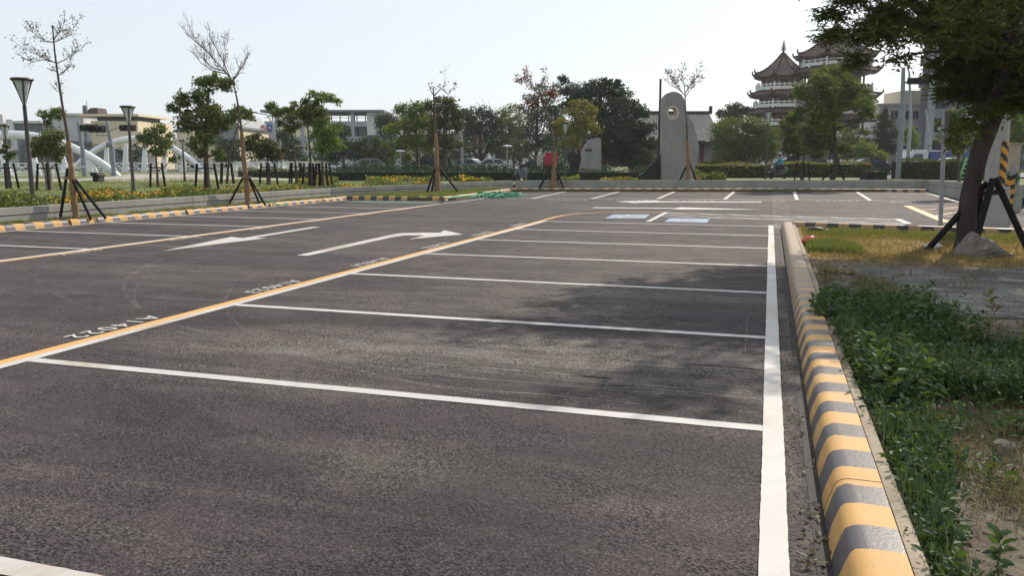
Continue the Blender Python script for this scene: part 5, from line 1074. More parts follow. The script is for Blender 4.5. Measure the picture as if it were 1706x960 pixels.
def signal_gantry(label, b, p, arm_right, heads, extra=None):
    """p = [pole top, arm end] in local coordinates"""
    t = thing('traffic_signal', label, 'traffic signal', b, YAW, 'traffic signal poles')
    H = p[0][1]
    build(MB().tube([(0,0,-.3),(0,0,H*.5),(p[0][0],0,H)], [.19,.16,.12], 10), 'pole', 'grey_paint', t, True)
    build(MB().tube([(p[0][0]*.9,0,p[1][1]-.25),(p[1][0]*.3,0,p[1][1]+.05),(p[1][0],0,p[1][1])], [.08,.065,.05], 8), 'arm', 'galv', t, True)
    for (x, z, n, w) in heads: signal_heads(t, x, z, n, w)
    return t
b, p = (-51.17, 50.97, 0.3), [(-0.17, 4.19), (1.42, 3.73), (0.72, 3.73), (1.33, 3.69)]
signal_gantry('grey traffic signal pole with a signal arm before the beige building', b, p[:2], True, [(p[2][0],p[2][1],3,.42),(p[3][0],p[3][1]-.05,3,.42)])
b, p = (-50.5, 53.28, 0.3), [(-0.25, 4.33), (1.92, 3.81), (1.44, 3.81)]
t = signal_gantry('leaning grey signal pole holding a long arm behind the glass headed lamp', b, p[:2], True, [(p[2][0],p[2][1],3,.4)])
q = build(MB().tube([(-.3,-.12,2.5),(.2,-.12,2.5)], .24, 12), 'speaker_box', 'grey_paint', t, True)
b, p = (8.25, 60.27, 0.3), [(-0.18, 7.3), (1.54, 6.49), (0.84, 6.42)]
t = signal_gantry('big grey pole with an arm of black traffic lights right of the pagodas', b, p[:2], True, [(p[2][0],p[2][1],4,.34)])
def street_light(label, b, p, stripes=False):
    t = thing('street_light', label, 'street light', b, YAW, 'tall street lights')
    H = p[0][1]; build(MB().tube([(0,0,-.3),(0,0,H*.55),(p[0][0],0,H)], [.14,.11,.07], 10), 'pole', 'galv', t, True)
    x1, z1 = p[1]; build(MB().tube([(p[0][0],0,H-.05),(p[0][0]+(x1-p[0][0])*.35,0,z1-.15),(x1,0,z1)], [.06,.05,.04], 6), 'arm', 'galv', t, True)
    build(MB().cbox((x1,0,z1), .8, .28, .12), 'lamp_head', 'grey_paint', t, bevel=.03)
    if stripes:
        m = MB(); z0, z1 = stripes; n = 8
        for i in range(n):
            a, c = z0+(z1-z0)*i/n, z0+(z1-z0)*(i+1)/n; m.tube([(0,0,a),(0,0,c)], .155, 10, i % 2)
        build(m, 'warning_band', ['warn_yellow','black_ink'], t)
b, p = (9.27, 63.74, 0.3), [(-0.35, 7.31), (-1.03, 8.0), (-0.04, 0.49), (-0.12, 1.45)]
street_light('curved street light with striped foot just right of the big signal pole', b, p[:2], (p[2][1], p[3][1]))
b, p = (-25.84, 67.35, 0.3), [(-0.1, 5.13), (-0.57, 5.28)]
street_light('tall pale street light among the dark trees left of the grove', b, p)
b, p = (15.38, 92.93, 0.3), [(-0.63, 6.38), (-0.2, 6.38)]
street_light('short pale street light before the apartment block', b, p)
b, p = (-39.07, 58.98, 0.3), [(-0.11, 4.28), (-1.84, 5.15), (-1.8, 5.1)]
street_light('street light with a long curved arm behind the round blue sign', b, p[:2])

def round_sign(label, b, px, kind, post=None):
    t = thing('road_sign', label, 'road sign', b, YAW, 'round road signs'); x, z, r = px
    H = post or z+r
    build(MB().tube([(x*0,0,-.3),(x if abs(x) < .3 else 0,0,H)], .07, 8), 'pole', 'galv', t, True)
    if abs(x) > .3: build(MB().tube([(0,0,z),(x,0,z)], .05, 6), 'arm', 'galv', t, True)
    y = -.1
    def disc(rr, y0, y1, mat, name, parent): 
        m = MB(); m.prism([(x+rr*math.cos(a), z+rr*math.sin(a)) for a in [2*math.pi*i/28 for i in range(28)]], y0, y1, 'y'); return build(m, name, mat, parent)
    rim = disc(r, y-.03, y, 'blue_sign' if kind == 'blue' else 'red_sign', 'sign_plate', t)
    if kind != 'blue': disc(r*.76, y-.036, y-.031, 'white_sign', 'sign_face', rim)
    m = MB(); yy = y-.042
    def fl(pts, yo=0): m.prism([(x+u*r, z+w*r) for u, w in pts], yy-.004-yo, yy-yo, 'y')
    if kind == 'speed':
        me = text_mesh('25', r*1.0); o = link_mesh('lettering', me, rim); me.materials.append(M['black_ink']); o.location = (x, yy-.004, z); o.rotation_euler = (math.pi/2, 0, 0)
    elif kind == 'noleft':
        fl([(.28,-.5),(.28,.15),(.05,.38),(-.22,.38),(-.22,.58),(-.6,.25),(-.22,-.08),(-.22,.12),(0,.12),(.06,.02),(.06,-.5)]); build(m, 'symbol', 'black_ink', rim)
        m = MB(); fl([(-.55,.42),(-.42,.55),(.55,-.42),(.42,-.55)], .006); build(m, 'slash', 'red_sign', rim)
    else:
        fl([(-.09,-.1),(.09,-.1),(.09,.2),(.3,.16),(0,.62),(-.3,.16),(-.09,.2)]); fl([(-.42,-.34),(.42,-.34),(.42,-.24),(-.42,-.24)]); fl([(-.3,-.55),(.3,-.55),(.3,-.46),(-.3,-.46)]); build(m, 'symbol', 'white_sign', rim)
    return t
b, p = (-38.11, 57.19, 0.3), [(-0.69, 3.81, 0.27)]
round_sign('round no left turn sign with red rim on an arm above the trees', b, p[0], 'noleft')
b, p = (-38.26, 57.45, 0.3), [(-0.24, 3.82, 0.3)]
round_sign('round blue sign with white arrow next to the no left turn sign', b, p[0], 'blue')
b, p = (-35.89, 54.74, 0.3), [(0.03, 1.84, 0.29), (-0.02, 2.84)]
round_sign('round speed limit sign reading 25 on a grey pole', b, p[0], 'speed', p[1][1])
def post_sign():
    b = (3.87, 21.11, 0.0); p = [(-0.11, 2.68), (-0.08, 2.64, 0.07), (-0.0, 1.88)]
    t = thing('sign_post', 'thin grey sign post with a narrow plate seen edge on', 'sign post', b, YAW)
    build(MB().tube([(0,0,-.02),(p[0][0],0,p[0][1])], .048, 10), 'pole', 'galv', t, True)
    m = MB(); m.cbox((p[0][0]+.08, .12, (p[1][1]+p[2][1])/2), .02, .55, p[1][1]-p[2][1], rz=-.22); build(m, 'sign_plate', 'sign_back', t, bevel=.004)
post_sign()
def utility_pole():
    b = (4.96, 21.09, 0.0); p = [(-0.32, 0.93), (-0.29, 0.03), (0.23, 0.93), (-0.3, 1.47), (0.04, 1.47), (-0.11, 1.94), (-0.01, 0.85)]
    t = thing('utility_pole', 'tapered concrete utility pole on a square concrete foot with striped plates', 'utility pole', b, YAW)
    m = MB(); m.lathe([(.215,.8),(.205,2.0),(.17,6.0),(.15,9.0)], 20, (0,.1,0)); build(m, 'pole', 'pale_concrete', t, True)
    x0, x1 = p[1][0]+.02, p[2][0]; zt = p[0][1]
    m = MB(); m.prism([(x0-.04,-.02),(x1+.02,-.02),(x1,.12),(x1-.03,zt),(x0+.07,zt),(x0,.12)], -.2, .42, 'y'); build(m, 'foot', 'pale_concrete', t, bevel=.012)
    # striped reflective plate wrapped on the shaft
    z0, z1 = p[6][1], p[5][1]; m = MB(); n = 9; hh = (z1-z0); N = 14
    for i in range(N):
        for j in range(40):
            a0, a1 = -1.75+i*1.75/N*1.5, -1.75+(i+1)*1.75/N*1.5; zz0, zz1 = z0+hh*j/40, z0+hh*(j+1)/40
            R_ = .219; mi = int(math.floor((zz0+.5*hh/40+(a0+.9)*.17)/.13)) % 2
            m.add([(R_*math.cos(a0), .1+R_*math.sin(a0), zz0),(R_*math.cos(a1), .1+R_*math.sin(a1), zz0),(R_*math.cos(a1), .1+R_*math.sin(a1), zz1),(R_*math.cos(a0), .1+R_*math.sin(a0), zz1)], [(0,1,2,3)], mi)
    build(m, 'warning_plate', ['warn_yellow','black_ink'], t)
utility_pole()
def control_box():
    b = (5.45, 21.99, 0.0); p = [(-0.35, 1.89), (0.15, 1.23), (-0.07, 0.17), (-0.04, 1.15)]
    t = thing('control_box', 'beige metal control box on a black and yellow striped post', 'control box', b, YAW)
    m = MB(); m.box(p[0][0]+.09,p[1][0],-.06,.32,p[1][1],p[0][1]); c = build(m, 'cabinet', 'box_beige', t, bevel=.012)
    m = MB(); m.box(p[0][0]+.06,p[1][0]+.02,-.09,.35,p[0][1]+.002,p[0][1]+.03); build(m, 'lid', 'box_beige', c)
    m = MB(); m.box(p[0][0]-.02,p[0][0]+.085,-.04,.30,p[1][1]+.03,p[0][1]-.02); build(m, 'side_panel', 'galv', t, bevel=.005)
    z0, z1 = .12, p[3][1]; m = MB(); n = 9
    for i in range(n):
        a, c_ = z0+(z1-z0)*i/n, z0+(z1-z0)*(i+1)/n; x = .068; s = .05
        m.add([(-x,-x,a),(x,-x,a+s),(x,-x,c_+s),(-x,-x,c_)], [(0,1,2,3)], i % 2); m.add([(x,-x,a+s),(x,x,a),(x,x,c_),(x,-x,c_+s)], [(0,1,2,3)], i % 2)
        m.add([(-x,x,a+s),(-x,-x,a),(-x,-x,c_),(-x,x,c_+s)], [(0,1,2,3)], i % 2); m.add([(x,x,a),(-x,x,a+s),(-x,x,c_+s),(x,x,c_)], [(0,1,2,3)], i % 2)
    build(m, 'post', ['black_ink','warn_yellow'], t); m = MB(); m.box(-.064,.064,-.064,.064,-.02,z1+.3); build(m, 'post_core', 'galv', t)
M['box_beige'] = surf('box_beige', (.42,.37,.29), (.36,.315,.25), 3, .55)
control_box()
# green railing behind the control box
M['fence_green'] = surf('fence_green', (.02,.10,.055), (.016,.08,.045), 3, .5)
def railing():
    b = (7.07, 27.87, 0.0); t = thing('green_fence', 'dark green bar fence right of the control box', 'fence', b, YAW-.35)
    L = 5.0; n = 34
    for z in (.12, 1.0, 1.75): build(MB().box(0, L, -.02, .02, z-.025, z+.025), 'rail', 'fence_green', t)
    for k in range(n): build(MB().tube([(.05+k*L/n,-.035,.05),(.05+k*L/n,-.035,1.82)], .014, 6), 'bar', 'fence_green', t)
    for x in (0, 2.45, 4.95): build(MB().box(x-.035, x+.035, .03, .1, -.02, 1.95), 'post', 'fence_green', t)
railing()
def barrier():
    b = (9.19, 45.89, 0.3); t = thing('folded_barrier', 'slanting pale green barrier leaning on the wall beside the shade tree', 'barrier', b, YAW)
    p = [(-0.13, 0.25), (0.17, 1.38)]
    m = MB(); a, c = Vector((p[0][0],0,p[0][1])), Vector((p[1][0],0,p[1][1])); 
    m.tube([a, c], .05, 6); m.tube([a+Vector((.35,0,.0)), c+Vector((.35,0,0))], .05, 6); build(m, 'frame', 'barrier_green', t)
    for i in range(5):
        u = .1+i*.2; build(MB().tube([a.lerp(c,u), a.lerp(c,u)+Vector((.35,0,0))], .035, 6), 'rung', 'barrier_green', t)
M['barrier_green'] = surf('barrier_green', (.18,.42,.22), (.14,.35,.18), 3, .5)
barrier()

# ------------------------------------------------------------------ things lying about
def rock(label, loc, sx, sy, sz, seed, mat='rock', name='rock', sub=3):
    bm = bmesh.new(); bmesh.ops.create_icosphere(bm, subdivisions=sub, radius=1); rn = random.Random(seed)
    ax = [(Vector((rn.gauss(0,1), rn.gauss(0,1), rn.gauss(0,1)*.8)).normalized(), rn.uniform(.55,.9)) for _ in range(11)]
    for v in bm.verts:
        p = v.co.copy()
        for a, d in ax:
            k = p.dot(a)-d
            if k > 0: p -= a*k
        v.co = Vector((p.x*sx, p.y*sy, max(p.z, -.35)*sz))
    me = bpy.data.meshes.new(name); bm.to_mesh(me); bm.free(); me.materials.append(M[mat]); o = link_mesh(name, me); o.location = loc; o.rotation_euler = (0,0,YAW)
    return o
def wedge():
    # big slanted boulder against the trunk foot: from sketch outline, broad base and one high corner
    b = (3.11, 14.21, 0.06); out = [(-0.32, -0.01), (-0.29, 0.1), (-0.2, 0.25), (-0.1, 0.34), (-0.03, 0.36), (0.11, 0.27), (0.25, 0.17), (0.35, 0.07), (0.38, -0.01)]
    bm = bmesh.new(); R0 = []
    prof = [(0,1.0,0),(.05,1.06,-.12),(.16,1.0,-.24),(.30,.80,-.27),(.42,.5,-.2)]
    rn = random.Random(3); rings = []
    for (dy, sc, _), yy in zip(prof, (-.30,-.22,-.08,.10,.26)):
        rings.append([bm.verts.new((x*(.9+.1*sc)+rn.uniform(-.012,.012), yy+(.12 if z > .3 else 0), (z*([.55,.92,1,.9,.6][int((yy+.3)/.14)]) if z > .06 else -.03)+rn.uniform(-.01,.01))) for x, z in out])
    for r in range(len(rings)-1):
        for i in range(len(out)-1): bm.faces.new((rings[r][i], rings[r][i+1], rings[r+1][i+1], rings[r+1][i]))
    bm.faces.new(rings[0]); bm.faces.new(rings[-1][::-1]); bmesh.ops.triangulate(bm, faces=bm.faces)
    bmesh.ops.subdivide_edges(bm, edges=bm.edges, cuts=3, fractal=.55, along_normal=.4, use_grid_fill=True, seed=4); bmesh.ops.recalc_face_normals(bm, faces=bm.faces)
    me = bpy.data.meshes.new('boulder'); bm.to_mesh(me); bm.free(); me.materials.append(M['rock']); o = link_mesh('boulder', me); o.location = (b[0], b[1]-.34, b[2]); o.rotation_euler = (0,0,YAW)
    tag(o, 'big slanted grey boulder lying against the foot of the shade tree', 'boulder')
wedge()
tag(rock('r', (*(1.19, 4.45),.075), .075, .055, .05, 5), 'fist sized grey stone on the bare soil beyond the near weeds', 'stone')
tag(rock('r', (*(1.05, 4.21),.065), .06, .04, .03, 6, 'rock'), 'flat dark stone half hidden in the dry weeds', 'stone')
for o in bpy.data.objects:
    if o.name == 'r' or o.name.startswith('r.'): o.name = 'stone'
M['red_plastic'] = surf('red_plastic', (.60,.03,.025), (.72,.13,.10), 9, .35, world=True)
o = rock('plastic_bag', (*(0.68, 14.89),.12), .13, .11, .12, 21, 'red_plastic', 'plastic_bag', 3)
for v in o.data.vertices: v.co += Vector((math.sin(v.co.y*70+v.co.z*40), math.cos(v.co.x*60), math.sin(v.co.x*80+v.co.y*30)))*.012
tag(o, 'crumpled red plastic bag beside the long striped kerb', 'bag')
M['foam'] = surf('foam_board', (.66,.72,.66), (.55,.60,.54), 6, .6)
def board():
    b = (2.64, 14.89, 0.06); t = thing('foam_board', 'pale broken board lying on the grass by the tree stakes', 'board', b, YAW+.35)
    m = MB(); m.prism([(-.17,-.09),(.12,-.10),(.19,.07),(-.10,.10)], .03, .055, 'z'); o = build(m, 'sheet', 'foam', t); o.rotation_euler = (.16,-.08,0)
    m = MB(); m.prism([(-.10,-.14),(.20,-.08),(.22,-.02),(-.12,-.07)], .005, .03, 'z'); o = build(m, 'strip', 'foam', t); o.rotation_euler = (.06,.02,0)
board()
def bottle():
    b = (1.02, 17.48, 0.06); t = thing('plastic_bottle', 'dark crushed bottle lying before the shaded kerb', 'bottle', b, YAW)
    build(MB().tube([(-.24,0,.05),(-.2,0,.055),(-.02,.01,.06),(.06,0,.055),(.10,.01,.05)], [.03,.055,.06,.045,.02], 10), 'bottle_body', 'signal_black', t, True)
    build(MB().tube([(.10,.01,.05),(.16,.012,.048)], .024, 8), 'cap', 'grey_paint', t, True)
bottle()
# green netting and hose on the island bays
M['net'] = surf('green_net', (.03,.22,.12), (.05,.32,.17), 7, .6)
def net(label, pts, h, seed, n=700, size=.35):
    rng = np.random.default_rng(seed); P = scatter(pts, n, rng, 0); c = P.mean(0); d = np.linalg.norm((P-c)[:, :2], axis=1); P[:, 2] = .02+h*np.maximum(1-d/d.max(), 0)*rng.random(len(P))
    k = []
    m = MB()
    for p in P[:150]:
        a = rng.uniform(0, 6.28); q = Vector(p); e = q+Vector((math.cos(a), math.sin(a), 0))*size; e2 = e+Vector((math.cos(a+1.2), math.sin(a+1.2), 0))*size*.7
        m.tube([q, q.lerp(e,.5)+Vector((0,0,.05*h*10)), e, e2], .014, 4)
    o = build(m, 'netting', 'net'); tag(o, label, 'netting')
net('tangled green netting heaped at the right end of the grass island', [(-11.23, 31.3),(-11.71, 33.57),(-10.85, 34.16),(-10.18, 31.63)], .16, 1, size=.6)
M['green_wash'] = stained_mat('green_sheet', (.075,.105,.085), (.085,.13,.10), (.07,.07,.068), 1.0, .9, .2)
m = MB(); m.poly([(-15.0, 26.55),(-14.8, 27.75),(-11.57, 27.95),(-11.31, 26.4),(-12.97, 26.08)], .012); o = build(m, 'net_sheet', 'green_wash'); tag(o, 'thin green net sheet spread flat along the island kerb', 'netting')
M['hose_green'] = surf('hose_green', (.12,.42,.24), (.10,.36,.20), 4, .45)
m2 = MB(); m2.tube([(*(-11.64, 28.31),.02),(*(-11.17, 27.24),.13),(*(-10.96, 26.93),.19),(*(-10.92, 28.45),.2),(*(-10.82, 30.16),.19),(*(-11.71, 33.57),.05)], .028, 6)
tag(build(m2, 'hose', 'hose_green', smooth=True), 'green hose running over the short kerb of the grass island', 'hose')
m2 = MB(); m2.tube([(-16.15,23.3,.5),(-16.1,23.2,.3),(-15.9,23.1,.17),(-15.6,23.2,.17),(-15.48,23.3,.05),(-15.3,23.6,.03)], .02, 6)
tag(build(m2, 'hose', 'hose_green', smooth=True), 'green hose hanging over the sunlit wall near the bare leaning tree', 'hose')
def bench():
    b = (-37.08, 37.86, 0.3); t = thing('park_bench', 'black curved bench on the lawn by the foot of the bridge arch', 'bench', b, YAW)
    m = MB(); m.prism([(-.25,.46),(-.2,.56),(.08,.55),(.3,.38),(.28,.3),(.08,.36),(-.14,.32)], -.4, .4, 'y'); build(m, 'seat', 'steel_dark', t, bevel=.02)
    for x in (-.1, .2): build(MB().box(x-.03,x+.03,-.32,.32,-.02,.36), 'leg', 'steel_dark', t)
bench()

# ------------------------------------------------------------------ arched footbridge
def bridge():
    b = (-51.03, 54.16, 0.3); t = thing('arch_bridge', 'white bridge with two low tubular arches and slanting hangers', 'bridge', b, YAW)
    w = 23.0
    def arch(x0, x1, h, y):
        n = 28; m = MB(); pts = []; rad = []
        for i in range(n+1):
            u = i/n; x = x0+(x1-x0)*u; z = h*(1-(2*u-1)**2)**.9; pts.append((x, y, z-.15)); rad.append(.29+.05*math.sin(math.pi*u))
        m.tube(pts, rad, 14); build(m, 'arch', 'white_metal', t, True)
        def zz(x): u = (x-x0)/(x1-x0); return h*(1-(2*u-1)**2)**.9-.2
        k = 6; m2 = []
        for i in range(1, k+1):
            u = i/(k+1); x = x0+(x1-x0)*u; z = zz(x); dx = .55 if y < 5 else -.35
            if z < .9: continue
            q = MB(); q.add([(x-.18, y-.06, z),(x+.18, y-.06, z),(x+dx+.36, y-.06, -.2),(x+dx-.36, y-.06, -.2),(x-.18, y+.06, z),(x+.18, y+.06, z),(x+dx+.36, y+.06, -.2),(x+dx-.36, y+.06, -.2)],
                [(0,1,2,3),(7,6,5,4),(0,4,5,1),(1,5,6,2),(2,6,7,3),(3,7,4,0)]); build(q, 'hanger', 'white_metal', t)
    arch(-16.6, .15, 3.45, 0); arch(-14.9-1.3, -.4-1.0, 3.75, w)
    m = MB(); m.box(-44, -.2, -.6, w+.6, -.45, -.12); build(m, 'deck', 'white_metal', t)
    m = MB(); m.box(-44, -1.2, -.9, -.55, -.5, .02); build(m, 'girder', 'white_metal', t)
    def rail(y, xa, xb, name):
        m = MB()
        for z in (.25, .95): m.box(xa, xb, y-.05, y+.05, z, z+.09)
        x = xa
        while x < xb-.8:
            m.tube([(x, y, .28),(x+.45, y, .62),(x, y, .97)], .045, 5); m.tube([(x+.9, y, .28),(x+.45, y, .62),(x+.9, y, .97)], .045, 5); x += .95
        m.box(xa, xb, y-.06, y+.06, -.12, .06); build(m, name, 'white_metal', t)
    rail(-.45, -44, -3, 'railing'); rail(w+.3, -20, 4.5, 'railing')
    # pale parapet on the far bank with openings
    m = MB(); 
    for i in range(9): m.box(2.2+i*1.15, 2.2+i*1.15+.25, w-1.2, w-.9, -.4, 1.05)
    m.box(2.2, 12.6, w-1.2, w-.9, .8, 1.15); m.box(2.2, 12.6, w-1.2, w-.9, -.4, .1); build(m, 'parapet', 'white_wall', t)
    m = MB(); m.box(3.0, 23, w-5.2, w-5.05, .62, .78); m.box(3.0, 23, w-5.2, w-5.05, .2, .3)
    for i in range(10): m.box(3+i*2.2, 3.1+i*2.2, w-5.2, w-5.05, -.3, .7)
    build(m, 'handrail', 'white_metal', t)
bridge()
# handrail along the quay in front of the left bridge end
def quay_rail():
    b = (-55.7, 47.45, 0.3); t = thing('handrail', 'thin white handrail crossing below the left bridge arch', 'railing', b, YAW)
    build(MB().box(-6, 7.6, -.04, .04, .72, .80), 'rail', 'white_metal', t)
    for i in range(5): build(MB().box(-5+i*3, -4.92+i*3, -.04, .04, -.02, .72), 'post', 'white_metal', t)
quay_rail()

# ------------------------------------------------------------------ buildings
M['w_grey'] = stained_mat('plaster_grey', (.56,.56,.55), (.48,.48,.475), (.38,.38,.38), .15, .9, .1, True)
M['w_beige'] = stained_mat('plaster_beige', (.70,.60,.43), (.63,.54,.39), (.50,.43,.31), .12, .9, .1, True)
M['w_cream'] = stained_mat('plaster_cream', (.72,.63,.48), (.64,.56,.43), (.52,.45,.35), .15, .9, .1, True)
M['w_dark'] = stained_mat('plaster_dark', (.17,.18,.20), (.13,.14,.155), (.10,.10,.11), .2, .9, .1, True)
M['w_blue'] = stained_mat('plaster_bluegrey', (.33,.36,.41), (.28,.305,.35), (.21,.23,.265), .15, .9, .1, True)
M['w_pale'] = stained_mat('plaster_pale', (.66,.66,.65), (.58,.58,.575), (.46,.46,.46), .2, .9, .1, True)
M['w_green'] = surf('plaster_green', (.10,.20,.20), (.085,.17,.17), .5, .8)
M['roof_grey'] = surf('metal_roof', (.20,.215,.23), (.16,.17,.185), .4, .5)
M['rust'] = surf('rust_tank', (.075,.05,.042), (.05,.035,.03), 1, .8)
M['tin'] = surf('tin', (.45,.46,.48), (.36,.37,.39), 1, .35, .6)
M['pink_roof'] = surf('pink_roof', (.34,.20,.17), (.28,.165,.14), 1, .8)
def window(t, x0, x1, z0, z1, y=0, frame='w_pale', mull=1, depth=.12, pane='glass'):
    f = MB(); e = .07
    for q in ((x0,x1,z0,z0+e),(x0,x1,z1-e,z1),(x0,x0+e,z0+e,z1-e),(x1-e,x1,z0+e,z1-e)): f.box(q[0],q[1],y-.05,y+.06,q[2],q[3])
    for i in range(mull):
        c = x0+(x1-x0)*(i+1)/(mull+1); f.box(c-.03,c+.03,y-.03,y+.05,z0+e,z1-e)
    o = build(f, 'window', frame, t); build(MB().box(x0+.03, x1-.03, y+.051, y+.075, z0+.03, z1-.03), 'pane', pane, o); return o
def block(name, label, base, x0, x1, z1, depth, wall, roof=None, cat='building'):
    t = thing(name, label, cat, base, YAW); build(MB().box(x0, x1, .08, depth, -.4, z1), 'wall', wall, t)
    if roof: build(MB().box(x0-.25, x1+.25, -.18, depth+.2, z1+.002, z1+.35), 'roof', roof, t)
    return t
# left: grey block, beige box with rust tank, cream gable
b, p = (-93.87, 87.84, 0.3), [(-11.18, 6.99), (-4.51, 6.99), (-3.48, 7.47), (0.56, 7.23), (5.91, 6.99), (0.17, 3.79), (6.26, 6.27), (4.23, 3.47), (-1.14, 8.26, 0.5), (-3.18, 5.47), (5.72, 4.67)]
t = block('grey_building', 'tall pale grey building behind the bridge, with a steel water tank on the roof', b, p[3][0]-.4, p[4][0]-1, p[3][1], 9, 'w_grey', 'w_grey')
m = MB(); m.lathe([(0,0),(.42,0),(.45,.1),(.45,.85),(.35,1.0),(0,1.1)], 16, (-.6,3,p[3][1]+.3)); build(m, 'water_tank', 'tin', t, True)
build(MB().tube([(4.6,2,p[3][1]),(4.6,2,p[3][1]+2.2)], .04, 5), 'antenna', 'galv', t)
m = MB(); m.box(p[4][0]-.99, p[6][0]+1.6, .5, 8, -.4, p[6][1]); build(m, 'side_wing', 'w_pale', t)
window(t, -.6, 1.0, 4.4, 6.0); window(t, 4.2, 5.6, 1.2, 2.8); window(t, 1.6, 3.4, .9, 2.6, pane='dark_room')
m = MB(); m.prism([(-2,3.3),(9.6,3.3),(9.6,3.55),(-1.6,4.2)], -3.2, -.02, 'y'); build(m, 'awning', 'w_dark', t)
m = MB(); m.box(-1.8, 9.4, -3.0, -.05, -.3, 3.28); build(m, 'shop_front', 'w_dark', t)
for x in (-.8, 2.2, 5.4): window(t, x, x+1.8, .9, 2.6, -3.07, 'w_blue')
t = block('dark_tower', 'narrow dark stair tower left of the pale grey building', (-97.87, 87.63, 0.3), -1.5, 2.4, 6.3, 6, 'w_dark', 'w_pale')
window(t, -.6, 1.4, 3.6, 5.2)
t = block('tiled_house', 'cluttered low house with light stacks at the left picture edge', (-99.9, 85.94, 0.3), -7, 2.0, 5.2, 7, 'w_grey')
for x, h in ((-2.2,1.9),(-.9,2.3),(.4,1.6)): build(MB().box(x, x+.9, .6, 1.8, 5.21, 5.2+h), 'chimney', 'w_pale', t)
for x in (-4.8, -2.4, 0): window(t, x, x+1.3, 3.2, 4.6)
build(MB().box(-7.1, 2.2, -1.4, .06, 2.5, 2.75), 'awning', 'w_pale', t); window(t, -3.5, -.5, .4, 2.0, pane='dark_room')
b, p = (-82.81, 87.13, 0.3), [(-2.35, 7.25), (3.75, 7.01), (-3.61, 7.09), (-3.53, 6.25), (-2.43, 6.17), (3.24, 6.4)]
t = block('beige_building', 'big windowless beige building with a flat rooftop canopy and rusty tank', b, p[0][0], p[1][0], p[5][1], 11, 'w_beige')
zr = p[5][1]
build(MB().box(p[2][0], p[1][0]+.5, -.7, 9, zr+.55, zr+.85), 'roof', 'w_beige', t)
build(MB().box(p[0][0]+.4, p[1][0]-.4, 1, 8, zr+.002, zr+.548), 'roof_room', 'w_dark', t)
m = MB(); m.prism([(-3.9,zr+.86),(-3.6,zr+1.5),(-3.3,zr+1.75),(-2.4,zr+1.8),(-2.2,zr+.86)], 2, 4.5, 'y'); build(m, 'rust_tank', 'rust', t)
build(MB().lathe([(0,0),(.3,0),(.3,1.1),(.2,1.3),(0,1.35)], 14, (-4.5,3,zr+.86)), 'water_tank', 'w_dark', t, True)
window(t, p[0][0]+.6, p[0][0]+2.4, zr-1.9, zr-.4, .08, 'w_dark', pane='dark_room'); window(t, p[0][0]+.15, p[0][0]+.7, 1.5, 3.4, .08, 'w_dark', pane='rust')
m = MB(); m.prism([(-2.5,-.3),(-2.5,2.1),(1.5,2.9),(6.8,2.1),(6.8,-.3)], -4.5, -1.8, 'y'); build(m, 'shed', 'w_dark', t)
b, p = (-65.62, 84.16, 0.3), [(-3.45, 6.8), (-3.65, 3.8), (3.0, 6.66), (4.17, 5.52), (4.1, 4.08), (-1.73, 4.08)]
t = thing('cream_building', 'cream coloured gabled building behind the tall spreading tree', 'building', b, YAW)
xl_, xr_ = p[0][0], p[3][0]; xm = p[2][0]
m = MB(); m.prism([(xl_,-.4),(xl_,4.6),(xm,p[2][1]),(xr_,p[3][1]-.4),(xr_,-.4)], 0, 12, 'y'); build(m, 'wall', 'w_cream', t)
m = MB(); m.prism([(xl_-.3,4.62),(xm,p[2][1]+.05),(xr_+.3,p[3][1]-.45),(xr_+.3,p[3][1]-.2),(xm,p[2][1]+.3),(xl_-.3,4.9)], -.3, 12.3, 'y'); build(m, 'roof', 'roof_grey', t)
m = MB(); m.prism([(xm-3.4,p[2][1]-1.25),(xm,p[2][1]-.08),(xr_-.1,p[3][1]-.6),(xr_-.1,p[3][1]-2.1),(xm-3.4,p[3][1]-2.1)], -.06, -.01, 'y'); build(m, 'gable_panel', 'roof_grey', t)
window(t, p[5][0]-.8, p[5][0]+.5, 2.6, 4.0); window(t, p[5][0]-.8, p[5][0]+.5, -.1, 1.3, pane='dark_room')
t = block('shed', 'pale corrugated shed between the round sign poles', (-53.49, 79.6, 0.3), -1.2, 1.0, 2.4, 4, 'w_pale', 'w_grey', 'shed')
t = block('tall_flats', 'beige block of flats just left of the grey school', (-83.19, 131.05, 0.3), -2.6, 3.6, 9.6, 9, 'w_beige', 'w_grey')
for i in range(3):
    for x in (-1.6, 1.2): window(t, x, x+1.4, 1.6+i*2.8, 3.0+i*2.8)
# grey school with open top storey
b, p = (-71.65, 134.69, 0.3), [(-17.17, 9.06), (3.78, 10.24), (6.28, 9.92), (3.75, 8.96), (3.7, 7.24), (3.66, 5.53), (3.6, 3.15), (-4.1, 8.96), (-13.92, 8.53)]
t = thing('school_building', 'grey four storey school building with an open gallery under its flat roof', 'building', b, YAW)
x0, x1 = p[0][0], p[1][0]; z3 = p[1][1]-.35; fh = z3/3.4; fh = (z3)/3.35
zs = [z3-1.55, z3-1.55-fh*.92, z3-1.55-2*fh*.92, z3-1.55-3*fh*.92]
build(MB().box(x0, x1, 2.2, 11, -.4, zs[0]), 'rear_wall', 'w_blue', t)
for i, z in enumerate(zs):
    build(MB().box(x0, x1, 0, 2.19, z-.95, z), 'floor_band', 'w_blue', t)
bayw = 4.6; nb = int((x1-x0)/bayw)
for i in range(nb+1):
    xx = x1-.35-i*bayw; build(MB().box(xx-.3, xx+.3, -.12, 1.2, -.4, z3), 'column', 'w_blue', t)
build(MB().box(x1-2.3, x1, -.05, 2.1, -.4, z3), 'end_wall', 'w_grey', t)
m = MB(); m.box(x1-.6, x1+.002+.4, .2, 11.5, -.4, z3+.05); build(m, 'stair_wall', 'w_pale', t)
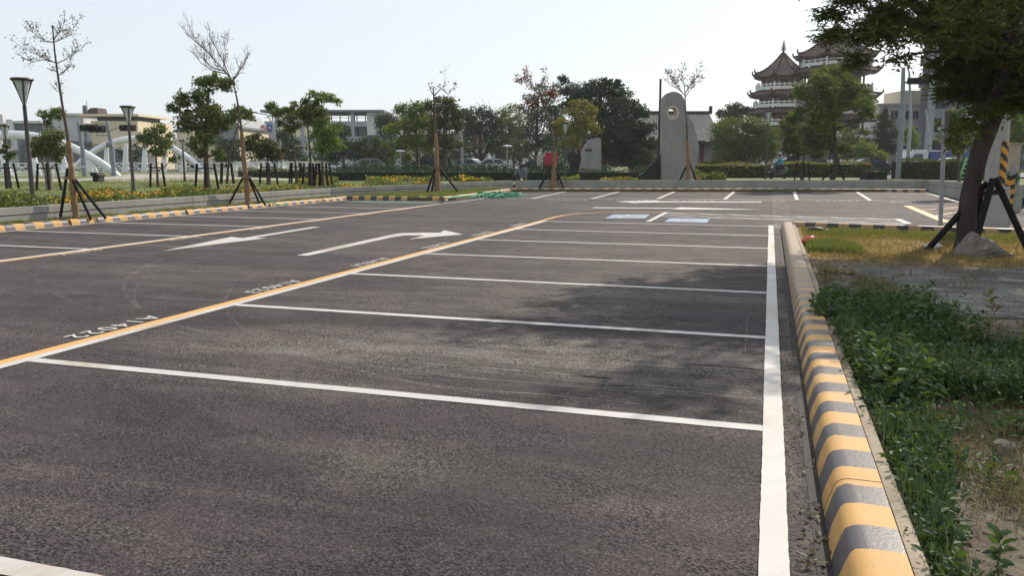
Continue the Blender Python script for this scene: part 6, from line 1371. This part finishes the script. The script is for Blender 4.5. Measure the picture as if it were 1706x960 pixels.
m = MB(); m.box(x1+.41, x1+9, 8, 12, -.4, z3-.3); build(m, 'rear_wing', 'w_pale', t)
build(MB().box(x0-.5, x1+.9, -.7, 12, z3+.052, z3+.45), 'roof', 'w_dark', t)
for i in range(nb):
    xa = x1-.65-(i+1)*bayw+.35; xb = xa+bayw-.7
    for k in range(3):
        z = zs[k]-.95; lo = zs[k+1] if k < 3 else 0
        if i < 6: window(t, xa+.25, xb-.25, lo+.05, z-.1, 2.1, 'w_blue', 3)
m = MB()
for i in range(nb*3): m.box(x1-2.6-i*bayw/3-.08, x1-2.6-i*bayw/3+.08, .1, .3, zs[0], z3+.05)
m.box(x0, x1-2.4, .12, .28, zs[0]+.6, zs[0]+.68); build(m, 'gallery_rail', 'w_dark', t)
q = build(MB().box(-1.6, .6, -9.2, -9.05, 1.7, 3.4), 'sign_board', 'blue_sign', t)
build(MB().box(-2.2, 3.2, -9.0, -8.0, -.4, 1.5), 'gate_wall', 'w_grey', t)
t = block('green_house', 'small green upper storey next to the grey school, between tree crowns', (-54.22, 108.73, 0.3), -2.2, 2.0, 4.6, 5, 'w_green', 'w_green')
window(t, -.9, -.2, 2.7, 3.8, frame='white_metal', mull=0); window(t, .2, .9, 2.7, 3.8, frame='white_metal', mull=0)
t = block('pink_house', 'low house with a pinkish roof glimpsed between the dark trees', (-40.81, 104.57, 0.3), -2.4, 4.2, 3.4, 6, 'w_grey')
m = MB(); m.prism([(-2.7,3.41),(4.5,3.41),(3.8,4.9),(-2.0,4.9)], -.3, 6, 'y'); build(m, 'roof', 'pink_roof', t); window(t, -1, 1, 1.2, 2.6)
# temple hall with tiled roof
M['tile'] = surf('roof_tile', (.125,.108,.095), (.085,.075,.068), 2, .6)
M['pagoda_tile'] = surf('pagoda_tile', (.105,.066,.052), (.07,.046,.037), 2, .6)
M['pagoda_rib'] = surf('pagoda_rib', (.20,.145,.12), (.145,.105,.088), 2, .6)
M['tile_highlight'] = surf('roof_tile_highlight', (.50,.46,.41), (.38,.35,.31), 2, .45)  # pale colour carries the sun highlights along the hall's tile rows
M['hall_wall'] = stained_mat('hall_wall', (.25,.245,.25), (.21,.208,.215), (.16,.16,.17), .4, .9, .1, True)
M['eave_dark'] = surf('eave_dark', (.07,.045,.038), (.045,.03,.028), 2, .8)
M['red_column'] = surf('red_column', (.13,.03,.028), (.10,.025,.024), 2, .6)
M['pagoda_wall'] = surf('pagoda_wall', (.27,.18,.13), (.20,.14,.105), 1, .8)
def hall():
    b, p = (-8.05, 79.25, 0.3), [(-4.09, 5.68), (3.04, 5.73), (-5.05, 2.95), (3.71, 3.06), (-4.82, 2.78), (3.49, 2.78), (3.48, 0.35)]
    t = thing('temple_hall', 'long temple hall with a steep striped tile roof behind the tall stone', 'temple', b, YAW)
    x0, x1, zr = p[0][0], p[1][0], p[1][1]; e0, e1, ze = p[2][0], p[3][0], p[3][1]
    dp = 3.6
    def roofp(x, v): return None
    m = MB(); n = 10; cols = 44
    grid = []
    for j in range(n+1):
        v = j/n; z = ze+(zr-ze)*(v**1.15); y = -.9+dp*v
        grid.append([(e0+(x0-e0)*v+((e1+(x1-e1)*v)-(e0+(x0-e0)*v))*i/cols, y, z) for i in range(cols+1)])
    for j in range(n):
        for i in range(cols): m.add([grid[j][i], grid[j][i+1], grid[j+1][i+1], grid[j+1][i]], [(0,1,2,3)])
    back = [(x0, dp*2-.9+.9, ze), (x1, dp*2, ze)]
    m.add([grid[n][0], grid[n][cols], (e1, dp*2-.9, ze), (e0, dp*2-.9, ze)], [(0,1,2,3)])
    r = build(m, 'roof', 'tile', t)
    rb = MB()
    for i in range(0, cols+1): rb.tube([(grid[j][i][0], grid[j][i][1], grid[j][i][2]+.03) for j in range(0, n+1, 2)], .062, 5, cap=True)
    build(rb, 'tile_row', 'tile_highlight', r)
    m = MB(); m.box(x0-.3, x1+.3, dp-1.1, dp-.7, zr, zr+.28); m.box(x1+.05, x1+.3, dp-1.1, dp-.7, zr+.28, zr+.75); m.box(x0-.3, x0-.05, dp-1.1, dp-.7, zr+.28, zr+.75); build(m, 'ridge', 'eave_dark', r)
    m = MB(); m.box(e0+.1, e1-.1, -.75, 6.2, ze-.28, ze-.03); build(m, 'eave', 'eave_dark', t)
    build(MB().box(e0+.8, e1-.8, .3, 6, -.4, ze-.29), 'wall', 'hall_wall', t)
    for x in (p[6][0]-3.3, p[6][0]-6.0, -3.9): 
        window(t, x, x+1.35, .55, 2.0, .25, 'w_blue', 2)
    for x in (p[6][0]-1.5, p[6][0]-4.4, -4.6, -1.5): build(MB().tube([(x,.1,-.3),(x,.1,ze-.29)], .13, 10), 'column', 'red_column' if x != -1.5 else 'hall_wall', t, True)
    m = MB(); m.box(.5, e1, -.62, -.5, .1, .2); m.box(.5, e1, -.62, -.5, .52, .62)
    for i in range(9): m.box(.5+i*.6, .62+i*.6, -.62, -.5, -.3, .6)
    build(m, 'balustrade', 'white_wall', t)
hall()
def pagoda(label, b, levels, apex, finial, R_top, ncol=8, seed=0):
    """levels: [(eave z, balustrade z, radius)] from the top storey down; octagonal"""
    t = thing('pagoda', label, 'pagoda', b, YAW+.2); n = 8
    def ring(r, z, lift=0, m_=6):
        out = []
        for k in range(n):
            for j in range(m_):
                a0, a1 = 2*math.pi*k/n, 2*math.pi*(k+1)/n; u = j/m_
                x = r*((1-u)*math.cos(a0)+u*math.cos(a1)); y = r*((1-u)*math.sin(a0)+u*math.sin(a1)); c = abs(2*u-1)**3
                out.append((x*(1+.05*c*lift), y*(1+.05*c*lift), z+lift*c))
        return out
    def roof(zl, zh, r0, r1, lift, name='roof', steep=1.6):
        m = MB(); N = n*6; js = 7; rings = [ring(r0+(r1-r0)*(1-(1-j/js)**1.0), zl+(zh-zl)*((j/js)**steep), lift*(1-j/js)**2) for j in range(js+1)]
        under = ring(r0*.96, zl-.22, lift); 
        for j in range(js): m.add(rings[j]+rings[j+1], [(i, (i+1)%N, N+(i+1)%N, N+i) for i in range(N)])
        m.add(under+rings[0], [(i, (i+1)%N, N+(i+1)%N, N+i) for i in range(N)]); m.add(under+ring(r1*.9+.3, zl-.1), [((i+1)%N, i, N+i, N+(i+1)%N) for i in range(N)])
        r = build(m, name, 'pagoda_tile', t); rb = MB(); hb = MB()
        for k in range(n):
            hb = MB(); hb.tube([Vector(rings[j][k*6])+Vector((0,0,.10)) for j in range(js+1)], .17, 6)
            c = Vector(rings[0][k*6]); hb.tube([c+Vector((0,0,.1)), c*1.02+Vector((0,0,.12)), c*1.02+Vector((0,0,.45))], [.12,.13,.05], 5); build(hb, 'hip_ridge', 'eave_dark', r)
        for i in range(N):
            if i % 6 == 0: continue
            rb.tube([Vector(rings[j][i])+Vector((0,0,.04)) for j in range(0, js, 2)], .085, 5)
        build(rb, 'tile_row', 'pagoda_rib', r); return r
    R0 = R_top
    roof(levels[0][0], apex, R0, .25, .45, steep=1.45)
    z = apex; m = MB()
    if finial:
        m.lathe([(.42,0),(.48,.25),(.25,.4),(.14,.6),(.13,finial*.3)], 10, (0,0,apex-.1))
        m.lathe([(.09,finial*.3),(.08,finial-.1),(0,finial)], 8, (0,0,apex-.1))
        for k in range(6):
            zz = finial*(.34+.085*k); rr = .42-.045*k; m.lathe([(.08,zz-.02),(rr,zz),(rr,zz+.07),(.08,zz+.09)], 12, (0,0,apex-.1))
        build(m, 'finial', 'eave_dark', t, True)
    for i, (ze, zb, r) in enumerate(levels):
        zf = zb-.55                                    # storey floor
        build(MB().lathe([(r*.66, zf), (r*.66, ze-.1)], 8, mi=0), 'storey_wall', 'pagoda_wall', t)
        for k in range(n):
            a = 2*math.pi*k/n; am = a+math.pi/n; q = r*.66*math.cos(math.pi/n)+.03; away = math.sin(a+YAW+.2-YAW) > .75
            if away: continue                                   # the back of the tower is not built out
            build(MB().tube([(r*.72*math.cos(a), r*.72*math.sin(a), zf),(r*.72*math.cos(a), r*.72*math.sin(a), ze-.05)], .14, 8), 'column', 'red_column' if i >= len(levels)-1 else 'eave_dark', t, True)
            build(MB().cbox((q*math.cos(am), q*math.sin(am), (zf+ze)/2-.1), .05, r*.26, (ze-zf)*.62, rz=am), 'window', 'dark_room', t)
        # balustrade
        bl = MB(); rb_ = r*.93; h = .95
        for k in range(n):
            a0, a1 = 2*math.pi*k/n, 2*math.pi*(k+1)/n; A = Vector((rb_*math.cos(a0), rb_*math.sin(a0), 0)); B = Vector((rb_*math.cos(a1), rb_*math.sin(a1), 0)); d = B-A; an = math.atan2(d.y, d.x); c_ = (A+B)/2
            bl.cbox((c_.x, c_.y, zf+h*.86), d.length, .16, .14, rz=an); bl.cbox((c_.x, c_.y, zf+h*.30), d.length, .10, h*.5, rz=an)
            for j in range(4):
                q = A.lerp(B, j/4); bl.cbox((q.x, q.y, zf+h*.55), .15 if j else .22, .15 if j else .22, h*1.0 if j else h*1.3, rz=an)
        build(bl, 'balustrade', 'white_wall', t)
        if i < len(levels)-1:                          # the skirt roof under this storey
            zn = zf-.02; rn_ = levels[i+1][2]; roof(zn-.75, zn, rn_*1.12, r*.8, .3, 'skirt_roof', 1.2)
        else:
            build(MB().lathe([(r*1.02, -.4), (r*1.02, zf-.02), (r*.6, zf)], 8), 'plinth_base', 'white_wall' if zf < 1.2 else 'pagoda_wall', t)
    return t
b, p = (1.94, 131.68, 0.3), [(-1.0, 19.15), (-0.88, 16.9), (-5.21, 13.58), (-0.64, 12.35), (-0.57, 11.03), (-0.51, 9.79), (-0.44, 8.46), (-0.37, 7.13), (-0.31, 5.88), (-0.23, 4.36), (-5.55, 11.03), (-0.09, 1.75)]
b = (b[0]+math.cos(YAW)*p[1][0], b[1]+math.sin(YAW)*p[1][0], b[2]); w_ = p[1][0]-p[2][0]
pagoda('left pagoda with a tall ringed finial and three white balustrades in view', b, [(p[2][1], p[3][1]-.2, 4.1), (p[4][1]-.3, p[5][1]-.2, 4.4), (p[6][1]-.3, p[7][1]-.2, 4.6), (p[8][1]-.3, p[9][1]-.2, 4.8), (p[9][1]-2.0, p[11][1]-.2, 5.0)], p[1][1], p[0][1]-p[1][1], w_*1.0)
b, p = (9.24, 130.83, 0.3), [(-1.31, 21.16), (-1.28, 20.65), (-6.78, 16.01), (-0.95, 15.33), (-0.86, 13.88), (-0.74, 11.83), (-0.64, 10.36), (-0.53, 8.46), (-0.45, 7.16), (-0.32, 5.07), (-0.23, 3.67), (-0.07, 1.03)]
b = (b[0]+math.cos(YAW)*p[3][0], b[1]+math.sin(YAW)*p[3][0], b[2]); w_ = p[3][0]-p[2][0]
pagoda('larger right pagoda half hidden by the forked tree, its roof under hanging leaves', b, [(p[2][1], p[3][1]-.1, 5.4), (p[4][1]-.3, p[5][1]-.1, 5.7), (p[6][1]-.3, p[7][1]-.1, 5.9), (p[8][1]-.3, p[9][1]-.1, 6.0), (p[10][1]-.3, p[11][1]-.1, 6.2)], p[1][1], 2.4, w_*1.0)
def terrace():
    b = (8.18, 88.56, 0.3); t = thing('white_balustrade', 'white stone balustrade with knobbed posts in front of the red columns', 'balustrade', b, YAW)
    for i in range(8):
        x = -3.4+i*.92; build(MB().lathe([(.09,-.2),(.09,.95),(.13,1.0),(.13,1.08),(.08,1.1),(.10,1.25),(0,1.4)], 8, (x,0,0)), 'post', 'white_wall', t, True)
        if i < 7:
            m = MB(); m.box(x+.1, x+.82, -.06, .06, .7, .82); m.box(x+.1, x+.82, -.05, .05, -.1, .45); m.box(x+.4, x+.5, -.05, .05, .45, .7); build(m, 'panel', 'white_wall', t)
terrace()
# flats on the right
M['w_flat'] = stained_mat('plaster_flats', (.20,.215,.24), (.165,.18,.20), (.12,.13,.145), .15, .9, .1, True)
M['w_flat2'] = stained_mat('plaster_balcony', (.29,.30,.32), (.24,.25,.27), (.18,.19,.20), .15, .9, .1, True)
def flats():
    b, p = (19.69, 123.64, 0.3), [(-0.69, 9.85), (20.79, 9.85), (-0.13, 1.69)]
    t = thing('apartment_block', 'tall grey apartment block with banded balconies behind the shade tree', 'building', b, YAW)
    x1 = p[1][0]; H = 27; build(MB().prism([(0,1.6),(x1,1.6),(x1+6,14),(6.6,14)], -.4, H, 'z'), 'wall', 'w_flat', t)
    fh = 2.95
    build(MB().prism([(.3,0),(1.3,0),(1.3,1.59),(.9,1.59)], -.4, H, 'z'), 'corner_pier', 'w_flat2', t); build(MB().box(6.6, 7.6, 0, 1.59, -.4, H), 'pier', 'w_flat', t)
    for k in range(9):
        z = 2.2+k*fh
        build(MB().box(1.31, 6.59, .05, 1.55, z-1.15, z+.05), 'balcony', 'w_flat2' if k > 2 else 'w_flat', t)
        build(MB().box(7.61, x1, .1, 1.55, z-.9, z+.05), 'balcony', 'w_flat', t)
        window(t, 1.7, 3.4, z+.1, z+fh-1.25, 1.5, 'w_dark', 1, pane='dark_room'); window(t, 3.8, 6.2, z+.1, z+fh-1.25, 1.5, 'w_dark', 2)
        for x in (8.4, 11.6, 15.0): window(t, x, x+2.2, z+.1, z+fh-1.0, 1.5, 'w_dark', 1)
        if k % 2: build(MB().box(1.9, 2.7, -.3, .04, z+.1, z+.75), 'air_conditioner', 'w_pale', t)
        if 2 < k < 6: build(MB().box(-.5, -.01, .5, 1.4, z, z+1.1), 'window_grille', 'w_dark', t)
    q = build(MB().box(5.1, 5.75, -.9, -.75, 2.0, 8.0), 'shop_sign', 'w_pale', t)
    m = MB(); m.prism([(-3.6,2.1),(7.5,2.1),(7.5,2.35),(-3.4,2.75)], -3, -.02, 'y'); build(m, 'awning', 'w_pale', t); build(MB().box(-3.4, 7.3, -2.8, -.05, -.3, 2.09), 'shop_front', 'w_grey', t)
flats()
b, p = (18.47, 136.89, 0.3), [(-3.23, 9.44), (-0.15, 9.44), (0.4, 11.74), (2.84, 11.74), (-2.74, 2.38)]
t = block('pale_flats', 'pale lower flats left of the tall grey apartment block', b, p[0][0], p[3][0]+.5, p[0][1], 9, 'w_pale', 'w_grey')
build(MB().box(p[2][0], p[3][0]+.4, .5, 7, p[0][1]+.36, p[2][1]), 'upper_floor', 'w_cream', t)
for i in range(3):
    for x in (p[1][0]-1.4, p[1][0]+.8, p[2][0]+1.2): window(t, x, x+1.2, 2.2+i*2.6, 3.6+i*2.6)
t = block('distant_building', 'long hazy grey building far behind the dark trees', (-59.11, 164.86, 0.3), -30, 26, 6.5, 10, 'w_pale', 'w_grey')
for i in range(14): window(t, -28+i*3.8, -26+i*3.8, 3.2, 5.0)
t = block('distant_building', 'hazy low building far behind the temple hall', (-15.81, 173.27, 0.3), -24, 30, 4.5, 10, 'w_grey', 'w_grey')
for i in range(12): window(t, -22+i*4.2, -20+i*4.2, 1.8, 3.4)
t = block('distant_building', 'wide pale building far behind the cream gabled one', (-113.3, 142.53, 0.3), -30, 20, 5.5, 10, 'w_pale', 'w_grey')
for i in range(11): window(t, -28+i*4.2, -26+i*4.2, 2.4, 4.2)

# ------------------------------------------------------------------ vehicles on the street
M['car_white'] = surf('car_white', (.55,.56,.57), (.50,.51,.52), 2, .4)
M['car_silver'] = surf('car_silver', (.25,.26,.275), (.22,.23,.24), 2, .35, .2)
M['car_dark'] = surf('car_dark', (.025,.028,.034), (.03,.033,.04), 2, .25)
M['truck_blue'] = surf('truck_blue', (.06,.085,.20), (.05,.07,.17), 2, .4)
M['tail_red'] = surf('tail_red', (.45,.03,.02), (.4,.025,.02), 2, .3)
def car(label, loc, rz, paint, kind='sedan'):
    t = thing('parked_car', label, 'car', loc, rz, 'cars on the street beyond the hedge'); L, W = 4.3, 1.72; hw = W/2
    if kind == 'sedan':
        body = [(-2.15,.35),(-2.15,.75),(-1.95,.9),(-1.2,.95),(1.0,.95),(1.9,.82),(2.12,.65),(2.15,.35)]; cab = [(-1.55,.94),(-1.0,1.38),(-.5,1.45),(.35,1.43),(1.1,.94)]
    else:
        body = [(-2.1,.4),(-2.12,1.0),(-2.0,1.08),(1.0,1.08),(1.9,.95),(2.1,.75),(2.12,.4)]; cab = [(-2.0,1.07),(-1.85,1.62),(-1.6,1.72),(.2,1.7),(1.05,1.07)]
    m = MB(); m.prism(body, -hw, hw, 'y'); build(m, 'body', paint, t, bevel=.06)
    m = MB(); m.prism(cab, -hw+.12, hw-.12, 'y'); c = build(m, 'cabin', paint, t, bevel=.05)
    z0 = cab[0][1]+.06; zt = max(q[1] for q in cab)-.1
    for y in (-hw+.11, hw-.135):
        g = MB(); g.prism([(cab[0][0]+.22,z0),(cab[1][0]+.1,zt),(-.35,zt),(-.35,z0)], y, y+.025, 'y'); build(g, 'side_window', 'glass', c)
        g = MB(); g.prism([(-.25,z0),(-.25,zt),(cab[-2][0]-.02,zt),(cab[-1][0]-.25,z0)], y, y+.025, 'y'); build(g, 'side_window', 'glass', c)
    g = MB(); a, b_ = cab[-2], cab[-1]; g.add([(a[0]+.07,-hw+.2,a[1]-.05),(b_[0]-.02,-hw+.2,b_[1]+.05),(b_[0]-.02,hw-.2,b_[1]+.05),(a[0]+.07,hw-.2,a[1]-.05)], [(0,1,2,3)]); build(g, 'windscreen', 'glass', c)
    g = MB(); b_, a = cab[0], cab[1]; g.add([(a[0]-.06,-hw+.2,a[1]-.05),(b_[0]+.0,-hw+.2,b_[1]+.05),(b_[0]+.0,hw-.2,b_[1]+.05),(a[0]-.06,hw-.2,a[1]-.05)], [(0,1,2,3)]); build(g, 'rear_window', 'glass', c)
    for x in (-1.3, 1.35):
        for y in (-hw+.02, hw-.22):
            w = build(MB().tube([(x,y,.31),(x,y+.2,.31)], .31, 16), 'wheel', 'tyre', t, True); build(MB().tube([(x,y-.01,.31),(x,y+.21,.31)], .18, 10), 'rim', 'tin', w, True)
    for y in (-hw+.1, hw-.45):
        build(MB().box(body[-2][0]-.12, body[-2][0]+.02, y, y+.35, .6, .75), 'headlight', 'white_sign', t); build(MB().box(body[1][0]-.02, body[1][0]+.1, y, y+.35, .68, .82), 'tail_light', 'tail_red', t)
    return t
car('silver car at the road edge beside the low bushy tree', (-33.3, 64.99, 0.3), YAW+.2, 'car_silver')
car('dark van like car with pale roof behind the cut off sapling', (-29.4, 68.32, 0.3), YAW+math.pi, 'car_dark', 'suv')
car('silver car between the street light and the banyan', (-27.66, 73.06, 0.3), YAW+2.8, 'car_silver')
car('white sedan showing its red tail light behind the grove', (-25.48, 73.75, 0.3), YAW+math.pi+.1, 'car_white')
car('dark car behind the reddish sapling', (-20.19, 73.32, 0.3), YAW+.1, 'car_dark')
car('dark car parked left of the forked tree trunk', (3.32, 72.35, 0.3), YAW+.3, 'car_dark', 'suv')
car('dark car in front of the white balustrade end', (8.56, 78.19, 0.3), YAW, 'car_dark')
car('silver car behind the rounded hedge next to the shade tree', (13.46, 69.25, 0.3), YAW+.15, 'car_silver')
car('pale car between the rounded tree and the forked tree', (1.95, 74.01, 0.3), YAW, 'car_silver')
def truck():
    b = (12.15, 73.03, 0.3); t = thing('blue_truck', 'blue box truck with pale cab parked before the apartment block', 'truck', b, YAW)
    build(MB().box(-.4, 5.2, -1, 1, .75, 1.95), 'cargo_box', 'truck_blue', t, bevel=.03)
    m = MB(); m.prism([(-2.3,.5),(-2.25,1.2),(-1.7,1.95),(-.5,1.98),(-.5,.5)], -.95, .95, 'y'); c = build(m, 'cab', 'car_white', t, bevel=.05)
    build(MB().prism([(-1.95,1.2),(-1.6,1.75),(-.95,1.75),(-.95,1.2)], -.97, -.952, 'y'), 'side_window', 'glass', c)
    build(MB().box(-2.2, 5.1, -.7, .7, .45, .7), 'chassis', 'signal_black', t)
    for x in (-1.5, 3.8):
        for y in (-.95, .72): build(MB().tube([(x,y,.38),(x,y+.23,.38)], .38, 14), 'wheel', 'tyre', t, True)
truck()
def red_stall():
    b = (-17.03, 63.83, 0.3); t = thing('red_kiosk', 'small red kiosk board standing behind the reddish sapling', 'kiosk', b, YAW)
    build(MB().box(-.3, .75, -.05, .55, .55, 1.85), 'red_panel', 'red_sign', t); build(MB().box(-.95, -.45, -.05, .3, .45, 1.6), 'side_board', 'box_beige', t)
    for x in (-.9, -.5, .0, .6): build(MB().box(x, x+.06, 0, .06, -.02, .56), 'leg', 'steel_dark', t)
red_stall()

# ------------------------------------------------------------------ scooters and the rider
M['skin'] = surf('skin', (.36,.22,.16), (.33,.20,.145), 9, .6)
M['jacket'] = surf('teal_jacket', (.055,.26,.36), (.04,.21,.30), 7, .8)
M['trousers'] = surf('dark_trousers', (.02,.022,.035), (.025,.027,.04), 7, .85)
M['helmet'] = surf('helmet_shell', (.13,.13,.14), (.10,.10,.11), 7, .25)
M['scooter_paint'] = surf('scooter_paint', (.10,.11,.13), (.08,.09,.105), 7, .25)
def skin_mesh(name, verts, edges, mat, parent, root=0, sub=2):
    me = bpy.data.meshes.new(name); me.from_pydata([v[:3] for v in verts], edges, []); tmp = bpy.data.objects.new(name, me); COL.objects.link(tmp)
    md = tmp.modifiers.new('skin', 'SKIN'); md.use_smooth_shade = True; s2 = tmp.modifiers.new('subsurf', 'SUBSURF'); s2.levels = sub; s2.render_levels = sub
    for i, v in enumerate(verts):
        r = v[3]; me.skin_vertices[0].data[i].radius = (r, r) if not isinstance(r, tuple) else r
        me.skin_vertices[0].data[i].use_root = (i == root)
    bpy.context.view_layer.update(); out = bpy.data.meshes.new_from_object(tmp.evaluated_get(bpy.context.evaluated_depsgraph_get()))
    bpy.data.objects.remove(tmp); out.materials.clear(); out.materials.append(M[mat]); return link_mesh(name, out, parent)
def scooter(label, loc, rz):
    """front towards local -x"""
    t = thing('scooter', label, 'scooter', loc, rz, 'motor scooters')
    for x in (-.62, .58):
        w = build(MB().lathe([(.15,-.05),(.22,-.055),(.245,0),(.22,.055),(.15,.05)], 18), 'wheel', 'tyre', t, True); w.location = (x,0,.245); w.rotation_euler = (math.pi/2,0,0)
        build(MB().lathe([(0,-.04),(.15,-.045),(.15,.045),(0,.04)], 14), 'rim', 'tin', w, True)
    m = MB(); m.prism([(-.48,.28),(-.60,.46),(-.56,.80),(-.47,.98),(-.40,.96),(-.42,.6),(-.33,.34),(.08,.30),(.14,.36),(.16,.62),(.55,.66),(.80,.72),(.84,.62),(.66,.42),(.36,.26),(-.2,.22)], -.15, .15, 'y'); build(m, 'body', 'scooter_paint', t, bevel=.03)
    m = MB(); m.prism([(.12,.64),(.15,.72),(.4,.76),(.72,.82),(.8,.76),(.55,.69)], -.14, .14, 'y'); build(m, 'seat', 'tyre', t, bevel=.02)
    build(MB().tube([(-.62,0,.245),(-.52,0,.6),(-.44,0,.98)], [.045,.04,.03], 8), 'fork', 'tin', t, True)
    build(MB().tube([(-.38,-.33,1.02),(-.45,-.1,1.0),(-.45,.1,1.0),(-.38,.33,1.02)], .02, 8), 'handlebar', 'signal_black', t, True)
    m = MB(); m.prism([(-.82,.42),(-.7,.53),(-.5,.52),(-.45,.46),(-.62,.49),(-.78,.4)], -.07, .07, 'y'); build(m, 'mudguard', 'scooter_paint', t)
    build(MB().cbox((-.58,0,.82), .08, .2, .14), 'headlight', 'white_sign', t, bevel=.02); build(MB().cbox((.84,0,.66), .05, .2, .08), 'tail_light', 'tail_red', t)
    for s in (-1, 1):
        k = build(MB().tube([(-.43,s*.22,1.0),(-.40,s*.3,1.18)], .01, 5), 'mirror', 'signal_black', t); build(MB().cbox((-.40,s*.31,1.2), .03, .12, .08), 'mirror_glass', 'signal_black', k, bevel=.01)
    return t
sb = (0.55, 58.37, 0.3)
srz = YAW+.45
scooter('moving dark scooter carrying the rider in the teal jacket', sb, srz)
scooter('dark parked scooter behind the low wall left of the reddish sapling', (-14.22, 46.89, 0.3), YAW+1.1)
def rider():
    t = thing('person', 'rider in a teal jacket and dark helmet sitting on the moving scooter', 'person', sb, srz)
    hip = .80
    # body: one continuous skinned figure
    v = [(.28,0,hip+.02,(.15,.125)), (.24,0,hip+.22,(.145,.12)), (.17,0,hip+.42,(.165,.12)), (.13,0,hip+.53,(.10,.09)), (.11,0,hip+.60,.052), (.085,0,hip+.70,(.078,.092)), (.075,0,hip+.80,(.085,.10))]
    e = [(i, i+1) for i in range(6)]
    for s in (-1, 1):
        n = len(v); v += [(.15,s*.17,hip+.47,.062), (.04,s*.27,hip+.26,.050), (-.22,s*.28,hip+.21,.038), (-.33,s*.29,hip+.22,.030), (-.38,s*.30,hip+.215,.026)]
        e += [(2, n), (n, n+1), (n+1, n+2), (n+2, n+3), (n+3, n+4)]
        n = len(v); v += [(.22,s*.11,hip-.01,.092), (-.18,s*.14,hip+.0,.072), (-.20,s*.14,hip-.26,.055), (-.16,s*.14,hip-.42,.040), (-.28,s*.14,hip-.47,.036)]
        e += [(0, n), (n, n+1), (n+1, n+2), (n+2, n+3), (n+3, n+4)]
    skin_mesh('body', v, e, 'skin', t)
    jv = [(.28,0,hip+.0,(.172,.15)), (.24,0,hip+.22,(.17,.145)), (.17,0,hip+.42,(.185,.14)), (.125,0,hip+.55,(.09,.085))]; je = [(0,1),(1,2),(2,3)]
    for s in (-1, 1):
        n = len(jv); jv += [(.15,s*.175,hip+.47,.082), (.04,s*.27,hip+.26,.070), (-.22,s*.28,hip+.21,.056), (-.30,s*.287,hip+.218,.048)]; je += [(2,n),(n,n+1),(n+1,n+2),(n+2,n+3)]
    skin_mesh('jacket', jv, je, 'jacket', t)
    pv = [(.28,0,hip,(.165,.14))]; pe = []
    for s in (-1, 1):
        n = len(pv); pv += [(.20,s*.115,hip-.01,.108), (-.18,s*.14,hip+.0,.086), (-.20,s*.14,hip-.26,.068), (-.165,s*.14,hip-.40,.056)]; pe += [(0,n),(n,n+1),(n+1,n+2),(n+2,n+3)]
    skin_mesh('trousers', pv, pe, 'trousers', t)
    for s in (-1, 1): build(MB().tube([(-.13,s*.14,hip-.47),(-.2,s*.14,hip-.46),(-.36,s*.14,hip-.485)], [.045,.05,.035], 8), 'shoe', 'tyre', t, True)
    h = build(MB().lathe([(.135,-.03),(.148,.02),(.14,.09),(.10,.15),(0,.18)], 18, (.08,0,hip+.76)), 'helmet', 'helmet', t, True)
    m = MB(); m.cbox((-.065,0,hip+.77), .03, .2, .1); build(m, 'visor', 'glass', h, bevel=.01)
    m = MB(); m.cbox((-.015,0,hip+.66), .05, .11, .09); build(m, 'face_mask', 'white_sign', t, bevel=.02)
    # hands closed round the grips, five digits each
    for s in (-1, 1):
        hb = MB(); c = Vector((-.385, s*.30, 1.02))
        for k in range(4):
            y = c.y+s*(-.035+.022*k); hb.tube([(c.x+.03,y,c.z+.012),(c.x-.015,y,c.z+.035),(c.x-.042,y,c.z+.008),(c.x-.028,y,c.z-.026),(c.x-.002,y,c.z-.03)], [.0105,.0100,.0095,.009,.007], 6)
        hb.tube([(c.x+.03,c.y-s*.04,c.z+.0),(c.x+.012,c.y-s*.062,c.z-.018),(c.x-.015,c.y-s*.06,c.z-.03)], [.012,.0105,.008], 6)
        hb.tube([(c.x+.055,c.y,c.z+.0),(c.x+.02,c.y,c.z+.015)], [.03,.036], 8); build(hb, 'hand', 'skin', t, True)
rider()

# ------------------------------------------------------------------ summer haze
hz = NT('haze_air'); pv = hz.n('ShaderNodeVolumePrincipled'); pv.inputs['Color'].default_value = (.93, .95, 1, 1); pv.inputs['Density'].default_value = HAZE; pv.inputs['Anisotropy'].default_value = .35
hz.l(pv.outputs[0], hz.out.inputs['Volume'])
hm = MB(); hm.box(-260, 260, -40, 330, -1.2, 34); o = bpy.data.meshes.new('haze'); o.from_pydata(hm.v, [], hm.f); o.materials.append(hz.m); o = link_mesh('haze', o); o['kind'] = 'stuff'
